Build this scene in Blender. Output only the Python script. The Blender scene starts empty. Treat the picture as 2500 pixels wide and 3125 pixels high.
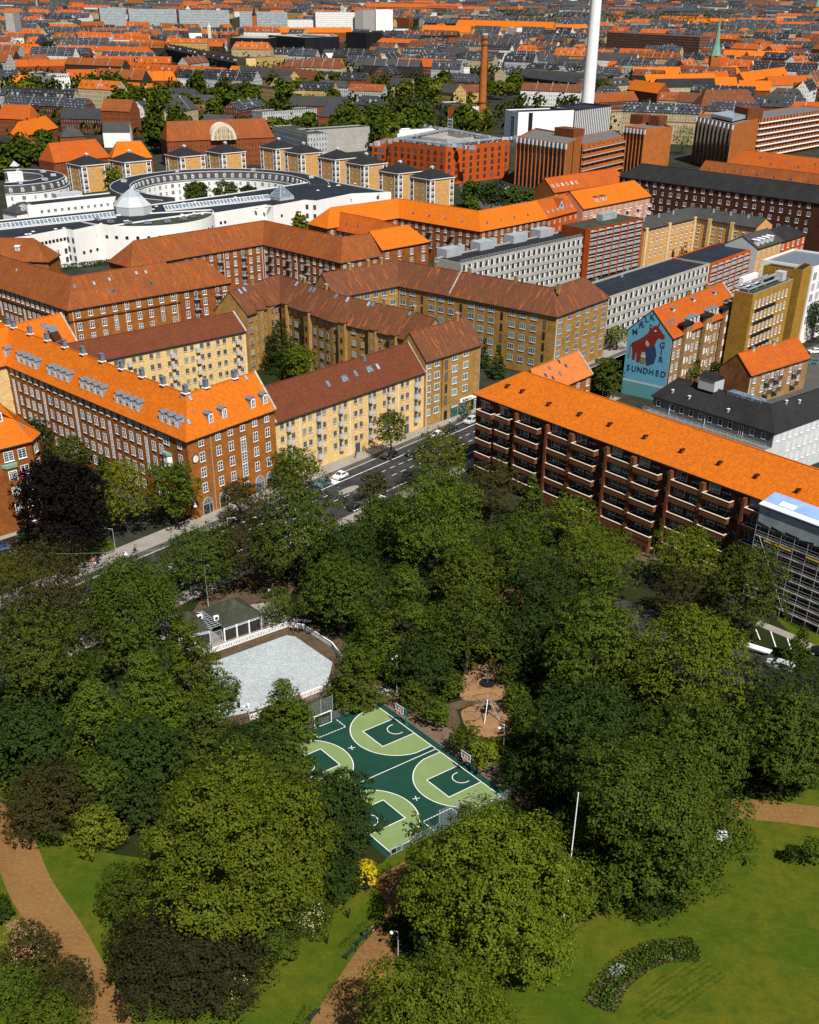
import bpy, math, random
import numpy as np
from mathutils import Vector, Matrix
S=bpy.context.scene; COL=S.collection
R=math.radians
random.seed(7); RNG=np.random.default_rng(11)
# ---------------------------------------------------------------- camera
FPX,PITCH,ROLL,CAMH,CYP,CXP=3417.757,0.594241,-0.0106488,92.4828,2236.592,1250.0
cd=bpy.data.cameras.new("camera"); cam=bpy.data.objects.new("camera",cd); COL.objects.link(cam)
cd.sensor_fit='VERTICAL'; cd.sensor_height=24.0; cd.lens=FPX/3125*24.0
cd.shift_y=(CYP-1562.5)/3125; cd.clip_end=60000; cd.clip_start=.5
cam.matrix_world=Matrix.Translation((0,0,CAMH))@Matrix.Rotation(math.pi/2-PITCH,4,'X')@Matrix.Rotation(-ROLL,4,'Z')
S.camera=cam
# ---------------------------------------------------------------- sky, sun, exposure
SUN_EL=51.4; SHADOW_AZ=-24.0           # shadows fall towards this compass angle (0 = away from the camera)
w=bpy.data.worlds.new("World"); S.world=w; w.use_nodes=True
nt=w.node_tree; bg=nt.nodes['Background']; sky=nt.nodes.new('ShaderNodeTexSky')
sky.sky_type='NISHITA'; sky.sun_disc=False; sky.sun_elevation=R(SUN_EL); sky.sun_rotation=R(180+SHADOW_AZ)
nt.links.new(sky.outputs[0],bg.inputs[0]); bg.inputs[1].default_value=0.05
sl=bpy.data.lights.new("sun",'SUN'); sl.energy=5.0; sl.angle=R(.53); sl.color=(1,.955,.88)
sun=bpy.data.objects.new("sun",sl); COL.objects.link(sun)
sd=Vector((math.sin(R(SHADOW_AZ))*math.cos(R(SUN_EL)),math.cos(R(SHADOW_AZ))*math.cos(R(SUN_EL)),-math.sin(R(SUN_EL))))
sun.rotation_euler=sd.to_track_quat('-Z','Y').to_euler()
S.view_settings.view_transform='Standard'; S.view_settings.look='None'; S.view_settings.gamma=1
S.view_settings.exposure=0.3
S.render.engine='CYCLES'
S.cycles.max_bounces=5; S.cycles.diffuse_bounces=2; S.cycles.glossy_bounces=2; S.cycles.transmission_bounces=2; S.cycles.transparent_max_bounces=6
S.cycles.caustics_reflective=False; S.cycles.caustics_refractive=False
S.cycles.use_denoising=False
# ---------------------------------------------------------------- pixel (2500x3125 photo) -> point at height z
def G(px,py,z=0.0):
    u=px-CXP; v=CYP-py; cr,sr=math.cos(ROLL),math.sin(ROLL)
    a=u*cr+v*sr; b=-u*sr+v*cr; c,s=math.cos(PITCH),math.sin(PITCH)
    d=(a,FPX*c+b*s,-FPX*s+b*c); t=(z-CAMH)/d[2]
    return Vector((d[0]*t,d[1]*t,z))
def PX(p):
    c,s=math.cos(PITCH),math.sin(PITCH); z=p[2]-CAMH
    d=p[1]*c-z*s; up=p[1]*s+z*c; u=FPX*p[0]/d; v=FPX*up/d
    return CXP+u*math.cos(ROLL)-v*math.sin(ROLL), CYP-(u*math.sin(ROLL)+v*math.cos(ROLL)), d
def OV(x,y,z=0.0): return G(x*1.449275,y*1.449275,z)
def PXM(p): return FPX/PX(p)[2]          # photo pixels per metre there
# street frame: u along the kerb, n towards the buildings
K0=Vector((-62.302,185.592,0)); SD=Vector((.623065,.78217,0)); SN=Vector((-.78217,.623065,0)); SANG=math.atan2(SD.y,SD.x)
def ST(u,n,z=0.0): return K0+SD*u+SN*n+Vector((0,0,z))
# ---------------------------------------------------------------- mesh builder
class MB:
    def __init__(s): s.v=[]; s.f=[]; s.m=[]
    def face(s,pts,m=0):
        b=len(s.v); s.v.extend([tuple(p) for p in pts]); s.f.append(tuple(range(b,b+len(pts)))); s.m.append(m)
    def hexa(s,b,t,m=0,bottom=True,mt=None):
        n=len(b)
        if bottom: s.face(list(reversed(b)),m)
        s.face(t,m if mt is None else mt)
        for i in range(n):
            j=(i+1)%n; s.face([b[i],b[j],t[j],t[i]],m)
    def box(s,c,sz,m=0,rz=0.0,bottom=True,mt=None):
        hx,hy,hz=sz[0]/2,sz[1]/2,sz[2]/2; ca,sa=math.cos(rz),math.sin(rz)
        P=lambda x,y,z:(c[0]+x*ca-y*sa,c[1]+x*sa+y*ca,c[2]+z)
        q=[(-hx,-hy),(hx,-hy),(hx,hy),(-hx,hy)]
        s.hexa([P(x,y,-hz) for x,y in q],[P(x,y,hz) for x,y in q],m,bottom,mt)
    def prism(s,poly,z0,z1,m=0,mt=None,bottom=False):
        s.hexa([(p[0],p[1],z0) for p in poly],[(p[0],p[1],z1) for p in poly],m,bottom,mt)
    def tube(s,p0,p1,r0,r1=None,n=8,m=0,cap=True):
        r1=r0 if r1 is None else r1; p0=Vector(p0);p1=Vector(p1); ax=(p1-p0)
        if ax.length<1e-6: return
        ax.normalize(); a=ax.orthogonal().normalized(); b=ax.cross(a)
        q=[a*math.cos(2*math.pi*i/n)+b*math.sin(2*math.pi*i/n) for i in range(n)]
        A=[p0+k*r0 for k in q]; B=[p1+k*r1 for k in q]
        for i in range(n): j=(i+1)%n; s.face([A[i],A[j],B[j],B[i]],m)
        if cap: s.face(B,m); s.face(list(reversed(A)),m)
    def path(s,pts,r,n=6,m=0):
        for a,b in zip(pts,pts[1:]): s.tube(a,b,r,r,n,m)
    def ball(s,c,r,m=0,n=10,k=6,sz=1.0):
        rows=[]
        for i in range(k+1):
            th=math.pi*i/k; rows.append([(c[0]+r*math.sin(th)*math.cos(2*math.pi*j/n),c[1]+r*math.sin(th)*math.sin(2*math.pi*j/n),c[2]+r*sz*math.cos(th)) for j in range(n)])
        for i in range(k):
            for j in range(n):
                jj=(j+1)%n
                if i==0: s.face([rows[0][0],rows[1][j],rows[1][jj]],m)
                elif i==k-1: s.face([rows[i][j],rows[k][0],rows[i][jj]],m)
                else: s.face([rows[i][j],rows[i+1][j],rows[i+1][jj],rows[i][jj]],m)
    def build(s,name,mats,parent=None,smooth=False,uv=True,loc=None,rz=0):
        o=mesh_obj(name,s.mesh(name,mats,smooth,uv),parent)
        if loc is not None: o.location=loc
        if rz: o.rotation_euler.z=rz
        return o
    def mesh(s,name,mats,smooth=False,uv=True):
        me=bpy.data.meshes.new(name); me.from_pydata(s.v,[],s.f)
        for m in (mats if isinstance(mats,(list,tuple)) else [mats]): me.materials.append(m)
        if len(set(s.m))>1 or (s.m and s.m[0]): me.polygons.foreach_set('material_index',s.m)
        if smooth: me.polygons.foreach_set('use_smooth',[True]*len(s.f))
        if uv and s.f:                     # planar UV in metres: u along the horizontal, v up the slope
            L=me.uv_layers.new(name='UVMap'); out=[]
            for f in s.f:
                a,b,c=(Vector(s.v[i]) for i in f[:3]); n=(b-a).cross(c-a)
                if n.length<1e-9: out+= [0.0]*(2*len(f)); continue
                n.normalize(); h=Vector((-n.y,n.x,0))
                h=Vector((1,0,0)) if h.length<1e-3 else h.normalized()
                k=n.cross(h)
                for i in f: p=Vector(s.v[i]); out+=[p.dot(h),p.dot(k)]
            L.data.foreach_set('uv',out)
        me.update(); return me
def mesh_obj(name,me,parent=None):
    o=bpy.data.objects.new(name,me); COL.objects.link(o)
    if parent is not None: o.parent=parent
    return o
def tag(o,label=None,cat=None,group=None,kind=None):
    if label: o['label']=label
    if cat: o['category']=cat
    if group: o['group']=group
    if kind: o['kind']=kind
    return o
def empty(name,loc=(0,0,0),rz=0.0,label=None,cat=None,group=None):
    o=bpy.data.objects.new(name,None); COL.objects.link(o); o.location=loc; o.rotation_euler.z=rz; o.empty_display_size=.5
    return tag(o,label,cat,group)
KIDS={}
def copy_tree(o,parent=None):
    c=o.copy(); COL.objects.link(c)
    if parent is not None: c.parent=parent
    for ch in o.children: copy_tree(ch,c)
    return c
def put(o,loc,rz=0.0,sc=1.0,label=None,group=None):
    o.location=loc; o.rotation_euler.z=rz
    o.scale=(sc,sc,sc) if not isinstance(sc,(tuple,list)) else sc
    if label: o['label']=label
    if group: o['group']=group
    return o
def setmat(o,i,m):
    o.material_slots[i].link='OBJECT'; o.material_slots[i].material=m
# ---------------------------------------------------------------- materials
MATS={}
def lin(c):
    return tuple(c)+(1,)
def mk(name):
    m=bpy.data.materials.new(name); m.use_nodes=True; nt=m.node_tree; b=nt.nodes['Principled BSDF']
    MATS[name]=m; return m,nt,b
def nd(nt,t,**k):
    n=nt.nodes.new(t)
    for a,v in k.items(): setattr(n,a,v)
    return n
def mixc(nt,fac,a,b,mode='MIX'):
    n=nd(nt,'ShaderNodeMix',data_type='RGBA',blend_type=mode)
    for i,x in ((0,fac),(6,a),(7,b)):
        if hasattr(x,'links') or isinstance(x,bpy.types.NodeSocket): nt.links.new(x,n.inputs[i])
        else: n.inputs[i].default_value=x
    return n.outputs[2]
def noise(nt,vec,scale,detail=3,rough=.6):
    n=nd(nt,'ShaderNodeTexNoise'); n.inputs['Scale'].default_value=scale; n.inputs['Detail'].default_value=detail; n.inputs['Roughness'].default_value=rough
    if vec is not None: nt.links.new(vec,n.inputs['Vector'])
    return n.outputs['Fac']
def ramp(nt,fac,stops):
    r=nd(nt,'ShaderNodeValToRGB'); e=r.color_ramp.elements
    while len(e)<len(stops): e.new(.5)
    for i,(p,c) in enumerate(stops): e[i].position=p; e[i].color=(c,c,c,1) if not isinstance(c,tuple) else lin(c)
    nt.links.new(fac,r.inputs[0]); return r.outputs[0]
def coord(nt,which='Object'): return nd(nt,'ShaderNodeTexCoord').outputs[which]
def setup(b,col,rough=.85,spec=.2,metal=0.0):
    b.inputs['Roughness'].default_value=rough; b.inputs['Metallic'].default_value=metal
    b.inputs['Specular IOR Level'].default_value=spec
    if col is not None: b.inputs['Base Color'].default_value=lin(col)
def sc3(c,k): return tuple(min(1,x*k) for x in c)
def plain(name,col,rough=.7,var=.18,scale=.6,spec=.25,metal=0.0,fine=0.0):
    m,nt,b=mk(name); setup(b,col,rough,spec,metal)
    if var:
        v=coord(nt); f=noise(nt,v,scale,5)
        c=mixc(nt,ramp(nt,f,[(.3,0.0),(.7,1.0)]),lin(sc3(col,1-var)),lin(sc3(col,1+var)))
        if fine: c=mixc(nt,ramp(nt,noise(nt,v,fine,2),[(.35,0.0),(.65,1.0)]),c,lin(sc3(col,.7)))
        nt.links.new(c,b.inputs['Base Color'])
    return m
def objrand(nt): return nd(nt,'ShaderNodeObjectInfo').outputs['Random']
def tiles(name,col,col2,amount=.5,patch=.25,row=.36,streak=0.0,course=.35,speck=.2,tw=.28):
    """clay roof tiles: rows along UV-u, weathering patches, streaks down the slope"""
    m,nt,b=mk(name); setup(b,col,.8,.15)
    uv=coord(nt,'UV'); ob=coord(nt)
    br=nd(nt,'ShaderNodeTexBrick'); br.offset=.5
    br.inputs['Scale'].default_value=1; br.inputs['Brick Width'].default_value=tw; br.inputs['Row Height'].default_value=row; br.inputs['Mortar Size'].default_value=.035; br.inputs['Mortar Smooth'].default_value=.6; br.inputs['Bias'].default_value=0
    br.inputs['Color1'].default_value=(.82,.82,.82,1); br.inputs['Color2'].default_value=(1.12,1.12,1.12,1); br.inputs['Mortar'].default_value=(1-course,)*3+(1,)
    nt.links.new(uv,br.inputs['Vector'])
    p=ramp(nt,noise(nt,ob,patch,6,.7),[(.5-amount*.35,0.0),(.5+amount*.35,1.0)])
    c=mixc(nt,p,lin(col),lin(col2))
    f2=ramp(nt,noise(nt,uv,1.6,4,.75),[(.3,1-speck*1.15),(.7,1+speck*.85)])
    c=mixc(nt,1.0,c,f2,'MULTIPLY')
    if streak:
        mp=nd(nt,'ShaderNodeMapping'); mp.inputs['Scale'].default_value=(1.2,.16,1); nt.links.new(uv,mp.inputs[0])
        st=ramp(nt,noise(nt,mp.outputs[0],1.0,4,.6),[(.56,0.0),(.68,streak)])
        c=mixc(nt,st,c,(.55,.14,.02,1))
    c=mixc(nt,1.0,c,br.outputs['Color'],'MULTIPLY')
    nt.links.new(c,b.inputs['Base Color']); return m
def brick(name,col,var=.25,bw=.5,rh=.16,mort=.7,scale=.35,cols=None):
    m,nt,b=mk(name); setup(b,col,.9,.1); uv=coord(nt,'UV'); ob=coord(nt)
    br=nd(nt,'ShaderNodeTexBrick'); br.inputs['Scale'].default_value=1; br.inputs['Brick Width'].default_value=bw; br.inputs['Row Height'].default_value=rh; br.inputs['Mortar Size'].default_value=.02; br.inputs['Mortar Smooth'].default_value=.5
    br.inputs['Color1'].default_value=(.78,.78,.78,1); br.inputs['Color2'].default_value=(1.18,1.18,1.18,1); br.inputs['Mortar'].default_value=(mort,mort,mort,1)
    nt.links.new(uv,br.inputs['Vector'])
    c=mixc(nt,ramp(nt,noise(nt,ob,scale,5,.65),[(.3,0.0),(.7,1.0)]),lin(sc3(col,1-var)),lin(cols or sc3(col,1+var)))
    c=mixc(nt,1.0,c,ramp(nt,noise(nt,uv,2.3,3),[(.3,.85),(.7,1.12)]),'MULTIPLY')
    c=mixc(nt,1.0,c,br.outputs['Color'],'MULTIPLY'); nt.links.new(c,b.inputs['Base Color']); return m
def panelled(name,col,line,pw,ph,ms=.03,var=.12,rough=.75):
    m,nt,b=mk(name); setup(b,col,rough,.2); uv=coord(nt,'UV')
    br=nd(nt,'ShaderNodeTexBrick'); br.offset=0; br.inputs['Scale'].default_value=1; br.inputs['Brick Width'].default_value=pw; br.inputs['Row Height'].default_value=ph; br.inputs['Mortar Size'].default_value=ms
    br.inputs['Color1'].default_value=lin(sc3(col,1-var)); br.inputs['Color2'].default_value=lin(sc3(col,1+var)); br.inputs['Mortar'].default_value=lin(line)
    nt.links.new(uv,br.inputs['Vector'])
    c=mixc(nt,1.0,br.outputs['Color'],ramp(nt,noise(nt,uv,.5,5),[(.3,.85),(.7,1.12)]),'MULTIPLY')
    nt.links.new(c,b.inputs['Base Color']); return m
def windowed(name,wall,glass,bw,rh,ms,off=0.0,var=.3):
    """far facade: rows of small dark openings in a wall (too small in the picture to be parts)"""
    m,nt,b=mk(name); setup(b,wall,.85,.2); uv=coord(nt,'UV')
    br=nd(nt,'ShaderNodeTexBrick'); br.offset=off; br.inputs['Scale'].default_value=1; br.inputs['Brick Width'].default_value=bw; br.inputs['Row Height'].default_value=rh; br.inputs['Mortar Size'].default_value=ms; br.inputs['Mortar Smooth'].default_value=.1
    br.inputs['Color1'].default_value=lin(sc3(glass,1-var)); br.inputs['Color2'].default_value=lin(sc3(glass,1+var*2)); br.inputs['Mortar'].default_value=lin(wall)
    nt.links.new(uv,br.inputs['Vector'])
    c=mixc(nt,1.0,br.outputs['Color'],ramp(nt,noise(nt,uv,.3,4),[(.3,.8),(.7,1.15)]),'MULTIPLY')
    nt.links.new(c,b.inputs['Base Color']); return m
def glassy(name,dark,light,p=.25,rough=.12):  # pale tint stands for curtains and for sky reflection painted into the colour
    m,nt,b=mk(name); setup(b,dark,rough,.6); r=objrand(nt)
    c=mixc(nt,ramp(nt,r,[(1-p-.02,0.0),(1-p+.02,1.0)]),lin(dark),lin(light))
    v=coord(nt); c=mixc(nt,ramp(nt,noise(nt,v,1.3,1),[(.45,0.0),(.62,.55)]),c,lin(light))
    nt.links.new(c,b.inputs['Base Color']); return m
def leafmat(name,dark,light,hue=.5,trans=.14,tip=None):
    m,nt,b=mk(name); setup(b,light,.75,.08)
    ge=nd(nt,'ShaderNodeNewGeometry'); r=ge.outputs['Random Per Island']; o=objrand(nt)
    c=mixc(nt,r,lin(dark),lin(light))
    c=mixc(nt,ramp(nt,noise(nt,coord(nt),.35,3),[(.35,0.0),(.65,.6)]),c,lin(tip or sc3(light,.75)))
    hs=nd(nt,'ShaderNodeHueSaturation'); mr=nd(nt,'ShaderNodeMapRange'); mr.inputs[3].default_value=.490; mr.inputs[4].default_value=.506
    nt.links.new(o,mr.inputs[0]); nt.links.new(mr.outputs[0],hs.inputs['Hue']); 
    m2=nd(nt,'ShaderNodeMapRange'); m2.inputs[3].default_value=.85; m2.inputs[4].default_value=1.12; nt.links.new(o,m2.inputs[0]); nt.links.new(m2.outputs[0],hs.inputs['Value'])
    nt.links.new(c,hs.inputs['Color']); nt.links.new(hs.outputs[0],b.inputs['Base Color'])
    tr=nd(nt,'ShaderNodeBsdfTranslucent'); nt.links.new(hs.outputs[0],tr.inputs[0])
    mx=nd(nt,'ShaderNodeMixShader'); mx.inputs[0].default_value=trans
    nt.links.new(b.outputs[0],mx.inputs[1]); nt.links.new(tr.outputs[0],mx.inputs[2]); nt.links.new(mx.outputs[0],nt.nodes['Material Output'].inputs[0])
    return m
def groundmat(name,a,b_,c_=None,s1=.08,s2=1.5,rough=.95,th=(.4,.6)):
    m,nt,b=mk(name); setup(b,a,rough,.1); v=coord(nt)
    c=mixc(nt,ramp(nt,noise(nt,v,s1,6,.65),[(th[0],0.0),(th[1],1.0)]),lin(a),lin(b_))
    if c_: c=mixc(nt,ramp(nt,noise(nt,v,s2,5,.7),[(.45,0.0),(.7,.8)]),c,lin(c_))
    c=mixc(nt,1.0,c,ramp(nt,noise(nt,v,s2*4,3),[(.3,.8),(.7,1.2)]),'MULTIPLY')
    nt.links.new(c,b.inputs['Base Color']); return m
M=MATS
ORANGE=(.61,.152,.007)
tiles('tile_orange',ORANGE,(.55,.128,.009),.7,.12,.46,0,.42,.07,.40)
tiles('tile_orange_deep',(.48,.106,.010),(.38,.080,.014),.6,.2,.42,0,.4,.12,.36)
tiles('tile_peach',(.62,.19,.05),(.54,.15,.035),.6,.3)
tiles('tile_rust',(.20,.060,.020),(.29,.082,.018),.5,.16,.36,.45)
tiles('tile_weathered',(.115,.050,.030),(.19,.066,.026),.7,.22,.36,.6)
tiles('tile_brown',(.125,.036,.016),(.16,.047,.02),.6,.3,.40)
tiles('tile_slate',(.035,.038,.042),(.055,.057,.06),.6,.15,.5)
tiles('tile_black',(.020,.020,.021),(.032,.032,.032),.5,.2,.5)
tiles('tile_grey',(.05,.05,.05),(.075,.073,.07),.5,.3,.6)
brick('brick_red',(.25,.082,.022)); brick('brick_red_deep',(.22,.05,.014)); brick('brick_rust',(.32,.118,.026))
brick('brick_yellow',(.72,.51,.225),.10); brick('brick_ochre',(.34,.19,.052),.22,cols=(.43,.255,.08)); brick('brick_tan',(.30,.18,.075),.2)
brick('brick_dark',(.085,.030,.018),.25); brick('brick_factory',(.47,.085,.014),.15); brick('brick_brown',(.17,.055,.022)); brick('brick_tower',(.40,.125,.032),.15)
brick('brick_mixed',(.20,.10,.04),.5,cols=(.34,.13,.05)); brick('brick_mustard',(.36,.20,.035),.15); brick('brick_pink',(.55,.26,.16),.12)
panelled('boards_yellow',(.60,.33,.11),(.42,.22,.07),40,.45,.05,.06)
panelled('boards_grey',(.17,.20,.20),(.05,.06,.06),40,.22,.03,.08); panelled('boards_white',(.55,.57,.58),(.4,.42,.43),40,.3,.03,.05)
plain('white',(.80,.80,.80),.6,.05); plain('white_wall',(.80,.78,.75),.8,.05,.15); plain('cream',(.62,.55,.42),.8,.1); plain('concrete',(.42,.40,.37),.9,.18,.2,fine=1.5)
plain('concrete_dark',(.16,.155,.15),.9,.3,.3,fine=2); plain('grey_paint',(.22,.24,.25),.5,.06); plain('grey_light',(.45,.47,.49),.5,.06); plain('zinc',(.14,.17,.20),.45,.12,spec=.4)
plain('felt_black',(.018,.019,.022),.9,.35,.15,fine=.8); plain('felt_navy',(.018,.024,.034),.8,.4,.12,fine=.6); plain('felt_green',(.05,.055,.035),.95,.4,.3,fine=1)
plain('black',(.012,.012,.012),.6,.2); plain('dark',(.03,.028,.026),.8,.2); plain('steel',(.50,.52,.54),.35,.08,metal=.6,spec=.5); plain('galv',(.34,.38,.40),.45,.12,spec=.4)
plain('orange_paint',(.70,.09,.015),.5,.05); plain('teal',(.01,.14,.13),.45,.08); plain('copper_green',(.16,.30,.22),.7,.2); plain('red_paint',(.6,.02,.015),.4,.05)
plain('blue_paint',(.02,.06,.25),.4,.05); plain('turq',(.10,.28,.30),.5,.05); plain('mural_blue',(.13,.38,.52),.85,.10,.5,fine=5); plain('mural_red',(.20,.022,.012),.85,.12,fine=4); plain('mural_navy',(.018,.05,.12),.85,.1,fine=4); plain('mural_green',(.16,.20,.035),.85,.1)
plain('skin',(.55,.30,.20),.6,0); plain('hair',(.05,.03,.02),.7,0); plain('pinkish',(.65,.12,.17),.8,0); plain('denim',(.05,.10,.22),.8,0)
plain('bark',(.055,.042,.03),.95,.3,2); plain('brass',(.8,.35,.02),.5,0); plain('bench_green',(.02,.035,.03),.6,.1)
glassy('glass',(.012,.016,.02),(.10,.13,.16),.25); glassy('glass_warm',(.018,.016,.014),(.30,.27,.22),.3); glassy('glass_teal',(.02,.05,.055),(.10,.20,.20),.4); glassy('glass_sky',(.10,.14,.18),(.32,.38,.42),.5,.2)
brick('brick_balcony',(.17,.060,.028),.2); plain('blue_sheet',(.24,.38,.72),.5,.15,.4); plain('film',(.30,.33,.34),.5,.25,.5)
leafmat('leaf_green',(.022,.040,.004),(.094,.132,.010)); leafmat('leaf_bright',(.032,.052,.004),(.122,.155,.009)); leafmat('leaf_dark',(.017,.032,.005),(.078,.112,.010))
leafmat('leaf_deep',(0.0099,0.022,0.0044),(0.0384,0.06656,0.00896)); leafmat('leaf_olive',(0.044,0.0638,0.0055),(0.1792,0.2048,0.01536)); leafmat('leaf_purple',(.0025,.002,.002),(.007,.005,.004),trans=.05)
leafmat('leaf_brown',(.022,.026,.007),(.062,.055,.012)); leafmat('leaf_umber',(.010,.012,.004),(.040,.040,.011)); leafmat('leaf_yellow',(.25,.20,.004),(.62,.46,.01)); leafmat('leaf_conifer',(0.011,0.0264,0.0077),(0.04096,0.07424,0.01536)); leafmat('leaf_hedge',(0.0275,0.055,0.0066),(0.1024,0.1664,0.01536))
leafmat('blossom_cream',(.35,.34,.16),(.65,.62,.38)); leafmat('blossom_pink',(.30,.14,.08),(.52,.30,.18)); leafmat('blossom_mixed',(.16,.06,.20),(.5,.45,.4)); leafmat('leaf_silver',(.16,.22,.2),(.3,.36,.34))
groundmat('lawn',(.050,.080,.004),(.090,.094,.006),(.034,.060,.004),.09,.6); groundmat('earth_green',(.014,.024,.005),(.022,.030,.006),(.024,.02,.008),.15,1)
groundmat('sand_path',(.20,.108,.038),(.16,.084,.028),(.25,.145,.055),.1,2); groundmat('play_sand',(.30,.17,.085),(.25,.14,.07),None,.4,2); groundmat('dirt',(.10,.065,.038),(.07,.048,.03),(.13,.09,.05),.2,1)
groundmat('asphalt',(.034,.034,.036),(.058,.056,.055),(.026,.026,.027),.25,.6); groundmat('asphalt_light',(.075,.072,.07),(.09,.086,.08),None,.2,2); groundmat('paving',(.30,.27,.23),(.24,.215,.185),(.34,.31,.27),.3,1.2)
groundmat('brick_paving',(.16,.105,.07),(.11,.075,.052),(.20,.14,.10),.4,2.5); groundmat('rink_floor',(.38,.42,.43),(.33,.37,.38),(.43,.47,.47),.12,.6); groundmat('city_ground',(.030,.034,.022),(.018,.026,.010),(.05,.048,.04),.006,.05)
groundmat('court_dark',(.010,.048,.033),(.014,.056,.038),None,.3,5); groundmat('court_light',(.175,.25,.095),(.20,.275,.11),None,.3,5); plain('line_white',(.80,.80,.78),.7,.06); plain('line_yellow',(.6,.36,.05),.7,.05)
groundmat('lawn_striped',(.044,.070,.004),(.074,.084,.005),None,.5,.5)
_m=MATS['lawn_striped']; _w=_m.node_tree.nodes.new('ShaderNodeTexWave'); _w.inputs['Scale'].default_value=.45; _w.inputs['Distortion'].default_value=1.5
_mp=nd(_m.node_tree,'ShaderNodeMapping'); _mp.inputs['Rotation'].default_value=(0,0,.9); _m.node_tree.links.new(coord(_m.node_tree),_mp.inputs[0]); _m.node_tree.links.new(_mp.outputs[0],_w.inputs[0])
_b=_m.node_tree.nodes['Principled BSDF']; _l=_b.inputs['Base Color'].links[0].from_socket; _m.node_tree.links.new(mixc(_m.node_tree,1.0,_l,ramp(_m.node_tree,_w.outputs['Fac'],[(.35,.84),(.65,1.1)]),'MULTIPLY'),_b.inputs['Base Color'])
# ================================================================ building kit
def V2(p): return Vector((p[0],p[1]))
def offs(pts,d):
    """offset a polyline to its left by d (mitred)"""
    out=[]; n=len(pts)
    for i in range(n):
        ds=[]
        if i>0: ds.append((pts[i]-pts[i-1]).normalized())
        if i<n-1: ds.append((pts[i+1]-pts[i]).normalized())
        ns=[Vector((-k.y,k.x)) for k in ds]
        if len(ns)==1: out.append(pts[i]+ns[0]*d)
        else:
            m=(ns[0]+ns[1]); m.normalize(); out.append(pts[i]+m*(d/max(.25,m.dot(ns[0]))))
    return out
WMESH={}
def win_mesh(w,h,style='cross',frame='white',glass='glass',sill=None):
    k=(w,h,style,frame,glass,sill)
    if k in WMESH: return WMESH[k]
    b=MB(); t=.09
    def fr(x0,x1,z0,z1,y=-.07): b.hexa([(x0,y,z0),(x1,y,z0),(x1,.02,z0),(x0,.02,z0)],[(x0,y,z1),(x1,y,z1),(x1,.02,z1),(x0,.02,z1)],0,True)
    x=w/2
    b.face([(-x,-.025,0),(x,-.025,0),(x,-.025,h),(-x,-.025,h)],1)
    fr(-x,-x+t,0,h); fr(x-t,x,0,h); fr(-x+t,x-t,0,t); fr(-x+t,x-t,h-t,h)
    if style=='cross': fr(-t*.6,t*.6,t,h-t); fr(-x+t,-t*.6,h*.56,h*.56+t); fr(t*.6,x-t,h*.56,h*.56+t)
    if style in('cross','bars'):
        n=4 if style=='bars' else 3; 
        for i in range(1,n):
            z=h*i/n; 
            if style=='cross' and abs(z-h*.56)<.25: continue
            fr(-x+t,x-t,z,z+.045,-.05)
    if style=='bars': fr(-t*.5,t*.5,t,h-t)
    if style=='two': fr(-t*.5,t*.5,t,h-t)
    if style=='three': fr(-x*.36,-x*.36+t,t,h-t); fr(x*.36-t,x*.36,t,h-t)
    if style=='side': fr(-x*.2,-x*.2+t,t,h-t)
    if style=='stair':
        n=max(3,int(h/.62)); fr(-t*.5,t*.5,t,h-t)
        for i in range(1,n): fr(-x+t,x-t,h*i/n,h*i/n+(.22 if i%4==0 else .07),-.06)
    if style=='arch':
        pass
    if sill: b.hexa([(-x-.08,-.16,-.10),(x+.08,-.16,-.10),(x+.08,.02,-.10),(-x-.08,.02,-.10)],[(-x-.08,-.14,0),(x+.08,-.14,0),(x+.08,.02,0),(-x-.08,.02,0)],2)
    me=b.mesh('window',[M[frame],M[glass],M[sill or frame]],uv=False); WMESH[k]=me; return me
class Bldg:
    def __init__(s,name,label,cat='building',group=None,loc=(0,0,0)):
        s.root=empty(name,loc,0,label,cat,group); s.o=Vector(loc); s.wins=[]
    def add(s,mb,name,mats,parent=None,label=None,smooth=False):
        o=mb.build(name,mats,parent or s.root,smooth)
        if s.o.length>0:
            if parent is None: o.location=-s.o
        if label: o['label']=label
        return o
    def place(s,name,me,p,rz,parent=None,label=None):
        o=mesh_obj(name,me,parent or s.root); o.location=Vector(p)-(s.o if parent is None else Vector((0,0,0))); o.rotation_euler.z=rz
        if label: o['label']=label
        return o
    def flush(s,limit=100):
        """windows: the nearest `limit` of a building are parts of their own, the rest one part"""
        s.wins.sort(key=lambda q:(Vector(q[1])-Vector((0,0,CAMH))).length)
        for me,p,rz,nm in s.wins[:limit]: s.place(nm,me,p,rz)
        rest=s.wins[limit:]
        if rest:
            b=MB(); mats=[]
            for me,p,rz,nm in rest:
                off=len(b.v); ca,sa=math.cos(rz),math.sin(rz)
                idx=[]
                for m in me.materials:
                    if m not in mats: mats.append(m)
                    idx.append(mats.index(m))
                b.v+= [(p[0]+v.co.x*ca-v.co.y*sa,p[1]+v.co.x*sa+v.co.y*ca,p[2]+v.co.z) for v in me.vertices]
                for f in me.polygons: b.f.append(tuple(off+i for i in f.vertices)); b.m.append(idx[f.material_index])
            o=b.build('window',mats,s.root,uv=False); o.location=-s.o; o['kind']='stuff'
        s.wins=[]
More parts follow.
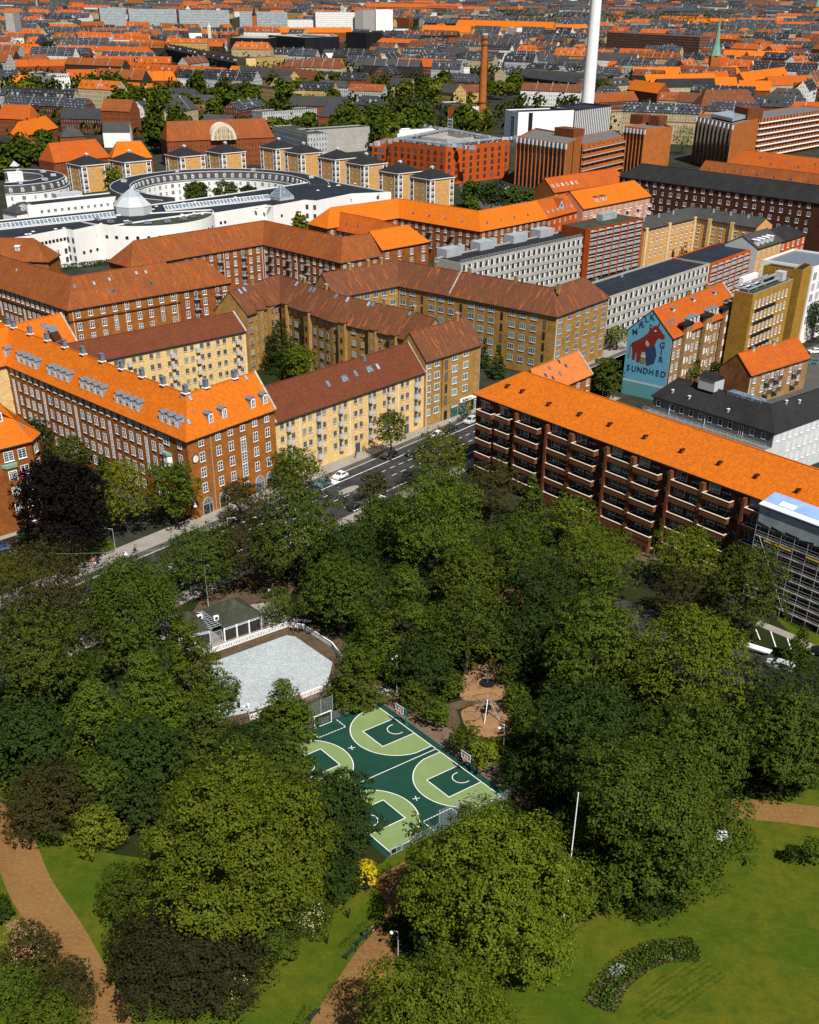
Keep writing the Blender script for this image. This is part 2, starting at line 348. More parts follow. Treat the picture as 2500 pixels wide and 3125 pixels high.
class Bar(Bldg):
    """a wing (or a chain of wings) with a pitched tile roof. eave: front eave corners, photo pixels at height ze or Vectors, left to right"""
    def __init__(s,name,label,eave,ze,hd,rise,ends=(0,0),wall='brick_red',roof='tile_orange',cat='apartment block',group=None,over=.45,z0=0.0,back_hd=None,fascia='dark',gable=None,verge=None):
        P=[V2(p if isinstance(p,Vector) else G(p[0],p[1],ze)) for p in eave]
        c=sum((Vector((p.x,p.y,0)) for p in P),Vector((0,0,0)))/len(P)
        Bldg.__init__(s,name,label,cat,group,(c.x,c.y,0))
        bh=back_hd or hd; s.F=P; s.ze=ze; s.hd=hd; s.rise=rise; s.z0=z0
        s.Rg=offs(P,hd); s.B=offs(P,hd+bh); n=len(P)
        ds=[(P[i+1]-P[i]).normalized() for i in range(n-1)]; s.D=ds
        s.Rg[0]=s.Rg[0]+ds[0]*hd*ends[0]; s.Rg[-1]=s.Rg[-1]-ds[-1]*hd*ends[1]
        zr=ze+rise; s.zr=zr; b=MB(); v3=lambda p,z:(p.x,p.y,z)
        g=1 if gable else 0
        for i in range(n-1):
            b.face([v3(P[i],z0),v3(P[i+1],z0),v3(P[i+1],ze),v3(P[i],ze)])
            b.face([v3(s.B[i+1],z0),v3(s.B[i],z0),v3(s.B[i],ze),v3(s.B[i+1],ze)])
        for e,(i,sg) in enumerate(((0,1),(-1,-1))):
            a,c2=(s.B[i],P[i]) if sg>0 else (P[i],s.B[i])
            pts=[v3(a,z0),v3(c2,z0),v3(c2,ze)]
            if ends[e]<.05: pts.append(v3(s.Rg[i],zr-.05))
            pts.append(v3(a,ze)); b.face(pts,g)
        s.wall=s.add(b,'wall',[M[wall],M[gable or wall]])
        # roof with thickness
        r=MB(); sl=rise/hd; slb=rise/bh; th=.2
        O=offs(P,-over); K=offs(P,hd+bh+over); Rg=[p.copy() for p in s.Rg]
        ex=.12
        for e,(i,d) in enumerate(((0,-1),(-1,1))):
            dd=ds[i]*d
            k=over if ends[e]>=.05 else ex
            O[i]=O[i]+dd*k; K[i]=K[i]+dd*k
            if ends[e]<.05: Rg[i]=Rg[i]+dd*ex
        zf=ze-over*sl; zb=ze-over*slb; s.O,s.K,s.R2,s.zf=O,K,Rg,zf
        up=.06
        for i in range(n-1):
            r.face([v3(O[i],zf+up),v3(O[i+1],zf+up),v3(Rg[i+1],zr+up),v3(Rg[i],zr+up)])
            r.face([v3(K[i+1],zb+up),v3(K[i],zb+up),v3(Rg[i],zr+up),v3(Rg[i+1],zr+up)])
            r.face([v3(O[i],zf-th),v3(O[i+1],zf-th),v3(O[i+1],zf+up),v3(O[i],zf+up)],1)
            r.face([v3(K[i+1],zb-th),v3(K[i],zb-th),v3(K[i],zb+up),v3(K[i+1],zb+up)],1)
            Fi=offs(P,.1); Bi=offs(P,hd+bh-.1)
            r.face([v3(O[i+1],zf-th),v3(O[i],zf-th),v3(Fi[i],zf-th),v3(Fi[i+1],zf-th)],1)
            r.face([v3(K[i],zb-th),v3(K[i+1],zb-th),v3(Bi[i+1],zb-th),v3(Bi[i],zb-th)],1)
        for e,(i,sg) in enumerate(((0,1),(-1,-1))):
            a,c2,za,zc=(K[i],O[i],zb,zf) if sg>0 else (O[i],K[i],zf,zb)
            if ends[e]>=.05:
                r.face([v3(a,za+up),v3(c2,zc+up),v3(Rg[i],zr+up)])
                r.face([v3(a,za-th),v3(c2,zc-th),v3(c2,zc+up),v3(a,za+up)],1)
            else:
                for q,zq in ((a,za),(c2,zc)):
                    f=[v3(q,zq-th),v3(Rg[i],zr-th),v3(Rg[i],zr+up),v3(q,zq+up)]; r.face(f if q is c2 else f[::-1],1)
                    q2=q-ds[i]*(ex*(-1 if e==0 else 1)); g2=Rg[i]-ds[i]*(ex*(-1 if e==0 else 1)); r.face([v3(q,zq-th),v3(Rg[i],zr-th),v3(g2,zr-th),v3(q2,zq-th)],1)
        s.roof=s.add(r,'roof',[M[roof],M[fascia]])
        if verge:                                  # pale parapet strips up the gable edges
            vb=MB()
            for e in verge:
                i=0 if e==0 else -1; d=ds[i]*(-1 if e==0 else 1)
                for q,zq in ((O[i],zf),(K[i],zb)):
                    a=[v3(q-d*.35,zq+up+.02),v3(q+d*.12,zq+up+.02),v3(Rg[i]+d*.12,zr+up+.02),v3(Rg[i]-d*.35,zr+up+.02)]
                    vb.hexa([(x,y,z) for x,y,z in a],[(x,y,z+.22) for x,y,z in a])
            s.add(vb,'coping',M['concrete'],s.roof)
        # ridge tiles
        rb=MB()
        for i in range(n-1): rb.tube(v3(Rg[i],zr+.05),v3(Rg[i+1],zr+.05),.14,n=6)
        s.add(rb,'ridge_tiles',M[roof],s.roof)
    # facades -------------------------------------------------------------
    def fac(s,side,seg=0):
        if side=='f': a,b=s.F[seg],s.F[seg+1]
        elif side=='b': a,b=s.B[seg+1],s.B[seg]
        elif side=='l': a,b=s.B[0],s.F[0]
        else: a,b=s.F[-1],s.B[-1]
        d=(b-a); L=d.length; d.normalize(); return a,d,L
    def window(s,side,seg,ts,zs,me,name='window'):
        a,d,L=s.fac(side,seg); rz=math.atan2(d.y,d.x)
        for t in ts:
            t=t*L if 0<=t<1 and isinstance(t,float) and False else t
            p=a+d*t
            for z in zs: s.wins.append((me,(p.x,p.y,z),rz,name))
    def grid(s,side,seg,n,zs,me,m0=1.6,m1=None,skip=()):
        a,d,L=s.fac(side,seg); m1=m0 if m1 is None else m1
        s.window(side,seg,[m0+(L-m0-m1)*i/(max(1,n-1)) for i in range(n) if i not in skip],zs,me)
    def on_fac(s,side,seg,t,z,name,me,label=None):
        a,d,L=s.fac(side,seg); p=a+d*t
        return s.place(name,me,(p.x,p.y,z),math.atan2(d.y,d.x),label=label)
    # roof ------------------------------------------------------------------
    def slope(s,seg,t,k,side='f'):
        """point on a roof slope: t metres along the eave, k 0 (eave) .. 1 (ridge)"""
        d=s.D[seg]; n=Vector((-d.y,d.x)); bh=((s.B[0]-s.F[0]).length-s.hd) if False else s.hd
        off=k*s.hd if side=='f' else 2*s.hd-k*s.hd
        p=s.F[seg]+d*t+n*off
        return Vector((p.x,p.y,s.ze+s.rise*k+.07)), math.atan2(d.y,d.x)+(0 if side=='f' else math.pi)
    def onroof(s,seg,t,k,name,me,side='f',label=None,tilt=False):
        p,rz=s.slope(seg,t,k,side)
        o=mesh_obj(name,me,s.roof); o.location=p-Vector((0,0,0)); o.rotation_euler=(math.atan2(s.rise,s.hd) if tilt else 0,0,rz)
        # roof object sits at -root, so children need absolute coordinates
        if label: o['label']=label
        return o
def chim_mesh(w=.9,d=.6,h=1.6,mat='brick_brown',cap='zinc',flash=True,pots=True):
    k=('chim',w,d,h,mat,cap,flash,pots)
    if k in WMESH: return WMESH[k]
    b=MB(); b.box((0,0,h/2-.6),(w,d,h+1.2),0); b.box((0,0,h+.06),(w+.16,d+.16,.14),1)
    if pots:
        for x in (-w*.25,w*.25): b.tube((x,0,h+.1),(x,0,h+.45),.1,.09,6,1)
    if flash: b.box((0,0,.02),(w+.5,d+.5,.16),2)
    WMESH[k]=b.mesh('chimney',[M[mat],M[cap],M['white']]); return WMESH[k]
def skylight_mesh(w=.8,h=1.2,frame='zinc',glass='glass'):
    k=('sky',w,h,frame,glass)
    if k in WMESH: return WMESH[k]
    b=MB(); x=w/2; t=.09
    for a in ((-x,-x+t,0,h),(x-t,x,0,h),(-x+t,x-t,0,t),(-x+t,x-t,h-t,h)):
        b.hexa([(a[0],a[2],-.03),(a[1],a[2],-.03),(a[1],a[3],-.03),(a[0],a[3],-.03)],[(a[0],a[2],.1),(a[1],a[2],.1),(a[1],a[3],.1),(a[0],a[3],.1)],0)
    b.face([(-x,0,.05),(x,0,.05),(x,h,.05),(-x,h,.05)],1)
    WMESH[k]=b.mesh('skylight',[M[frame],M[glass]],uv=False); return WMESH[k]
def dormer_mesh(w=1.5,h=1.5,slope=1.0,roof='zinc',cheek='grey_paint',gabled=True):
    """front face at y=0 standing on the slope, running back until it meets it"""
    k=('dorm',w,h,round(slope,2),roof,cheek,gabled)
    if k in WMESH: return WMESH[k]
    b=MB(); x=w/2; L=h/slope; g=.35 if gabled else .12; Lg=(h+g)/slope
    b.face([(-x,0,-.3),(x,0,-.3),(x,0,h),(-x,0,h)],2)
    b.face([(-x,0,-.3),(-x,0,h),(-x,L,h)],1); b.face([(x,0,-.3),(x,L,h),(x,0,h)],1)
    e=.18
    if gabled:
        b.face([(-x,0,h),(x,0,h),(0,0,h+g)],1)
        for sx in (-1,1):
            q=[(sx*(x+e),-e,h-.02),(0,-e,h+g+.08),(0,Lg,h+g+.08),(sx*(x+e),L,h-.02)]
            if sx<0: q.reverse()
            q2=[(a,c,d+.1) for a,c,d in q]; b.hexa(q,q2,0)
    else:
        q=[(-x-e,-e,h),(x+e,-e,h),(x+e,Lg,h+g),(-x-e,Lg,h+g)]; b.hexa(q,[(a,c,d+.1) for a,c,d in q],0)
    # window in the front
    y=-.03; t=.13; X=x-.14
    b.face([(-X,y,.12),(X,y,.12),(X,y,h-.1),(-X,y,h-.1)],3)
    for a0,a1,c0,c1 in ((-X,-X+t,.12,h-.1),(X-t,X,.12,h-.1),(-X,X,.12,.12+t),(-X,X,h-.1-t,h-.1),(-t/2,t/2,.12,h-.1),(-X,X,h*.42,h*.42+.06)):
        b.hexa([(a0,y-.05,c0),(a1,y-.05,c0),(a1,y,c0),(a0,y,c0)],[(a0,y-.05,c1),(a1,y-.05,c1),(a1,y,c1),(a0,y,c1)],2)
    WMESH[k]=b.mesh('dormer',[M[roof],M[cheek],M['white'],M['glass']],uv=False); return WMESH[k]
def balcony_mesh(w,d,h=1.0,mat='grey_paint',slab='concrete',rails=False,cap=None):
    k=('balc',w,d,h,mat,slab,rails,cap)
    if k in WMESH: return WMESH[k]
    b=MB(); b.box((0,-d/2,-.06),(w,d,.14),1)
    if rails:
        for sx in (-1,1): b.box((sx*(w/2-.02),-d/2,h/2),(.04,d,.04),0); b.box((sx*(w/2-.02),-d/2,h),(.05,d,.05),0)
        b.box((0,-d+.02,h),(w,.05,.06),0); b.box((0,-d+.02,h*.15),(w,.04,.04),0)
        n=int(w/.16)
        for i in range(n+1): b.box((-w/2+w*i/n,-d+.02,h/2),(.03,.03,h),0,bottom=False)
        for sx in (-1,1):
            for i in range(1,5): b.box((sx*(w/2-.02),-d*i/5,h/2),(.03,.03,h),0,bottom=False)
    else:
        b.box((0,-d+.04,h/2),(w,.08,h),0)
        for sx in (-1,1): b.box((sx*(w/2-.04),-d/2,h/2),(.08,d-.16,h),0)
        if cap:
            b.box((0,-d+.04,h+.05),(w+.06,.16,.1),2)
            for sx in (-1,1): b.box((sx*(w/2-.04),-d/2+.02,h+.05),(.16,d-.14,.1),2)
    WMESH[k]=b.mesh('balcony',[M[mat],M[slab],M[cap or mat]]); return WMESH[k]
def pipe(B,side,seg,ts,z0,z1,mat='galv',r=.07):
    a,d,L=B.fac(side,seg); n=Vector((d.y,-d.x))
    for t in ts:
        p=a+d*t+n*.1; b=MB(); b.tube((p.x,p.y,z0),(p.x,p.y,z1),r,n=6); B.add(b,'drainpipe',M[mat])
class Flat(Bldg):
    """flat-roofed block on a polygon footprint (counter-clockwise, Vectors)"""
    def __init__(s,name,label,poly,h,wall='concrete',roof='felt_black',cat='apartment block',group=None,par=.5,z0=0.0,cap=None,pt=.25):
        P=[V2(p) for p in poly]; c=sum(P,Vector((0,0)))/len(P)
        ar=sum(P[i].x*P[(i+1)%len(P)].y-P[(i+1)%len(P)].x*P[i].y for i in range(len(P)))
        if ar<0: P.reverse()
        Bldg.__init__(s,name,label,cat,group,(c.x,c.y,0)); s.F=P; s.h=h
        b=MB(); n=len(P); C=P+[P[0],P[1]]
        ins=[]
        for i in range(n):
            q=[P[i-1],P[i],P[(i+1)%n]]; ins.append(offs(q,pt)[1])
        zt=h+par
        for i in range(n):
            j=(i+1)%n
            b.face([(P[i].x,P[i].y,z0),(P[j].x,P[j].y,z0),(P[j].x,P[j].y,zt),(P[i].x,P[i].y,zt)])
            b.face([(P[i].x,P[i].y,zt),(P[j].x,P[j].y,zt),(ins[j].x,ins[j].y,zt),(ins[i].x,ins[i].y,zt)],1)
            b.face([(ins[j].x,ins[j].y,h),(ins[i].x,ins[i].y,h),(ins[i].x,ins[i].y,zt),(ins[j].x,ins[j].y,zt)],1)
        s.wall=s.add(b,'wall',[M[wall],M[cap or wall]])
        r=MB(); r.face([(p.x,p.y,h) for p in ins]); s.roof=s.add(r,'roof',M[roof])
    def fac(s,seg):
        a,b=s.F[seg],s.F[(seg+1)%len(s.F)]; d=b-a; L=d.length; d.normalize(); return a,d,L
    def grid(s,seg,n,zs,me,m0=1.5,m1=None,skip=(),name='window'):
        a,d,L=s.fac(seg); m1=m0 if m1 is None else m1; rz=math.atan2(d.y,d.x)
        for i in range(n):
            if i in skip: continue
            p=a+d*(m0+(L-m0-m1)*i/max(1,n-1))
            for z in zs: s.wins.append((me,(p.x,p.y,z),rz,name))
    def band(s,seg,zs,h,mat,name='band',t0=0,t1=None,out=.06):
        a,d,L=s.fac(seg); n=Vector((d.y,-d.x)); t1=L if t1 is None else t1
        b=MB()
        for z in zs:
            p,q=a+d*t0,a+d*t1; po,qo=p+n*out,q+n*out
            b.hexa([(p.x,p.y,z),(po.x,po.y,z),(qo.x,qo.y,z),(q.x,q.y,z)],[(p.x,p.y,z+h),(po.x,po.y,z+h),(qo.x,qo.y,z+h),(q.x,q.y,z+h)])
        return s.add(b,name,M[mat])
    def roofbox(s,name,u,v,sx,sy,h,mat,rz=None,z=None):
        """box on the roof; u,v = metres from the middle along / across the first wall"""
        a,d,L=s.fac(0); n=Vector((-d.y,d.x)); c=Vector((s.o.x,s.o.y))+d*u+n*v; z=s.h if z is None else z
        b=MB(); b.box((c.x,c.y,z+h/2),(sx,sy,h),0,math.atan2(d.y,d.x)); return s.add(b,name,M[mat])
def rect(a,b,depth):
    """footprint from a front edge a->b (left to right) and depth away from the camera"""
    a,b=V2(a),V2(b); d=(b-a).normalized(); n=Vector((-d.y,d.x)); return [a,b,b+n*depth,a+n*depth]
# ================================================================ vegetation kit
def leaf_mesh(name,C,N,size,mat,rng,jit=.30):
    n=len(C); N=N+rng.normal(0,jit,(n,3)); N/=np.linalg.norm(N,axis=1)[:,None]+1e-9
    T=np.cross(N,rng.normal(0,1,(n,3))); T/=np.linalg.norm(T,axis=1)[:,None]+1e-9; B=np.cross(N,T)
    s=(size*rng.uniform(.55,1.25,n))[:,None]; a=rng.uniform(.75,1.2,(n,1))
    V=np.empty((n,4,3)); V[:,0]=C-T*s*.6*a; V[:,1]=C-B*s*.42+N*s*.10; V[:,2]=C+T*s*.6*a-N*s*.06; V[:,3]=C+B*s*.42+N*s*.10
    me=bpy.data.meshes.new(name); me.vertices.add(4*n); me.vertices.foreach_set('co',V.astype(np.float32).ravel())
    me.loops.add(4*n); me.loops.foreach_set('vertex_index',np.arange(4*n,dtype=np.int32))
    me.polygons.add(n); me.polygons.foreach_set('loop_start',np.arange(0,4*n,4,dtype=np.int32)); me.polygons.foreach_set('loop_total',np.full(n,4,dtype=np.int32))
    me.materials.append(M[mat]); me.update(calc_edges=True); return me
def unit(rng,n):
    v=rng.normal(0,1,(n,3)); return v/np.linalg.norm(v,axis=1)[:,None]
def crown_pts(shape,seed,n,nb):
    """leaf centres and normals of a crown of unit radius (z: 0 bottom .. about 2 top for 'round')"""
    rng=np.random.default_rng(seed)
    if shape in('round','broad','oval','low'):
        d=unit(rng,nb); d[:,2]=np.where(d[:,2]<-.62,-d[:,2],d[:,2])
        k=rng.uniform(.42,.88,nb)**.7; c=d*k[:,None]
        br=rng.uniform(.16,.34,nb)
        big=rng.uniform(.80,1.16,(nb,1)); c*=big
        z={'round':1.0,'broad':.82,'oval':1.35,'low':.6}[shape]; c[:,2]=c[:,2]*z+z*.92
        rz=1.0
    elif shape in('conic','spruce','column'):
        H={'conic':2.5,'spruce':3.6,'column':4.2}[shape]
        t=rng.uniform(.02,.98,nb)**(1.15 if shape!='column' else 1); ang=rng.uniform(0,2*np.pi,nb)
        prof=(1-t)**(.75 if shape=='conic' else .9)*np.minimum(1,(t+.08)*6) if shape!='column' else np.sin(np.pi*np.minimum(.97,t*.8+.18))**.6
        r=prof*rng.uniform(.55,1,nb); c=np.stack([r*np.cos(ang),r*np.sin(ang),t*H],1); br=rng.uniform(.17,.30,nb)*(1.25-t*.8)
        top=int(nb*.06)
        c[:top,0]*=.2; c[:top,1]*=.2; c[:top,2]=H*rng.uniform(.86,1.0,top); br[:top]*=.6
    elif shape=='weep':
        d=unit(rng,nb); d[:,2]=np.abs(d[:,2]); c=d*rng.uniform(.6,.95,(nb,1)); c[:,2]=c[:,2]*1.0+.75; br=rng.uniform(.14,.26,nb)
    # clumps carry tufts, tufts carry leaves
    nt_=max(20,n//(20 if n>70000 else 9)); w=br**2; w/=w.sum(); idx=rng.choice(nb,nt_,p=w)
    d=unit(rng,nt_); flip=(d[:,2]<-.15)&(rng.random(nt_)<.75); d[flip,2]*=-1
    sq=.75 if shape!='spruce' else .45
    r=br[idx]*rng.uniform(.70,1.16,nt_); TP=c[idx]+d*r[:,None]*np.array([1,1,sq]); TR=rng.uniform(.045,.105,nt_)
    j=rng.integers(0,nt_,n); e=unit(rng,n); P=TP[j]+e*(TR[j]*rng.uniform(.3,1.25,n))[:,None]*np.array([1,1,.6]); d=d[j]*.55+e*.35; d=d+.45*P/np.maximum(.2,np.linalg.norm(P,axis=1))[:,None]*np.array([1,1,.2])
    if shape in('weep',):
        k=rng.uniform(0,1,n); P[:,2]-=k*k*.75*np.hypot(P[:,0],P[:,1])
    if shape in('spruce','conic'): P[:,2]-=.22*np.hypot(P[:,0],P[:,1])*(1 if shape=='spruce' else .6)
    # thin out leaves buried inside other clumps
    keep=np.ones(n,bool)
    for k in range(0,n,4000):
        q=P[k:k+4000]; dist=((q[:,None,:]-c[None])**2).sum(2); ins=(dist<(br*.66)[None]**2).sum(1)>0
        keep[k:k+4000]=~(ins&(rng.random(len(q))<.8))
    P=P[keep]; N=d[keep]+np.array([0,0,.40]); Nn=N/np.linalg.norm(N,axis=1)[:,None]
    return P,Nn,rng
CROWN={}
def crown_mesh(shape,seed,n,nb,size,mat,radius):
    k=(shape,seed,n,nb,size,radius,mat)
    if k in CROWN: return CROWN[k]
    P,N,rng=crown_pts(shape,seed,n,nb)
    CROWN[k]=leaf_mesh('crown',P*radius,N,size,mat,rng); return CROWN[k]
def trunk_mesh(h,r,crown_r,seed=1,limbs=7):
    k=('trunk',round(h,1),round(r,2),round(crown_r,1),seed)
    if k in WMESH: return WMESH[k]
    rr=random.Random(seed); b=MB(); p=Vector((0,0,-.1)); pts=[p]
    for i in range(1,6): p=Vector((rr.uniform(-.12,.12)*i,rr.uniform(-.12,.12)*i,h*i/5)); pts.append(p)
    for i in range(5): b.tube(pts[i],pts[i+1],r*(1.25 if i==0 else 1-.13*i),r*(1-.13*(i+1)),7,cap=False)
    for i in range(limbs):
        s=pts[3 if i%2 else 4]+Vector((0,0,rr.uniform(-.4,.6))); a=2*math.pi*i/limbs+rr.uniform(-.3,.3); L=crown_r*rr.uniform(.55,.85)
        m=s+Vector((math.cos(a)*L*.5,math.sin(a)*L*.5,L*.35)); e=m+Vector((math.cos(a)*L*.5,math.sin(a)*L*.5,L*.55))
        b.tube(s,m,r*.42,r*.28,5,cap=False); b.tube(m,e,r*.28,r*.08,5,cap=False)
    WMESH[k]=b.mesh('trunk',M['bark'],uv=False); return WMESH[k]
TREES=[]
# shape -> (radius->crown height factor, trunk share)
CH={'round':1.95,'broad':1.6,'oval':2.6,'low':1.15,'conic':2.5,'spruce':3.6,'column':4.2,'weep':1.8}
def tree(name,label,cat,px,py,wpx,shape,mat,seed=1,H=None,n=9000,size=.5,nb=None,group=None,clear=None,at=None,flat=1.0,sq=1.0):
    """crown centre at photo pixel (px,py), crown width wpx photo pixels; the base is worked out from the height"""
    zc=6.0; rad=3
    for _ in range(12):
        p=at or G(px,py,zc); rad=wpx/2/PXM((p[0],p[1],zc)); ch=CH[shape]*rad*flat
        cl=clear if clear is not None else min(2.2,.2*rad)
        zc=cl+ch*.5
    p=Vector((p[0],p[1],0))
    nb=nb or int(85+rad*8)
    root=empty(name,p,random.uniform(0,6.28),label,cat,group)
    base=round(max(1.5,rad*2)/2)if False else None
    me=crown_mesh(shape,seed,n,nb,round(size/rad,4),mat,1.0) if False else crown_mesh(shape,seed,n,nb,size,mat,round(rad,1))
    c=mesh_obj('crown',me,root); c.location=(0,0,cl-.1*ch*0); c.scale=(1,1*sq,flat)
    if cl>.6:
        t=mesh_obj('trunk',trunk_mesh(cl+ch*.42,.10+rad*.045,rad,seed%3+1),root)
    else:
        t=mesh_obj('trunk',trunk_mesh(max(.7,ch*.45),.05+rad*.02,rad*.8,seed%3+1,5),root)
    TREES.append(root); return root
def hedge(name,label,cat,poly,h,mat='leaf_hedge',dens=26,size=.16,seed=5,group=None,blossom=None):
    """clipped or loose hedge over a world polygon strip given as centre line [(x,y)] and width"""
    rng=np.random.default_rng(seed); line,wd=poly; C=[];N=[]
    for a,b in zip(line,line[1:]):
        a=np.array(a[:2]);b=np.array(b[:2]); L=np.hypot(*(b-a)); d=(b-a)/L; nn=np.array([-d[1],d[0]])
        n=int(dens*L*(wd+2*h)); t=rng.uniform(0,L,n); q=rng.uniform(-1,1,n)*(wd/2+h)
        off=np.clip(q,-wd/2,wd/2); z=np.where(np.abs(q)>wd/2,h-(np.abs(q)-wd/2),h)+rng.normal(0,.05,n)
        C.append(np.c_[a+t[:,None]*d+off[:,None]*nn,z]); nr=np.zeros((n,3)); nr[:,2]=np.where(np.abs(q)>wd/2,.3,1); nr[:,:2]=nn*np.where(np.abs(q)>wd/2,np.sign(q),0)[:,None]; N.append(nr)
    C=np.concatenate(C);N=np.concatenate(N); o0=C.mean(0); o0[2]=0
    me=leaf_mesh(name,C-o0,N,size,mat,rng,.5); o=mesh_obj(name,me); o.location=o0; return tag(o,label,cat,group)
def shrub(name,label,px,py,wpx,mat,seed=3,n=2600,size=.28,shape='low',group=None,flat=1.1,blossom=None,cat='shrub',sq=1.0,bn=500,part=(0,1)):
    o=tree(name,label,cat,px,py,wpx,shape,mat,seed,n=n,size=size,group=group,clear=.05,flat=flat,sq=sq)
    if blossom:
        rad=o.children[0].dimensions.x/2 if False else None
        P,N,rng=crown_pts(shape,seed,n,int(60)); z=P[:,2]; k=rng.random(len(P)); 
        p0=Vector(o.location); rr=wpx/2/PXM((p0.x,p0.y,1.5)); 
        sel=np.argsort(-(P[:,2]-P[:,1]*.3+rng.normal(0,.35,len(P))))[:bn]
        me=leaf_mesh('blossom',P[sel]*rr*1.04,N[sel],size*.9,blossom,rng); b=mesh_obj('blossom',me,o); b.location=(0,0,.05); b.scale=(1,sq,flat); b.rotation_euler.z=-o.rotation_euler.z
    return o
# ================================================================ ground, streets, park surfaces
def sheet(name,pts,z,mat,kind='structure',label=None,cat=None):
    b=MB(); b.face([(p[0],p[1],z) for p in pts]); o=b.build(name,M[mat]); tag(o,label,cat,None,kind); return o
def smooth_loop(pts,n=6):
    out=[]; m=len(pts)
    for i in range(m):
        p0,p1,p2,p3=(Vector(pts[(i+k)%m][:2]) for k in (-1,0,1,2))
        for j in range(n):
            t=j/n; out.append(.5*((2*p1)+(p2-p0)*t+(2*p0-5*p1+4*p2-p3)*t*t+(3*p1-p0-3*p2+p3)*t**3))
    return out
def smooth_line(pts,n=6):
    P=[Vector(p[:2]) for p in pts]; P=[P[0]*2-P[1]]+P+[P[-1]*2-P[-2]]; out=[]
    for i in range(1,len(P)-2):
        p0,p1,p2,p3=P[i-1:i+3]
        for j in range(n):
            t=j/n; out.append(.5*((2*p1)+(p2-p0)*t+(2*p0-5*p1+4*p2-p3)*t*t+(3*p1-p0-3*p2+p3)*t**3))
    out.append(P[-2]); return out
def ribbon(name,line,w,z,mat,**k):
    L=[Vector(p[:2]) for p in line]; a=offs(L,w/2); c=offs(L,-w/2)
    b=MB()
    for i in range(len(L)-1): b.face([(c[i].x,c[i].y,z),(c[i+1].x,c[i+1].y,z),(a[i+1].x,a[i+1].y,z),(a[i].x,a[i].y,z)])
    return tag(b.build(name,M[mat]),k.get('label'),k.get('cat'),None,'structure')
b=MB(); b.face([(22000*math.cos(a*math.pi/32),22000*math.sin(a*math.pi/32),-.02) for a in range(64)]); tag(b.build('ground',M['city_ground']),kind='structure')
# park earth and lawns
PK=[ST(-90,-22.5),ST(140,-22.5)]
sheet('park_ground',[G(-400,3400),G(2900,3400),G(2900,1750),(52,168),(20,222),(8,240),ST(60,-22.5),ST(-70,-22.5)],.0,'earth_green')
sheet('lawn',[G(-300,3400),G(2900,3400),G(2900,2700),G(1500,2700),G(1290,2600),G(1200,2620),G(1000,2700),G(300,2600),G(-200,2700)],.006,'lawn')
sheet('lawn',[G(1480,3300),G(2700,3300),G(2700,2370),G(2300,2440),G(2140,2520),G(1960,2700),G(1760,2770),G(1600,3050)],.012,'lawn')
sheet('lawn',smooth_loop([G(100,2380),G(330,2520),G(340,2640),G(310,2760),G(330,2850),G(420,2960),G(520,3060),G(640,3120),G(1000,3260),G(420,3260),G(300,2990),G(130,2720),G(60,2610)],4),.012,'lawn')
sheet('lawn',smooth_loop([G(520,3090),G(700,3040),G(790,2930),G(860,2860),G(1010,2790),G(1120,2700),G(1200,2600),G(1290,2600),G(1180,2720),G(1060,2830),G(960,3000),G(880,3280),G(500,3280)],4),.016,'lawn')
sheet('lawn',smooth_loop([G(1180,2620),G(1270,2560),G(1290,2620),G(1230,2740),G(1170,2800)],4),.020,'lawn')
sheet('lawn',smooth_loop([G(1230,2900),G(1330,2860),G(1420,3000),G(1300,3100),G(1150,3100)],4),.014,'lawn')
sheet('lawn',[G(-60,2290),G(60,2350),G(120,2400),G(40,2450),G(-80,2420)],.008,'lawn')
# sand paths
ribbon('sand_path',smooth_line([G(-60,2470),G(20,2530),G(90,2700),G(180,2840),G(260,2990),G(330,3140),G(380,3300)]),5.2,.024,'sand_path')
ribbon('sand_path',smooth_line([G(1180,2660),G(1215,2690),G(1255,2760),G(1235,2840),G(1160,2930),G(1090,3040),G(1030,3140),G(960,3300)]),6.0,.028,'sand_path')
ribbon('sand_path',smooth_line([G(1790,2560),G(2060,2490),G(2280,2470),G(2550,2500)]),4.6,.024,'sand_path')
sheet('dirt_patch',smooth_loop([G(1320,3020),G(1420,3010),G(1430,3070),G(1330,3090)],3),.030,'dirt')
sheet('sand_path',smooth_loop([G(1470,1785),G(1540,1775),G(1600,1820),G(1580,1860),G(1500,1850)],4),.02,'sand_path')
# street: asphalt, cycle track, pavements, markings
def stquad(name,u0,u1,n0,n1,z,mat): return sheet(name,[ST(u0,n0),ST(u1,n0),ST(u1,n1),ST(u0,n1)],z,mat)
U0,U1=-70,330
stquad('road',U0,U1,-19.2,0,.03,'asphalt')
b=MB(); a,c=ST(U0,0),ST(U1,0); 
def kerbed(name,u0,u1,n0,n1,mat,h=.13):
    b=MB(); q=[ST(u0,n0),ST(u1,n0),ST(u1,n1),ST(u0,n1)]; b.prism(q,-.01,.03+h,0); return tag(b.build(name,M[mat]),kind='structure')
kerbed('cycle_track',U0,U1,-.2,-2.0,'asphalt_light',.07)
kerbed('pavement',U0,U1,-.2,4.6,'paving')
kerbed('kerb',U0,U1,-2.0,-2.25,'concrete',.10)
kerbed('pavement',U0,58.5,-19.2,-22.6,'paving')
kerbed('pavement',70,160,-19.2,-22.6,'paving')
kerbed('median',U0,8,-8.6,-11.0,'earth_green',.12)
b=MB()
def mark(u0,u1,n0,n1): b.face([ST(u0,n0,.036),ST(u1,n0,.036),ST(u1,n1,.036),ST(u0,n1,.036)])
mark(48,128,-5.45,-5.25); mark(66,68,-5.25,-2.4); 
for u in np.arange(-2,160,3.2):
    if not 60<u<70: mark(u,u+1.7,-8.55,-8.4)
    mark(u,u+1.7,-11.75,-11.6)
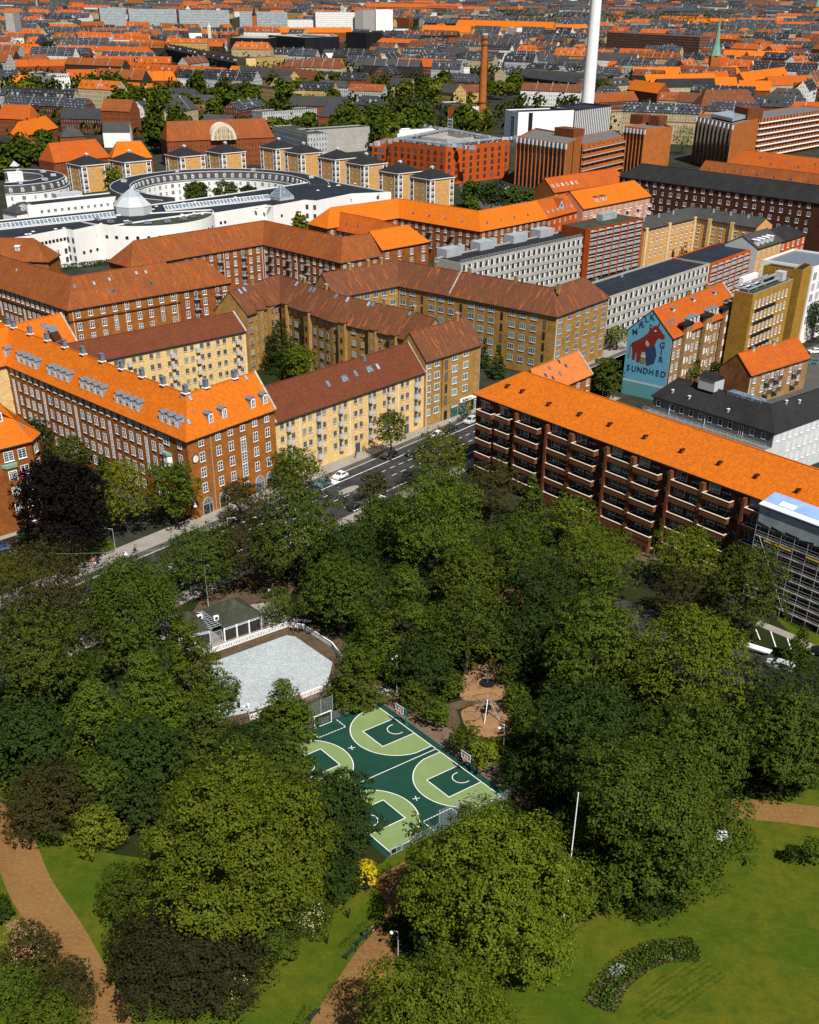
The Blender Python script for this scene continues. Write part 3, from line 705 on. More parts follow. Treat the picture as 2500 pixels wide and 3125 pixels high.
mark(6,17,-8.5,-8.35); mark(-20,8,-8.3,-8.45); mark(-20,8,-11.15,-11.3); mark(-40,50,-16.7,-16.5); mark(70,150,-16.7,-16.5)
for i in range(12): mark(57.5+i*.9,58.0+i*.9,-18.6,-15.6)
for i in range(9): mark(31+i*1.5,31.8+i*1.5,-5.2,-4.7); mark(31+i*1.5,31.8+i*1.5,-2.9,-2.45)
for u,n in ((15.0,-10.0),(28,-10),(73,-10.1),(28.5,-14.2)):
    mark(u,u+2.2,n-.08,n+.08); mark(u+.2,u+.5,n+.08,n+.9); b.face([ST(u-.9,n,.036),ST(u,n-.35,.036),ST(u,n+.35,.036)])
tag(b.build('road_markings',M['line_white']),kind='structure')
b=MB(); b.face([ST(3,-2.45,.037),ST(14,-2.45,.037),ST(14,-2.3,.037),ST(3,-2.3,.037)]); b.face([ST(-12,-2.45,.037),ST(1,-2.45,.037),ST(1,-2.3,.037),ST(-12,-2.3,.037)]); tag(b.build('yellow_line',M['line_yellow']),kind='structure')
# refuge island
b=MB(); b.prism([ST(65.3+3.2*math.cos(t*math.pi/8),-10.0+1.1*math.sin(t*math.pi/8)) for t in range(16)],.02,.17); tag(b.build('traffic_island',M['paving']),kind='structure')
# side street on the right of the balcony block, car park
sheet('car_park',[G(1540,1720),G(1900,1830),G(2130,1900),G(2340,1990),G(2560,2120),G(2560,2230),G(2330,2090),G(2100,2080),G(1960,1960),G(1640,1800)],.03,'asphalt')
sheet('lawn',[G(1790,1580),G(1960,1650),G(1990,1690),G(1900,1720),G(1700,1640)],.018,'lawn')
sheet('lawn',[G(2370,1890),G(2430,1860),G(2540,1920),G(2540,1990),G(2440,1960)],.035,'lawn')
ribbon('pavement',[G(2310,1900),G(2420,1945),G(2540,2010)],2.0,.05,'paving')
sheet('brick_path',[G(1930,1700),G(2010,1660),G(2060,1690),G(1990,1730)],.026,'brick_paving')
b=MB()
for px,py,qx,qy in ((2307,1920,2320,1952),(2350,1919,2368,1974),(2401,1941,2414,1980),(2164,1854,2171,1880)):
    p,q=G(px,py,.036),G(qx,qy,.036); d=(q-p).normalized(); n=Vector((-d.y,d.x,0))*.09; b.face([p-n,q-n,q+n,p+n])
tag(b.build('parking_lines',M['line_white']),kind='structure')
# inner streets and yards between the blocks
sheet('side_street',[G(1780,1120),G(1950,1020),G(1960,1050),G(1850,1210),G(1800,1220)],.03,'asphalt')
ribbon('side_street',[G(1480,1250),G(1720,1110),G(1960,990),G(2200,880)],9,.026,'asphalt')
ribbon('pavement',[G(1800,1112),G(1900,1050),G(1990,1010)],2.6,.05,'paving')
sheet('courtyard',[G(330,1180),G(700,1240),G(840,1180),G(1000,1110),G(1230,1020),G(1000,960),G(780,1010)],.01,'earth_green')
sheet('courtyard',[G(2150,1160),G(2500,1050),G(2600,1200),G(2300,1240)],.012,'asphalt_light')
sheet('parking_yard',[G(1400,560),G(1740,620),G(1760,690),G(1420,640)],.02,'asphalt_light')
sheet('lawn',[G(0,1680),G(60,1660),G(340,1650),G(360,1680),G(210,1738),G(0,1800)],.03,'lawn')
sheet('front_path',[G(-60,1640),G(60,1605),G(60,1630),G(-60,1670)],.034,'paving')
# ------------------------------------------------ ball court (own frame: a along the baseline, b into the court)
CO=Vector((-.80677,138.70627,0)); TH=-.905951; CA=Vector((math.cos(TH),math.sin(TH),0)); CB=Vector((math.sin(TH),-math.cos(TH),0)); CD=15.11368
def CT(a,b_,z=0.0): return CO+CA*a+CB*b_+Vector((0,0,z))
A0,A1=-7.6,CD+7.1; BW=19.7       # extents; the second pair of baskets faces this one
b=MB(); b.face([CT(A0-.2,-1.0,.034),CT(A1+.2,-1.0,.034),CT(A1+.2,BW+.4,.034),CT(A0-.2,BW+.4,.034)]); tag(b.build('ball_court',M['court_dark']),kind='structure')
b=MB(); lt=MB()
def line(p,q,w=.06,z=.052):
    d=(q-p); d.normalize(); n=Vector((-d.y,d.x,0))*w; e=d*w
    lt.face([(x.x,x.y,z) for x in (p-n-e,q-n+e,q+n+e,p+n-e)])
def poly(pts,w=.06):
    P=[Vector((p.x,p.y)) for p in pts]; a=offs(P,w); c=offs(P,-w)
    for i in range(len(P)-1): lt.face([(q.x,q.y,.052) for q in (c[i],c[i+1],a[i+1],a[i])])
def half(a0,sgn,b0):
    F=lambda a,bb:CT(a0+a,b0+sgn*bb)
    th=[math.acos(6.6/6.75)+ (math.pi-2*math.acos(6.6/6.75))*i/40 for i in range(41)]
    arc=[F(6.75*math.cos(t),1.575+6.75*math.sin(t)) for t in th]
    out=[F(6.6,0)]+arc+[F(-6.6,0)]
    # light area with the dark key left out
    pts=[F(6.6,0)]+arc+[F(-6.6,0),F(-2.45,0),F(-2.45,5.8),F(2.45,5.8),F(2.45,0)]
    up=[(p.x,p.y,.040) for p in pts]
    if sgn<0: up.reverse()
    b.face(up); poly(out)
    poly([F(-2.45,0),F(-2.45,5.8),F(2.45,5.8),F(2.45,0)])
    nc=[F(-1.25,1.2)]+[F(-1.25*math.cos(math.pi*i/20),1.575+1.25*math.sin(math.pi*i/20)) for i in range(21)]+[F(1.25,1.2)]
    poly(nc)
for a0 in (0,CD): half(a0,1,0); half(a0,-1,BW-.6)
tag(b.build('court_area',M['court_light']),kind='structure')
mid=CD/2
line(CT(A0,0),CT(A1,0)); line(CT(A0,BW-.6),CT(A1,BW-.6)); line(CT(mid,0),CT(mid,BW-.6))
def dash(p,q,n=8):
    for i in range(n): line(p+(q-p)*((i+.15)/n),p+(q-p)*((i+.7)/n),.06)
gb=9.53
for a,s in ((A0,1),(A1,-1)):
    dash(CT(a+s*2.6,gb-2.42),CT(a+s*2.6,gb+2.42),9); dash(CT(a+.2*s,gb-2.42),CT(a+s*2.6,gb-2.42),4); dash(CT(a+.2*s,gb+2.42),CT(a+s*2.6,gb+2.42),4)
for a in (0,CD):
    c=CT(a,9.56); line(c-CA*.4-CB*.2,c+CA*.4+CB*.2,.06); line(c-CA*.2+CB*.4,c+CA*.2-CB*.4,.06)
tag(lt.build('court_lines',M['line_white'],uv=False),kind='structure')
# brick path along the court, playground sand
ribbon('brick_path',[CT(A0-7,-3.0),CT(A0-2,-3.0),CT(A1+3,-3.0)],3.6,.03,'brick_paving')
b=MB(); b.box(tuple(CT((A0+A1)/2,-1.12,.05)),(A1-A0+.4,.14,.14),0,TH); tag(b.build('kerb',M['concrete_dark']),kind='structure')
sheet('playground_sand',smooth_loop([G(1425,2050),G(1500,2020),G(1560,2060),G(1545,2110),G(1525,2135),G(1420,2137),G(1400,2100)],5),.032,'play_sand')
sheet('playground_sand',smooth_loop([G(1415,2165),G(1480,2145),G(1540,2150),G(1560,2190),G(1555,2240),G(1480,2250),G(1430,2230),G(1410,2190)],5),.032,'play_sand')
ribbon('earth_path',[G(1360,2270),G(1385,2200),G(1370,2160),G(1430,2143),G(1540,2140)],2.0,.028,'dirt')
# star painted on the path by the lamp
b=MB(); c=G(1174,2108,.04); 
for i in range(6):
    a=i*math.pi/3; b.face([c+Vector((math.cos(a-.3),math.sin(a-.3),0))*.6,c+Vector((math.cos(a),math.sin(a),0))*1.5,c+Vector((math.cos(a+.3),math.sin(a+.3),0))*.6])
b.face([c+Vector((math.cos(i*math.pi/6),math.sin(i*math.pi/6),.0))*.75 for i in range(12)])
tag(b.build('painted_star',M['grey_light']),kind='structure')
# ------------------------------------------------ rink: pale floor, dirt rim
RK=[(-33.0,158.2),(-20.8,167.8),(-18.6,167.2),(-11.6,157.3),(-12.3,149.0),(-17.2,145.6),(-23.4,141.0),(-30,137.5)]
sheet('rink_apron',[(-36,158),(-21,169.8),(-17.2,168.6),(-10.0,157.6),(-11,147.2),(-16.5,144.2),(-22.5,139.6),(-32,136)],.036,'dirt')
sheet('rink_floor',[(-32.2,156.6),(-20.9,165.9),(-19.4,165.4),(-12.6,157.0),(-13.0,150.2),(-17.4,147.0),(-23.6,142.2),(-31,139)],.060,'rink_floor')
sheet('terrace',[(-41,163),(-33,158.5),(-17,171.2),(-22,173),(-25,178),(-46,171)],.026,'paving')
sheet('kiosk_yard',[ST(12,-22.6),ST(40,-22.6),(-22,176),(-40,162)],.022,'dirt')
sheet('dirt',[(-19,171),(-12,165),(-7,158),(-9,154),(-15,163),(-21,169.5)],.026,'dirt')
sheet('lawn_patch',smooth_loop([G(1990,3075),G(2090,3010),G(2180,2965),G(2215,2990),G(2120,3060),G(2040,3115)],3),.018,'lawn_striped')
ribbon('lawn_edge',smooth_line([G(1960,3110),G(2010,3010),G(2100,2960),G(2180,2945)]),1.4,.017,'lawn_striped')
# ================================================================ blocks around the park
z1=lambda x,y:(x*.5217,950+y*.5217); z2=lambda x,y:(800+x*.5217,950+y*.5217); z3=lambda x,y:(1600+x*.5217,900+y*.5217)
z4=lambda x,y:(x*.5217,440+y*.5217); z5=lambda x,y:(800+x*.5217,440+y*.5217); z6=lambda x,y:(1600+x*.5217,440+y*.5217)
# --- red brick block with the clock
A=G(0,1098.7,17); C=G(568.7,1338.7,17); E_=G(837.4,1242.2,17); dl=(C-A).normalized()
B1=Bar('brick_block','long red brick block with bright orange roof, grey dormers and a clock on its corner',[A-dl*14,C,E_],17,5.1,6.4,(1,0),'brick_rust','tile_orange',verge=[1])
wc=win_mesh(1.35,1.95,'cross','white','glass','grey_light')
T0=14.0
st=[T0+18.6+13.63*k for k in range(-2,4)]
ts=[T0+18.6+2.726*k for k in range(-11,18)]
isst=lambda t:any(abs(t-q)<.6 for q in st)
B1.window('f',0,[t for t in ts if t<T0+65],[14.75],wc)
B1.window('f',0,[t for t in ts if t<T0+65 and not isst(t)],[11.5,8.3,5.1,1.9],wc)
B1.window('f',0,[T0+71.6],[14.3,11.1,7.9],wc)
ss=win_mesh(.95,8.0,'stair','white','glass','grey_light')
B1.window('f',0,[q for q in st if q>2],[5.6],ss,'stair_window')
B1.window('f',0,[T0+67],[14.0],win_mesh(2.0,2.1,'bars','white','glass','grey_light'))
b=MB(); b.prism([(-1.2,0),(-.7,-.8),(.7,-.8),(1.2,0)],0,2.6,0); b.prism([(-1.4,.0),(-.8,-1.0),(.8,-1.0),(1.4,0)],2.6,3.1,1)
B1.on_fac('f',0,T0+67.2,9.4,'bay_window',b.mesh('bay_window',[M['white'],M['copper_green']]))
B1.window('f',1,[3.7,8.3,11.8,18.9,22.5],[14.5,11.3],wc)
B1.window('f',1,[3.7,8.3,11.8,18.9,22.5],[8.1,4.85],wc)
B1.window('f',1,[15.3],[14.5],wc); B1.window('f',1,[15.3],[4.8],win_mesh(1.5,8.4,'stair','white','glass','grey_light'),'stair_window'); B1.window('f',1,[15.3],[1.9],win_mesh(1.4,1.6,'two','white','glass'))
def arch_mesh(w,h,frame,glass):
    b=MB(); r=w/2; P=[(-r,0),(r,0)]+[(r*math.cos(math.pi*i/12),h-r+r*math.sin(math.pi*i/12)) for i in range(13)]
    b.face([(x,-.04,z) for x,z in P],1)
    for i in range(len(P)):
        p,q=P[i],P[(i+1)%len(P)]; b.tube((p[0],-.06,p[1]),(q[0],-.06,q[1]),.07,n=4)
    b.box((0,-.05,h-r),(w,.06,.1)); b.box((w*.18,-.05,(h-r)/2),(.08,.06,h-r))
    for i in range(1,6): x=-r+w*i/6; zz=math.sqrt(max(0,r*r-x*x)); b.box((x,-.05,h-r+zz/2),(.05,.05,zz))
    for k in (.33,.66): b.box((0,-.05,h-r+r*k),(2*r*math.sqrt(1-k*k),.05,.05))
    return b.mesh('arched_window',[M[frame],M[glass]],uv=False)
am=arch_mesh(2.6,3.5,'grey_light','glass')
for t in (3.9,8.6,11.9,19.3,22.6): B1.on_fac('f',1,t,.1,'arched_window',am)
b=MB(); b.tube((0,0,0),(0,-.16,0),.82,.82,24,0); b.tube((0,-.15,0),(0,-.19,0),.72,.72,24,1)
for i in range(12): a=i*math.pi/6; b.box((.6*math.sin(a),-.2,.6*math.cos(a)),(.05,.03,.05),0)
b.hexa([(-.03,-.21,-.05),(.03,-.21,-.05),(.03,-.2,-.05),(-.03,-.2,-.05)],[(-.38,-.21,-.33),(-.34,-.21,-.36),(-.34,-.2,-.36),(-.38,-.2,-.33)],0)
b.hexa([(-.03,-.22,-.03),(.03,-.22,-.03),(.03,-.21,.03),(-.03,-.21,.03)],[(.48,-.22,.30),(.5,-.22,.27),(.5,-.21,.27),(.48,-.21,.30)],0)
B1.on_fac('f',1,1.75,12.4,'clock',b.mesh('clock',[M['black'],M['white']],uv=False))
dm=dormer_mesh(1.3,1.95,6.4/5.1,'zinc','grey_paint')
for q in st[:]:
    for k in (-3.9,-1.3,1.3,3.9):
        t=q+6.8+k*.98
        if 3<t<T0+72 and not(60<t-T0<63): B1.onroof(0,t,.13,'dormer',dm)
for t in (7.6,11.4,19.6,23.2): B1.onroof(1,t,.14,'dormer',dm)
cm=chim_mesh(.9,.8,1.5,'zinc','zinc')
for i in range(11): B1.onroof(0,6+i*7.6,1.0,'chimney',cm)
for t in (11,19): B1.onroof(1,t,1.0,'chimney',cm)
sk=skylight_mesh(.75,1.2,'zinc','glass_sky')
for sg,t,k in ((0,T0+71,.30),(1,2.6,.28),(1,6,.8),(1,22,.85),(0,T0+67,.85)): B1.onroof(sg,t,k,'skylight',sk,tilt=True)
pipe(B1,'f',1,[6.2],0,16.8); pipe(B1,'f',0,[T0+8.5,T0+22,T0+36,T0+49.5],0,16.8,'brick_dark',.06)
B1.flush()
# rear wing of the same yard with roof terrace
q=G(239,1049,17); dv=Vector((.605,.796,0))
BW1=Bar('brick_wing','bright orange roofed gable wing with a dark roof terrace cut in, behind the dormer roof',[q-dv*27,q],17,5.1,6.4,(0,0),'brick_yellow','tile_orange',verge=[1])
b=MB(); b.box((0,1.2,.5),(2.2,3.6,1.6),0); b.box((0,.1,.9),(2.4,.15,1.1),1); b.box((0,3.4,1.4),(2.4,1.6,.2),1)
BW1.onroof(0,21.5,.12,'roof_terrace',b.mesh('roof_terrace',[M['brick_dark'],M['zinc']],uv=False),tilt=True)
BW1.onroof(0,20.8,.62,'skylight',skylight_mesh(1.6,1.6,'zinc','glass_sky'),tilt=True); BW1.onroof(0,12,1.0,'chimney',cm); BW1.onroof(0,2,1.0,'chimney',cm)
BW1.window('f',0,[24.5],[14.6],win_mesh(1.2,1.5,'two','white','glass')); BW1.flush()
# --- yellow brick block on the street
B2=Bar('yellow_block','yellow brick block with brown tiled roof and small grey balconies along the street',[z2(75,640),z2(950,345)],14,5.2,5.6,(0,0),'brick_yellow','tile_brown',verge=[0,1])
wd=win_mesh(1.05,1.25,'side','grey_paint','glass_warm','grey_light')
pr=[(1.9,5.2,3.6),(8.6,10.4,None),(14.9,13.3,12.8),(18.2,21.7,19.9),(25.1,26.9,None),(31.6,30.0,29.9),(35.0,38.2,36.4),(41.4,43.3,None),(47.8,46.4,46.3)]
bm=balcony_mesh(1.15,.75,1.0,'grey_light','concrete')
for a,c,bal in pr:
    B2.window('f',0,[a],[11.75,8.85,5.95,3.05],wd); B2.window('f',0,[c],[11.75,8.85,5.95,3.05],wd)
    if bal:
        for z in (11.0,8.1,5.2,2.3):
            B2.on_fac('f',0,bal,z,'balcony',bm); B2.wins.append((win_mesh(.8,1.9,'single','grey_paint','glass_warm'),tuple(B2.F[0]+B2.D[0]*bal)+(z+.05,),SANG if 0 else math.atan2(B2.D[0].y,B2.D[0].x),'balcony_door'))
for t in (25.6,43.1): B2.on_fac('f',0,t,.05,'door',win_mesh(1.6,2.4,'bars','zinc','glass'))
pipe(B2,'f',0,[7.2,23.2,40.0],0,13.9,'white')
for t,k,wd_ in ((19.2,.42,.9),(24.6,.42,1.9),(28.5,.46,.9),(33.2,.46,1.9),(36,.46,.9)): B2.onroof(0,t,k,'skylight',skylight_mesh(wd_,1.5,'zinc','glass_sky'),tilt=True)
b=MB(); b.box((0,0,.5),(.7,.7,1.4)); B2.onroof(0,33,.86,'roof_hatch',b.mesh('roof_hatch',M['zinc'],uv=False))
B2.grid('b',0,14,[11.7,8.8,5.9],wd,2.0); B2.flush(90)
# --- brown end block with shops
B3=Bar('brown_block','weathered-roof ochre brick block with shop fronts at the street corner',[(1299,1099),(1468,1046)],16.5,5.05,5.5,(0,0),'brick_ochre','tile_weathered')
w3=win_mesh(1.9,1.6,'three','white','glass_teal','grey_light'); ws=win_mesh(1.15,1.6,'two','white','glass_teal','grey_light'); wst=win_mesh(.85,2.1,'single','brick_dark','glass')
for z in (14.3,11.4,8.6,5.7,2.8): B3.window('f',0,[1.4],[z-.1],ws); B3.window('f',0,[4.3],[z-.1],w3)
B3.window('f',0,[11.1],[14.3,11.4,8.5,5.6],w3); B3.window('f',0,[15.3],[14.4,11.5,8.6,5.7],w3); B3.window('f',0,[7.9],[12.7,9.8,6.9,4.0],wst)
B3.on_fac('f',0,7.9,.1,'door',win_mesh(1.2,2.3,'single','brick_dark','black'))
b=MB(); b.box((0,-.1,1.55),(2.6,.16,3.1),0); b.face([(-1.1,-.19,.5),(1.1,-.19,.5),(1.1,-.19,2.4),(-1.1,-.19,2.4)],1); b.box((0,-.2,2.75),(2.5,.1,.5),2)
B3.on_fac('f',0,11.2,.1,'shop_front',b.mesh('shop_front',[M['teal'],M['glass_teal'],M['grey_light']],uv=False))
b=MB(); b.box((0,-.1,1.5),(3.0,.16,3.0),0); b.face([(-1.4,-.19,.4),(1.4,-.19,.4),(1.4,-.19,2.6),(-1.4,-.19,2.6)],1)
B3.on_fac('f',0,14.6,.1,'shop_front',b.mesh('shop_front',[M['teal'],M['glass_teal']],uv=False))
b=MB(); b.box((0,-.2,.45),(7.4,.3,.9),0); b.box((-2.6,-.37,.45),(.55,.05,.55),1)
for i in range(7): b.box((-1.7+i*.38,-.37,.45),(.24,.04,.34),2)
B3.on_fac('f',0,17.1,3.15,'shop_sign',b.mesh('shop_sign',[M['white'],M['blue_paint'],M['grey_paint']],uv=False))
B3.on_fac('f',0,18.6,.1,'door',win_mesh(1.2,2.6,'single','brick_dark','black')); B3.on_fac('f',0,19.9,.1,'shop_front',win_mesh(1.2,2.5,'two','white','glass_teal'))
pipe(B3,'f',0,[.4],0,16.3,'white'); pipe(B3,'f',0,[6.2],0,16.3,'brick_dark'); pipe(B3,'f',0,[20.8],0,16.3)
cb=chim_mesh(.9,.7,1.3,'brick_ochre','concrete',False)
B3.onroof(0,17.5,1,'chimney',cb); B3.flush()
# --- yard wings in ochre brick with stepped stair bays
cc=lambda x,y:(625+x/3,780+y/3)
B4=Bar('yard_block','ochre brick yard block with weathered tiles and projecting stair bays, behind the conical tree',[cc(385,535),cc(690,420),cc(1165,590),cc(1725,720),cc(1960,800)],16,5.3,5.2,(0,0),'brick_ochre','tile_weathered',verge=[])
w2=win_mesh(1.45,1.45,'three','grey_light','glass_warm','brick_dark'); w1=win_mesh(.95,1.45,'single','grey_light','glass_warm','brick_dark')
for sg in range(4):
    a,d,L=B4.fac('f',sg)
    for i,t in enumerate(np.arange(1.6,L-1,3.1)): B4.window('f',sg,[float(t)],[13.6,10.6,7.6,4.6,1.6] if sg<2 else [13.6,10.6,7.6],w2 if i%2==0 else w1)
for sg,t in ((0,5.5),(0,10.5),(1,3.2),(1,14.5),(2,4.3),(2,15),(3,1.0)):
    a,d,L=B4.fac('f',sg)
    if t>L-1: continue
    b=MB(); b.prism([(-1.15,0),(-1.15,-1.1),(1.15,-1.1),(1.15,0)],0,16.4,0)
    b.hexa([(-1.4,-1.4,16.3),(1.4,-1.4,16.3),(1.4,2.3,16.3),(-1.4,2.3,16.3)],[(-.5,.8,18.0),(.5,.8,18.0),(.5,2.3,18.6),(-.5,2.3,18.6)],1)
    for z in (13.9,10.9,7.9,4.9): b.box((0,-1.12,z+.7),(.85,.06,1.35),2)
    B4.on_fac('f',sg,t,0,'stair_bay',b.mesh('stair_bay',[M['brick_ochre'],M['tile_weathered'],M['glass_warm']]))
for sg,t,k in ((0,4,.75),(0,6.2,.78),(1,2,.75),(1,9.2,.7),(1,10.8,.72),(1,21,.78),(2,1.5,.78),(2,9,.8),(2,10.4,.82),(3,1,.8)): B4.onroof(sg,t,k,'skylight',skylight_mesh(.9,1.7,'zinc','glass_sky'),tilt=True)
for sg,t in ((0,11),(1,3),(1,4.8),(1,15.5),(2,14),(3,2)): B4.onroof(sg,t,1,'chimney',cb)
B4.flush()
B4b=Bar('corner_block','long ochre brick block with streaked brown roof turning a corner beside the conifers',[(1020,905),(1214.8,867.8),(1699,961.7),(1858,904)],17,5.35,5.3,(0,1),'brick_ochre','tile_weathered')
wt=win_mesh(1.9,1.5,'three','grey_light','glass_teal','grey_light')
a,d,L=B4b.fac('f',1)
for i,t in enumerate(np.arange(2.0,L-1,3.55)):
    if i%4==2: B4b.window('f',1,[float(t)],[12.9,9.9,6.9,3.9],wst)
    else: B4b.window('f',1,[float(t)],[14.6,11.6,8.6,5.6,2.6],wt)
B4b.grid('f',2,6,[14.6,11.6,8.6,5.6,2.6],wt,2.2); B4b.grid('f',0,7,[14.6,11.6],wt,2)
pipe(B4b,'f',1,[.6,14,28],0,16.8,'galv'); pipe(B4b,'f',2,[.4],0,16.8,'white')
for sg,t in ((1,10),(1,22),(1,38),(1,52),(0,10),(0,17),(0,22)): B4b.onroof(sg,t,1,'chimney',cb)
b=MB()
for sg,t in ((1,19),):
    p,rz=B4b.slope(sg,t,0); q,_=B4b.slope(sg,t,1); dd=Vector((math.cos(rz),math.sin(rz),0))*.2
    b.hexa([p-dd,p+dd,q+dd,q-dd],[k+Vector((0,0,.2)) for k in (p-dd,p+dd,q+dd,q-dd)])
B4b.add(b,'coping',M['concrete'],B4b.roof)
B4b.flush(90)
B24=Bar('yard_wing','yellow brick yard wing under dark brown tiles with hanging balconies, behind the orange roof',[(240,1110),(749,1007)],14,5.1,3.65,(0,0),'brick_yellow','tile_brown',verge=[1])
a,d,L=B24.fac('f',0); 
for i in range(10):
    t=L-1.9-i*5.0
    if t<1: break
    B24.window('f',0,[t,t-2.0],[11.7,8.9,6.1,3.3,.6],wd)
    if i%2==0:
        for z in (11,8.2,5.4,2.6): B24.on_fac('f',0,t-3.4 if i%4 else t-1.0,z,'balcony',bm)
pipe(B24,'f',0,[L-15,L-.5],0,13.9,'white'); B24.flush(70)
# --- red brick block with rust roof, left
B5=Bar('red_block','red brick block with white crossed windows under a mottled rust roof, at the left edge',[G(0,874,16)-(G(207,942,16)-G(0,874,16)).normalized()*20,(207,942),(547,883)],16,6.05,6.6,(1,0),'brick_rust','tile_rust')
wl=win_mesh(1.3,2.0,'cross','white','glass','white')
a,d,L=B5.fac('f',1); B5.window('f',1,[2.8+i*(L-5.2)/8 for i in range(9)],[13.2],wl); B5.window('f',1,[2.8+i*(L-5.2)/8 for i in range(9) if i not in(3,7)],[9.8,6.6,3.4],wl); B5.window('f',1,[2.8+i*(L-5.2)/8 for i in (3,7)],[8.0],win_mesh(1.1,4.6,'stair','white','glass'),'stair_window')
a,d,L=B5.fac('f',0); B5.window('f',0,[L-3-i*2.7 for i in range(14)],[13.2],wl); B5.window('f',0,[L-3-i*2.7 for i in range(14) if i%5!=3],[9.8,6.6,3.4],wl); B5.window('f',0,[L-3-i*2.7 for i in (3,8,13)],[7.6],win_mesh(.9,5.0,'stair','white','glass'),'stair_window')
b=MB()
for sg in (0,1):
    a,d,L=B5.fac('f',sg); n=Vector((d.y,-d.x)); p=a+n*.02; q=a+d*L+n*.02; po,qo=p+n*.22,q+n*.22; b.hexa([(k.x,k.y,12.3) for k in (p,po,qo,q)],[(k.x,k.y,12.6) for k in (p,po,qo,q)])
B5.add(b,'cornice',M['brick_dark'])
for sg,t,k in ((0,6,.3),(0,7.6,.32),(0,17,.3),(0,30,.28),(1,5,.6),(1,11,.6),(1,16,.65),(1,25,.72),(1,28,.7),(1,14,.25),(1,15.6,.25),(1,28,.3),(0,24,.62),(0,12,.65)): B5.onroof(sg,t,k,'skylight',skylight_mesh(.8,1.1,'zinc','glass_sky' if k>.5 else 'glass'),tilt=True)
pipe(B5,'f',1,[1.2,17.5,34.5],0,15.8,'white'); B5.flush()
B5b=Bar('balcony_wing','red brick wing with black railed balconies joined to the rust-roofed block',[(548.5,884),(704,857)],15.2,5.6,6.2,(0,1),'brick_red','tile_rust')
bk=balcony_mesh(2.0,1.1,1.0,'black','grey_light',True)
a,d,L=B5b.fac('f',0)
for t in (2.2,L*.47,L-2.4): B5b.window('f',0,[t],[12.6,9.7,6.8,3.9],wl)
for t in (L*.30,L*.72):
    for z in (11.9,9.0,6.1,3.2): B5b.on_fac('f',0,t,z,'balcony',bk); B5b.window('f',0,[t],[z+.05],win_mesh(1.1,2.1,'two','white','glass'),'balcony_door')
B5b.flush()
B5c=Bar('rust_roof_block','rust tiled hipped block with wall dormers behind the left edge roof',[G(-60,790,15),G(146,795,15)],15,5.5,5.5,(1,1),'brick_rust','tile_rust'); B5c.onroof(0,12,.4,'dormer',dormer_mesh(1.4,1.3,1.0,'white','white',False)); B5c.flush()
# --- red brick balcony block behind
B6=Bar('courtyard_block','red brick block with black balconies and bent rust roof, before the white school',[(400,812),(553,784),(802,742),(1040,798),(1164,777)],15.5,6.0,5.8,(1,0),'brick_red','tile_rust')
wl2=win_mesh(1.15,1.75,'cross','white','glass','white')
for sg,st_,ms in ((1,2.0,3.3),(2,1.6,3.2),(3,1.6,3.2)):
    a,d,L=B6.fac('f',sg); i=0; t=st_
    while t<L-1:
        if i%3==(1 if sg!=3 else 9):
            B6.window('f',sg,[t],[12.2,9.3,6.4,3.5],win_mesh(1.2,2.2,'two','white','glass'),'balcony_door')
            for z in (12.1,9.2,6.3,3.4): B6.on_fac('f',sg,t,z,'balcony',bk)
        else: B6.window('f',sg,[t],[12.7,9.8,6.9,4.0],wl2)
        t+=ms; i+=1
for sg in (1,2):
    a,d,L=B6.fac('f',sg); pipe(B6,'f',sg,[L*.5,L-.5] if sg==1 else [.7,L*.45],0,15.3,'white')
    for k in range(5): B6.onroof(sg,4+k*L/6,.3+.1*(k%3),'skylight',skylight_mesh(.6,.9,'zinc','glass'),tilt=True)
B6.flush()
B7=Bar('orange_block','small bright orange hipped end block between rust roofs',[(1165,761),(1308.7,734.8)],14.5,6.1,4.9,(0,.75),'brick_red','tile_orange')
B7.grid('f',0,4,[11.2,8.2],win_mesh(1.5,1.9,'cross','white','glass','white'),2.6); B7.flush()
B8=Bar('orange_block','orange roofed brick block wrapping the yard below the yellow tower houses',[(1000,694),(1217,662),(1465,703.5),(1671,664)],14,6.0,5.4,(1,0),'brick_red','tile_orange')
wo=win_mesh(1.25,1.7,'cross','white','glass','white')
for sg in (1,2):
    a,d,L=B8.fac('f',sg); n=int(L/3.6)
    for i in range(n):
        t=2+i*(L-4)/(n-1)
        if i%3==1:
            B8.window('f',sg,[t],[10.7,7.8,4.9],win_mesh(1.2,2.2,'two','white','glass'),'balcony_door')
            for z in (10.6,7.7,4.8): B8.on_fac('f',sg,t,z,'balcony',bk)
        else: B8.window('f',sg,[t],[11.2,8.3,5.4],wo)
    for k in range(4): B8.onroof(sg,6+k*L/5,.25,'skylight',skylight_mesh(.8,1.1,'zinc','glass'),tilt=True)
B8.grid('f',0,6,[11.2],wo,2); B8.flush()
B8l=Bar('orange_wing','deep orange wing with dark skylights at the left of the orange yard block',[(962,685),(1118,717),(1205,745)],13,5.2,4.8,(1,0),'brick_tan','tile_orange_deep'); B8l.grid('f',0,9,[10.4],wo,2)
for t in (5,10,16,22): B8l.onroof(0,t,.3,'skylight',skylight_mesh(.8,1.1,'zinc','glass'),tilt=True)
B8l.flush()
B8r=Bar('orange_terrace','orange brick terrace house with a triangular roof dormer',[(1671,664),(1780,636)],14,6.5,5.4,(0,0),'brick_factory','tile_orange_deep'); B8r.grid('f',0,7,[11.0,8.2,5.4],win_mesh(.9,1.3,'two','white','glass'),1.6)
b=MB(); b.face([(-2.6,0,-.2),(2.6,0,-.2),(0,0,3.2)],1); b.face([(-2.9,-.2,-.4),(0,-.2,3.5),(0,4.2,3.5)],0); b.face([(2.9,-.2,-.4),(0,4.2,3.5),(0,-.2,3.5)],0); b.box((0,-.03,1),(1.4,.06,1.2),2)
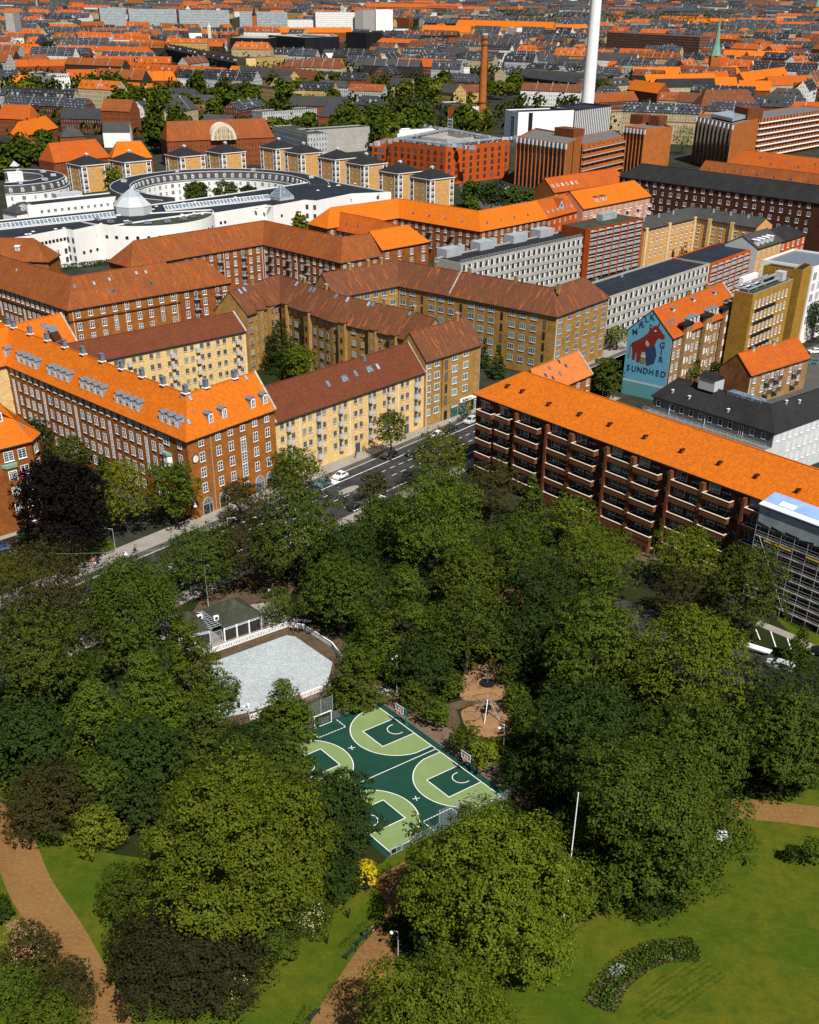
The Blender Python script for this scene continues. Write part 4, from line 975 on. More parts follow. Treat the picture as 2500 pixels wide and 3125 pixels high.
B8r.onroof(0,13.5,.3,'dormer',b.mesh('dormer',[M['tile_orange_deep'],M['grey_light'],M['glass']],uv=False))
for k in range(6): B8r.onroof(0,3+k*3.6,.18,'skylight',skylight_mesh(.9,1.5,'zinc','glass_sky'),tilt=True)
B8r.flush()
B12=Bar('pink_block','pink brick block with white balconies under a plain bright orange roof',[(1780,636),(1986,596.5)],15,7.2,5.4,(0,.4),'brick_pink','tile_orange')
bw=balcony_mesh(1.8,1.1,1.0,'white','white',True)
a,d,L=B12.fac('f',0)
for i in range(12):
    t=2.2+i*(L-4.4)/11; B12.window('f',0,[t],[11.8,8.8,5.8],wo)
    if i%2==1:
        for z in (10.9,7.9,5.0): B12.on_fac('f',0,t+1.4,z,'balcony',bw)
for t in (12,16.5): B12.onroof(0,t,.2,'dormer',dormer_mesh(2.0,1.7,.8,'tile_orange_deep','white',False))
B12.flush()
B12b=Bar('rust_row','rust tiled row with white-framed skylights in front of the ribbed brick tower',[(1690,586),(1905,552)],11,6,5,(0,0),'brick_red','tile_orange_deep')
for k in range(6): B12b.onroof(0,2+k*3.4,.3,'skylight',skylight_mesh(1.2,1.6,'white','glass_sky'),tilt=True)
B12b.grid('f',0,8,[8],wo,2); B12b.flush()
# --- dark brick block with black roof
B13=Bar('dark_block','very long dark brown brick block with black roof and white windows',[(1892,536),(2700,644)],19,6.5,5.0,(1,0),'brick_dark','tile_black')
a,d,L=B13.fac('f',0); wk=win_mesh(1.5,1.6,'side','white','glass','white'); wk1=win_mesh(.75,1.4,'single','white','glass','white')
i=0; t=2.5
while t<L-30:
    for r,z in enumerate((16.4,13.4,10.4,7.4,4.4,1.5)):
        B13.window('f',0,[t+(.5 if r%2 else 0)],[z],wk if (i+r)%3 else wk1)
    t+=4.1; i+=1
B13.window('l',0,[3,6.5,10],[16,13],wk); pipe(B13,'f',0,[20,48],0,18.8,'brick_dark'); B13.flush()
B14=Bar('rust_block','long rust roofed block behind the black roof, with a stepped orange roof beyond',[(2120,540),(2720,620)],20,7,6,(0,0),'brick_red','tile_rust')
for k in range(12): B14.onroof(0,5+k*8,.5,'roof_vent',chim_mesh(.4,.4,.8,'zinc','zinc',False,False))
B14.flush()
B14b=Bar('orange_roof_block','long bright orange roof with two lines of roof lights at the right edge',[(2212,506),(2760,574)],20,7.5,6.5,(.6,0),'brick_red','tile_orange_deep')
for k in range(14): B14b.onroof(0,8+k*7,.35+.25*(k%2),'skylight',skylight_mesh(.9,1.2,'zinc','glass'),tilt=True)
B14b.flush()
# ================================================================ flats, tower houses, school, factory
rz0=lambda x,y:(1600+x*.5217,y*.5217); q0=lambda x,y:(800+x*.5217,y*.5217); l0=lambda x,y:(x*.5217,y*.5217)
a3=lambda x,y:(x/3,420+y/3); b3=lambda x,y:(500+x/3,420+y/3); tw=lambda x,y:(1500+x*.3478,360+y*.3478); g7=lambda x,y:(2150+x*.2029,780+y*.2029); f5=lambda x,y:(1925+x/3,1050+y/3)
def fp(z,*pts): return [G(p[0],p[1],z) for p in pts]
def loggia_mesh(w,h,mat_frame='white',back='dark',glass='glass'):
    """one recessed balcony of a slab block: flat panel, the recess shade put into its dark back"""
    k=('log',w,h,mat_frame,back,glass)
    if k in WMESH: return WMESH[k]
    b=MB(); x=w/2; D=.04
    b.face([(-x,-.02,0),(x,-.02,0),(x,-.02,h),(-x,-.02,h)],1)
    b.face([(-x+.15,-.05,.75),(-.1,-.05,.75),(-.1,-.05,h-.2),(-x+.15,-.05,h-.2)],2)
    b.box((x*.78,-.08,h/2),(w*.22,.12,h),0); b.box((-x+.06,-.08,h/2),(.12,.12,h),0)
    WMESH[k]=b.mesh('loggia',[M[mat_frame],M[back],M[glass]],uv=False); return WMESH[k]
def slab_flats(name,label,p,q,h,depth,bays,floors,first,step,wall='concrete',roof='felt_black',frame='white',back='dark',glass='glass'):
    B=Flat(name,label,rect(G(p[0],p[1],h),G(q[0],q[1],h),depth),h,wall,roof,'apartment block')
    a,d,L=B.fac(0); w=L/bays*.74
    B.grid(0,bays,[first+step*i for i in range(floors)],loggia_mesh(round(w,2),1.75,frame,back,glass),L/bays/2,name='loggia')
    B.band(0,[first-1.15+step*i for i in range(floors)],1.1,wall,'parapet',out=.25)
    return B
B9=slab_flats('slab_block','grey concrete slab of flats with white recessed balconies and grey roof huts',(1408,808),(1788,724),14.5,12,24,5,1.4,2.75)
for u in (-26,-9,9,24): B9.roofbox('stair_hut',u,6.5,7.5,4.5,2.6,'galv')
for u in (-20,-3,14): B9.roofbox('roof_box',u,6.8,2,2,2.6,'galv')
b=MB(); a,d,L=B9.fac(0); n=Vector((-d.y,d.x))
for i in range(int(L/1.6)+1):
    p=a+d*min(L-.1,i*1.6)+n*.6; b.box((p.x,p.y,15.3),(.05,.05,1.0))
for z in (15.75,15.3): 
    p,q_=a+n*.6,a+d*L+n*.6; b.tube((p.x,p.y,z),(q_.x,q_.y,z),.04,n=4)
B9.add(b,'railing',M['grey_light']); B9.flush()
B10=Flat('balcony_block','red framed block with glazed balconies across its whole front, beside the grey slab',rect(G(1796,701,17.5),G(1957,667,17.5),12),17.5,'brick_red_deep','felt_green','apartment block',par=.2)
a,d,L=B10.fac(0)
B10.band(0,[.9+2.8*i for i in range(6)],.9,'film','balcony_front',out=.9); B10.band(0,[2.6+2.8*i for i in range(6)],.18,'concrete','slab',out=1.0)
B10.grid(0,7,[.95+2.8*i for i in range(6)],win_mesh(2.6,1.9,'three','white','glass_teal'),1.9)
for i in range(8):
    p=a+d*(L*i/7); b=MB(); b.box((p.x,p.y,8.9),(.35,2.3,17.3),0,math.atan2(d.y,d.x)); B10.add(b,'party_wall',M['brick_factory'])
B10.roofbox('glass_hut',6,2.5,9,3,2.2,'film'); B10.flush()
B11=Bar('yellow_block','warm yellow brick block round a corner with projecting piers and dark grey roof',[(1968,700),(2124,664),(2310,694)],13.4,5.6,2.6,(0,0),'boards_yellow','tile_grey')
for sg in (0,1):
    a,d,L=B11.fac('f',sg); k=int(L/3.4)
    B11.window('f',sg,[2+i*(L-4)/(k-1) for i in range(k)],[10.8,8.1,5.4,2.7],win_mesh(1.2,1.5,'side','white','glass','white'))
    for t in ((.5,L*.45,L-1.4) if sg==0 else (6.5,L*.6)):
        b=MB(); b.box((0,-.35,6.9),(1.5,.7,13.8)); B11.on_fac('f',sg,t+.5,0,'pier',b.mesh('pier',M['brick_yellow']))
    for i in range(3): B11.onroof(sg,5+i*L/3.5,.75,'roof_vent',chim_mesh(.5,.5,1,'grey_light','grey_light',False))
am2=arch_mesh(1.9,3.2,'brick_rust','black'); B11.on_fac('f',0,B11.fac('f',0)[2]*.62,.2,'gateway',am2); B11.flush()
B15=slab_flats('slab_block','long grey concrete slab of flats with black roof, behind the painted gable',(1855.6,912),(2166,807.8),14.5,14,21,5,1.4,2.75,roof='felt_navy')
for u,v in ((-14,8),(-4,5),(6,9),(15,7)): B15.roofbox('roof_vent',u,v,.6,.6,.9,'galv')
B15.flush()
B16=Flat('balcony_block','red framed glazed flats with black roof at the end of the long grey slab',rect(G(2166,807.8,14.5),G(2304,758,14.5),14),14.5,'brick_factory','felt_navy','apartment block',par=.3)
B16.band(0,[.9+2.75*i for i in range(5)],.9,'galv','balcony_front',out=.7); B16.band(0,[2.55+2.75*i for i in range(5)],.2,'concrete','slab',out=.8)
B16.grid(0,7,[1.0+2.75*i for i in range(5)],win_mesh(2.0,1.7,'three','white','glass_teal'),1.9); a,d,L=B16.fac(0)
for i in range(8): p=a+d*(L*i/7); b=MB(); b.box((p.x,p.y,7.3),(.3,1.7,14.2),0,math.atan2(d.y,d.x)); B16.add(b,'party_wall',M['brick_factory'])
B16.flush()
B17=Bar('mansard_house','pale yellow house with light blue-grey mansard gable and four white dormers',[(2312,757),(2387,733)],15.5,6.2,3.2,(0,0),'boards_yellow','tile_grey',gable='grey_light')
for t in (2,5.5,9.2,12.5): B17.onroof(0,t,.1,'dormer',dormer_mesh(1.5,1.7,.7,'white','white',False))
B17.grid('f',0,5,[12.2,9.2,6.2],win_mesh(1.1,1.8,'bars','white','glass'),1.5); B17.flush()
B17b=Bar('orange_brick_house','orange brick block with dark roof next to the mansard house',[(2387,736),(2460,712)],14,6,3,(0,1),'brick_factory','tile_black'); B17b.grid('f',0,5,[11,8,5],wo,1.6); B17b.flush()
# --- painted gable house
B18=Bar('painted_house','ochre brick house with orange roof whose blue gable is painted with a red cow',[(2052.8,1029.3),(2259,941)],16.8,6.4,5.8,(0,0),'brick_tan','tile_orange_deep',gable='mural_blue',verge=[1])
wm=win_mesh(1.15,1.8,'cross','white','glass','grey_light'); a,d,L=B18.fac('f',0)
k=0
for t in np.arange(1.8,L-1,2.6):
    for z in (14.1,10.9,7.7,4.5,1.4): B18.window('f',0,[float(t)],[z],wm if k%4!=2 else win_mesh(.6,1.3,'single','white','glass'))
    k+=1
for t in (7.2,18.5,30): 
    b=MB(); b.box((0,-.5,9.3),(3.4,1.0,18.6)); b.prism([(-2.6,1.2),(-2.0,-1.2),(2.0,-1.2),(2.6,1.2)],18.6,19.1,1)
    for z in (16.2,13,9.8,6.6,3.4): b.box((-.7,-1.02,z),(.8,.08,1.6),2); b.box((.9,-1.02,z-.2),(.6,.08,1.2),2)
    B18.on_fac('f',0,t,0,'stair_bay',b.mesh('stair_bay',[M['brick_tan'],M['black'],M['white']]))
for t in (11,13.2,15.4,22.2,24.4,26.6,33.5,35.5): B18.onroof(0,t,.12,'dormer',dormer_mesh(1.3,1.5,.9,'zinc','zinc'))
for t,k in ((8,.7),(20,.75),(32,.7)): B18.onroof(0,t,k,'dormer',dormer_mesh(1.2,.8,.9,'zinc','zinc',False))
for t in (2.5,5.2): B18.onroof(0,t,.35,'skylight',skylight_mesh(.9,1.6,'zinc','glass'),tilt=True)
for t in (10,20,30): B18.onroof(0,t,1,'chimney',cb)
pipe(B18,'f',0,[.4,16.4,28],0,16.6,'black',.1)
# painted picture on the gable, in gable coordinates s (from the back corner, metres) and z
ga,gd,gL=B18.fac('l',0); grz=math.atan2(gd.y,gd.x)
def paint(name,pts,mat,y=.03):
    b=MB(); f=[(x,-y,z) for x,z in pts]; b.hexa([(x,-y,z) for x,z in pts],[(x,-y-.012,z) for x,z in pts],0,True)
    o=B18.place(name,b.mesh(name,M[mat],uv=False),(ga.x,ga.y,0),grz); return o
for z0,zz,mt in ((0.02,3.6,'turq'),(3.6,4.1,'grey_light')): paint('painted_band',[(.02,z0),(gL-.02,z0),(gL-.02,zz),(.02,zz)],mt,.02)
paint('painted_cow',[(1.6,13.6),(2.6,14.2),(4.2,15.2),(5.8,16.6),(6.2,17.6),(6.0,18.2),(6.7,18.0),(7.3,18.7),(8.2,18.9),(9.0,18.2),(10.0,17.2),(10.7,16.8),(10.6,15.9),(9.7,15.8),(9.2,16.1),(8.6,15.4),(8.2,14.2),(8.0,13.0),(8.5,12.4),(8.8,10.6),(8.3,9.8),(7.6,11.8),(5.6,11.9),(4.6,11.8),(4.4,9.0),(3.4,8.9),(3.3,11.3),(3.0,11.3),(2.9,9.4),(2.1,9.3),(2.0,11.4),(1.7,12.2)],'mural_red')
paint('painted_horn',[(6.3,18.3),(5.9,19.0),(6.4,18.7),(7.0,18.7)],'mural_navy'); paint('painted_horn',[(8.3,18.9),(8.7,19.9),(8.9,19.4),(8.7,18.6)],'mural_navy')
paint('painted_tail',[(1.6,13.5),(1.1,12.8),(1.0,10.6),(.8,9.6),(1.15,9.6),(1.3,12.4),(1.8,13.1)],'mural_red')
paint('painted_eye',[(7.6,17.7),(8.1,17.7),(8.1,17.4),(7.6,17.4)],'white',.05)
paint('painted_woman',[(6.2,13.4),(7.4,14.1),(8.4,13.6),(9.0,11.6),(8.6,9.4),(7.4,8.9),(6.3,9.0),(6.0,10.6),(5.9,11.6),(5.4,11.7),(5.7,12.5)],'mural_navy',.045)
paint('painted_head',[(5.6,14.8),(6.4,14.9),(6.7,14.0),(6.3,13.3),(5.7,13.5),(5.4,14.1)],'skin',.05); paint('painted_hair',[(5.4,15.0),(6.2,15.5),(7.1,15.0),(7.2,13.4),(6.8,12.6),(6.6,14.2),(5.9,14.8)],'mural_red',.06)
paint('painted_hand',[(5.0,11.6),(5.6,11.8),(5.9,10.9),(5.0,10.6)],'skin',.06); paint('painted_shoe',[(6.3,9.0),(7.2,9.0),(7.2,8.6),(6.3,8.7)],'mural_red',.05)
paint('painted_bucket',[(4.6,10.6),(6.0,10.6),(5.8,8.9),(4.7,8.9)],'mural_green',.055); paint('painted_milk',[(4.6,10.9),(6.0,10.9),(6.0,10.5),(4.6,10.5)],'cream',.065)
def letter(ch,s,z,size,rot=0,mat='mural_navy',B=None):
    cu=bpy.data.curves.new('lettering','FONT'); cu.body=ch; cu.size=size; cu.align_x='CENTER'; cu.align_y='CENTER'; cu.extrude=.012; cu.offset=.028; cu.resolution_u=3; cu.materials.append(M[mat])
    tmp=bpy.data.objects.new('lettering',cu); me=bpy.data.meshes.new_from_object(tmp); bpy.data.objects.remove(tmp); me.materials.clear(); me.materials.append(M[mat]); o=mesh_obj('lettering',me,B18.root)
    p=ga+gd*s; n=Vector((gd.y,-gd.x)); o.location=Vector((p.x+n.x*.06,p.y+n.y*.06,z))-B18.o
    o.rotation_euler=(math.pi/2,0,grz)
    if rot: o.rotation_mode='QUATERNION'; o.rotation_quaternion=Matrix.Rotation(grz,3,'Z').to_quaternion()@Matrix.Rotation(math.pi/2,3,'X').to_quaternion()@Matrix.Rotation(rot,3,'Z').to_quaternion()
    return o
for ch,s,z,r in (('M',2.1,16.3,.25),('Æ',3.6,18.3,.45),('L',5.0,19.9,.35),('K',6.5,20.7,.1),('G',10.3,14.3,0),('I',10.3,12.6,0),('R',10.4,10.7,0)): letter(ch,s,z,2.1,r)
for i,ch in enumerate('SUNDHED'): letter(ch,1.3+i*1.72,7.0+i*.02,2.1)
B18.flush()
B20=Bar('small_house','low brick house with bright orange roof, rough brick gable and iron balconies',[(2291,1142.6),(2471,1088)],8.6,4.75,4.2,(0,0),'brick_tan','tile_orange_deep',gable='brick_mixed')
a,d,L=B20.fac('f',0)
for t in (2.2,6,10,14.2,18.2,22.5): B20.window('f',0,[t],[6.0,3.0],win_mesh(1.1,1.7,'cross','white','glass','white'))
for t in (8,12.2,20.4):
    for z in (5.2,2.2): B20.on_fac('f',0,t,z,'balcony',balcony_mesh(2.4,1.2,1.0,'black','concrete_dark',True)); B20.window('f',0,[t],[z],win_mesh(1.2,2.1,'two','white','glass'),'balcony_door')
for t in (6,15): B20.onroof(0,t,.95,'chimney',chim_mesh(.6,.6,.8,'grey_light','zinc',False))
pipe(B20,'f',0,[.3],0,8.4,'white'); B20.flush()
# --- ochre tower with pipes on the roof
hG=23.2
BG=Flat('office_tower','tall mustard brick block with black window bands and silver pipes on its flat roof',fp(hG,g7(735,605),g7(1335,375),g7(1050,330),g7(450,545)),hG,'brick_mustard','felt_green','office block',par=.4,cap='concrete')
seg=[i for i in range(4) if abs(BG.fac(i)[2])>0]
def front_seg(B): return max(range(len(B.F)),key=lambda i:B.fac(i)[1].x+B.fac(i)[1].y)
fs=front_seg(BG); a,d,L=BG.fac(fs)
for r in range(6):
    z=19.6-r*3.3; BG.grid(fs,9,[z],win_mesh(.95,1.9,'cross','white','glass','white'),2.2,3.2)
    BG.band(fs,[z-1.35],.95,'black','shutter_band',t0=2.6,t1=L*.62,out=.05)
BG.flush()
bt=MB()
def rp(B,u,v,z=.6): 
    a,d,L=B.fac(front_seg(B)); n=Vector((-d.y,d.x)); p=a+d*u+n*v; return (p.x,p.y,B.h+z)
for v in (3.0,5.2,7.2): bt.tube(rp(BG,3.0,v),rp(BG,L-1.5,v),.3,n=8)
for u in (3.2,8,13): bt.tube(rp(BG,u,3.0),rp(BG,u,7.2),.28,n=8); bt.tube(rp(BG,u,3.0,0),rp(BG,u,3.0,.7),.22,n=8)
bt.tube(rp(BG,L*.55,4.2,1.5),rp(BG,L-1,4.2,1.5),.35,n=8); bt.tube(rp(BG,L*.55,4.2,.3),rp(BG,L*.55,4.2,1.5),.35,n=8)
BG.add(bt,'roof_pipes',M['steel']); bt=MB(); c=rp(BG,L*.62,9.0,.8); bt.box(c,(9,1.2,1.6),0,math.atan2(d.y,d.x)); BG.add(bt,'skylight_box',M['white'])
bt=MB(); c=rp(BG,L-2.2,3,1.2); bt.box(c,(2.4,2.4,2.4),0,math.atan2(d.y,d.x)); BG.add(bt,'air_handler',M['grey_light'])
pts=fp(25.2,g7(1340,215),g7(1480,240),g7(1620,150),g7(1480,120))
BGs=Flat('stair_tower','windowless mustard brick stair tower joined to the block with roof pipes',pts,25.2,'brick_mustard','felt_black','office block',par=.3)
BGr=Flat('office_block','narrow mustard brick end with pairs of white windows, right of the stair tower',rect(G(*g7(1515,262),22.5),G(*g7(1612,228),22.5),13),22.5,'brick_mustard','felt_black','office block',par=.3)
BGr.grid(0,2,[19.5,16.2,12.9,9.6,6.3],win_mesh(1.0,1.9,'cross','white','glass','white'),1.5); BGr.flush()
WH=Flat('white_glass_block','white glazed staircase block behind the mustard tower at the right edge',rect(G(*g7(1640,200),22),G(*g7(1640,200),22)+Vector((14,17,0)),16),22,'white_wall','zinc','office block'); WH.grid(0,5,[18.5,15.4,12.3,9.2,6],win_mesh(2.6,2.3,'bars','white','glass_sky'),2.2); WH.flush()
# --- grey timber block with roof terrace
hB=11.8
B21=Bar('grey_block','grey boarded block with charcoal hipped roof and railed roof terrace, right of the painted gable',[f5(212,462),f5(1318,800),f5(1900,590)],hB,5.4,3.4,(.4,0),'boards_grey','tile_black',gable=None)
a,d,L=B21.fac('f',0)
wg=win_mesh(1.1,1.5,'single','white','glass'); B21.window('f',0,[L*k for k in (.05,.175,.255,.335,.415,.495,.58,.66,.835,.925)],[9.4],wg); B21.window('f',0,[L*.75],[8.4],win_mesh(1.2,2.4,'two','white','glass'),'terrace_door')
a2,d2,L2=B21.fac('f',1); b=MB(); n=Vector((d2.y,-d2.x)); p,q=a2+n*.04,a2+d2*L2+n*.04; b.face([(p.x,p.y,0),(q.x,q.y,0),(q.x,q.y,hB-.1),(p.x,p.y,hB-.1)]); B21.add(b,'cladding',M['boards_white'])
for z in (9.2,6.1,3.0): B21.window('f',1,[1.8+i*2.3 for i in range(9)] if z>9 else [6.4+i*2.3 for i in range(7)],[z],win_mesh(.95,1.9,'cross','white','glass','white'))
# terrace storey below
n=Vector((d.y,-d.x)); P4=[a-d*1.0,a+d*(L+.0),a+d*(L+.0)+n*2.3,a-d*1.0+n*2.3]; b=MB(); b.prism(P4,0,8.2,0,1); B21.add(b,'terrace',[M['boards_white'],M['concrete_dark']])
b=MB(); e0,e1=P4[3]+d*.1-n*.15,P4[2]-d*.1-n*.15; K=int(L/1.9)
for i in range(K+1): p=e0+(e1-e0)*(i/K); b.box((p.x,p.y,8.75),(.06,.06,1.1))
for z in (9.3,8.75): b.tube((e0.x,e0.y,z),(e1.x,e1.y,z),.045,n=4)
B21.add(b,'railing',M['grey_light']); 
for t in (5.0,L*.455): pipe(B21,'f',0,[t],8.2,11.5,'white')
for sg,t,k in ((0,4,.3),(0,9,.25),(0,20,.2),(1,10,.85),(1,14,.7)): B21.onroof(sg,t,k,'roof_vent',chim_mesh(.4,.4,.6,'grey_light','white',False,False))
b=MB(); b.box((0,0,.9),(4.4,3.6,2.6),0); b.hexa([(-2.4,-2,2.2),(2.4,-2,2.2),(2.4,2,2.2),(-2.4,2,2.2)],[(-2.4,0,3.2),(2.4,0,3.2),(2.4,.05,3.2),(-2.4,.05,3.2)],1); B21.onroof(0,11.5,1,'roof_hut',b.mesh('roof_hut',[M['grey_light'],M['felt_black']],uv=False),'b')
b=MB(); b.box((0,0,.25),(9,2.2,.7),0); B21.onroof(0,21,.93,'roof_glazing',b.mesh('roof_glazing',M['glass_sky'],uv=False),'b'); B21.flush()
B23=Bar('peach_house','small house with pale peach-orange roof tucked behind the long orange roof',[z3(120,570),z3(395,455)],8.5,4.6,4.6,(0,0),'brick_rust','tile_peach',verge=[1])
for k in ((4,.5),(7,.7),(9.5,.35),(12,.8),(13.5,.55),(6,.3)): B23.onroof(0,k[0],k[1],'skylight',skylight_mesh(.8,1.1,'zinc','glass'),tilt=True)
B23.grid('f',0,5,[5.6,2.6],wo,1.6); B23.flush()
# --- red block with bay windows at the left edge
E1=lambda x,y:(x*.1913,1150+y*.1913)
B25=Bar('bay_window_block','red brick block with orange roof and white bay windows under green copper caps',[G(-120,1392,17.5),E1(482,986),E1(600,872)],17.5,5.5,6,(0,1),'brick_red','tile_orange')
a,d,L=B25.fac('f',0); wb=win_mesh(1.7,1.9,'bars','white','glass','white')
B25.window('f',0,[L-2.2],[14.2,10.9,7.6,4.3,1.2],wb); B25.window('f',0,[L-5.0,L-11],[14.2],win_mesh(2.0,1.9,'bars','white','glass','white')); B25.window('f',0,[L-8],[14.2],wb)
b=MB(); prof=[(-1.5,0),(-.95,-.9),(.95,-.9),(1.5,0)]; b.prism(prof,0,9.6,0); b.prism([(-1.75,.1),(-1.1,-1.15),(1.1,-1.15),(1.75,.1)],9.6,10.2,1)
for z in (.5,3.8,7.1):
    b.box((0,-.93,z+.95),(1.8,.1,1.9),2); b.box((0,-.99,z+.95),(1.5,.04,1.6),3)
    for x in (-.38,.38,0): b.box((x,-1.02,z+.95),(.07,.05,1.7),2)
    for k in (.45,.95,1.45): b.box((0,-1.02,z+k),(1.6,.05,.07),2)
for t in (L-5.2,L-11): B25.on_fac('f',0,t,3.6,'bay_window',b.mesh('bay_window',[M['brick_red'],M['copper_green'],M['white'],M['glass']]))
B25.window('f',1,[1.9],[14.2,10.9,7.6,4.3],wb); B25.onroof(1,1.5,.25,'skylight',skylight_mesh(.7,1.2,'zinc','glass_sky'),tilt=True)
for t in (L-4,L-7): B25.onroof(0,t,.55,'dormer',dm)
B25.flush()
# --- big orange block with brick balconies facing the park
zB=18.5
LB=G(1455,1195,zB); RB=G(2341,1518,zB); dB=(RB-LB).normalized(); RB2=LB+dB*125
B22=Bar('balcony_house','long red brick house with bright orange roof and brick balconies facing the park',[LB,RB2],zB,7.0,4.7,(1,0),'brick_dark','tile_orange',over=.7)  # dark wall brick puts the shade behind the balconies into the colour
aB=V2(LB); nB=Vector((dB.y,-dB.x)); rzB=math.atan2(dB.y,dB.x)
def bbox(t0,t1,n0,n1,z0,z1,mb,m=0):
    P=[aB+V2(dB)*t0+nB*n0,aB+V2(dB)*t0+nB*n1,aB+V2(dB)*t1+nB*n1,aB+V2(dB)*t1+nB*n0]; mb.prism(P,z0,z1,m,bottom=True)
RIM=[15.85-3.12*k for k in range(5)]
wbal=win_mesh(2.5,1.75,'side','grey_light','glass_teal'); wbal2=win_mesh(2.2,2.3,'three','brick_dark','glass')
def bal_unit(t0,t1,proj,rims,label=None,deep=True):
    w=t1-t0
    k=('bb',round(w,1),proj)
    if k not in WMESH:
        b=MB(); x=w/2; P=[(-x,0),(-x,-proj),(x,-proj),(x,0)]
        b.box((0,-proj/2,-.95),(w,proj,.2),0); b.box((0,-proj+.09,-.45),(w,.18,.9),0); 
        for sx in (-1,1): b.box((sx*(x-.09),-proj/2+.05,-.45),(.18,proj-.1,.9),0)
        b.box((0,-proj+.1,.04),(w+.1,.3,.09),1)
        for sx in (-1,1): b.box((sx*(x-.1),-proj/2+.1,.04),(.3,proj-.2,.09),1)
        WMESH[k]=b.mesh('balcony',[M['brick_balcony'],M['cream']])
    for z in rims:
        c=aB+V2(dB)*(t0+t1)/2; B22.place('balcony',WMESH[k],(c.x,c.y,z),rzB)
def pierb(t0,t1,z0,z1,out=1.35):
    b=MB(); bbox(t0,t1,0,out,z0,z1,b); B22.add(b,'pier',M['brick_balcony'])
def slab_back(t0,t1,rims):
    for z in rims:
        c=aB+V2(dB)*(t0+1.5); B22.wins.append((wbal,(c.x,c.y,z+.1-.0),rzB,'window'))
        c=aB+V2(dB)*(t1-1.9); B22.wins.append((wbal2,(c.x,c.y,z-.9),rzB,'balcony_door'))
        b=MB(); bbox(t0+.2,t0+2.8,.02,.55,z+1.9,z+2.05,b); B22.add(b,'awning_box',M['grey_light'])
groups=[(22.3,28.9,29.9,36.1),(38.6,45.2,46.1,52.2),(54.4,61.7,62.5,68.6),(70.9,78.2,79.0,85.2),(87.4,94.2,95,101.4)]
bal_unit(1.6,6.3,1.5,[15.3-3.12*k for k in range(5)]); bal_unit(7.6,11.7,1.5,[15.6-3.12*k for k in range(5)]); slab_back(1.6,6.3,[15.3-3.12*k for k in range(5)]); slab_back(7.4,11.9,[15.6-3.12*k for k in range(5)])
pierb(13.2,13.8,0,zB-1.0); bal_unit(13.8,20.2,1.5,RIM); slab_back(13.8,20.2,RIM)
for g in groups:
    pierb(g[0],g[0]+.6,0,zB-1.0); pierb(g[1],g[2],0,zB-1.0)
    bal_unit(g[0]+.6,g[1],1.25,RIM); bal_unit(g[2],g[3],1.6,RIM); slab_back(g[0]+.6,g[1],RIM); slab_back(g[2],g[3],RIM)
    b=MB(); bbox(g[0]+.6,g[1],0,1.25,0,2.3,b); bbox(g[2],g[3],0,1.55,0,2.3,b)
    for i in range(10):
        t=g[0]+1+i*1.3
        if t<g[3]-.6: bbox(t,t+.45,1.2,1.64 if t>g[2]-.3 else 1.30,.7,1.5,b,1)
    B22.add(b,'plinth',[M['brick_balcony'],M['dark']])
for t0,t1 in ((11.9,13.2),(20.4,22.2),(36.2,38.5),(52.3,54.3),(68.7,70.8)):
    for z in RIM: B22.wins.append((win_mesh(1.0,1.3,'single','brick_dark','glass_teal'),tuple(aB+V2(dB)*(t0+t1)/2)+(z-.4,),rzB,'stair_window'))
rh=MB(); rh.box((0,0,.25),(.55,1.1,.5),0); rh.box((0,-.2,.5),(.6,.9,.06),1); rhm=rh.mesh('roof_hatch',[M['brick_brown'],M['black']],uv=False)
for t,k in ((6.5,.42),(11,.42),(19.5,.33),(28,.35),(36,.36),(45,.36),(54,.34),(62.5,.36),(70.5,.36),(79,.36)): B22.onroof(0,t,k,'roof_hatch',rhm)
B22.flush(100)
# scaffolding with blue sheeting on its right part
SC=Bldg('scaffold','scaffolding with grey netting and a blue and white tarpaulin roof on the orange-roofed house','scaffolding',None,tuple(aB+V2(dB)*90)+(0,))
b=MB(); nl=9
for i in range(14):
    t=76+i*2.6
    for nn in (2.2,3.4):
        p=aB+V2(dB)*t+nB*nn; b.tube((p.x,p.y,0),(p.x,p.y,17.5),.05,n=4)
SC.add(b,'standards',M['steel']); b=MB()
for k in range(nl):
    z=1.9*k+1.5
    for nn in (2.2,3.4):
        for dz in (0,.5,1.0):
            p=aB+V2(dB)*76+nB*nn; q=aB+V2(dB)*110+nB*nn; b.tube((p.x,p.y,z+dz),(q.x,q.y,z+dz),.035,n=4)
SC.add(b,'ledgers',M['steel']); b=MB()
for k in range(nl): bbox(76,110,2.3,3.3,1.9*k+1.42,1.9*k+1.5,b)
SC.add(b,'decks',M['concrete']); b=MB()
for t in (77,90): 
    for k in range(3):
        p=aB+V2(dB)*(t+k*2.6)+nB*3.45; q=aB+V2(dB)*(t+k*2.6+2.6)+nB*3.45; b.tube((p.x,p.y,13-k*4),(q.x,q.y,9-k*4),.04,n=4)
SC.add(b,'braces',M['steel']); b=MB()
for t in (78,86.5): bbox(t,t+5.5,3.4,3.5,12.4,12.65,b)
SC.add(b,'guard_boards',M['line_yellow']); b=MB()
for i in range(12):
    t=76.2+i*2.8; z=15.6 if i else 15.9
    P=[aB+V2(dB)*t+nB*3.55,aB+V2(dB)*(t+2.8)+nB*3.55]; b.face([(P[0].x,P[0].y,z+random.uniform(-.6,.3)),(P[1].x,P[1].y,15.6+random.uniform(-.6,.3)),(P[1].x,P[1].y,18.2),(P[0].x,P[0].y,18.2)])
SC.add(b,'netting',M['film']); b=MB()
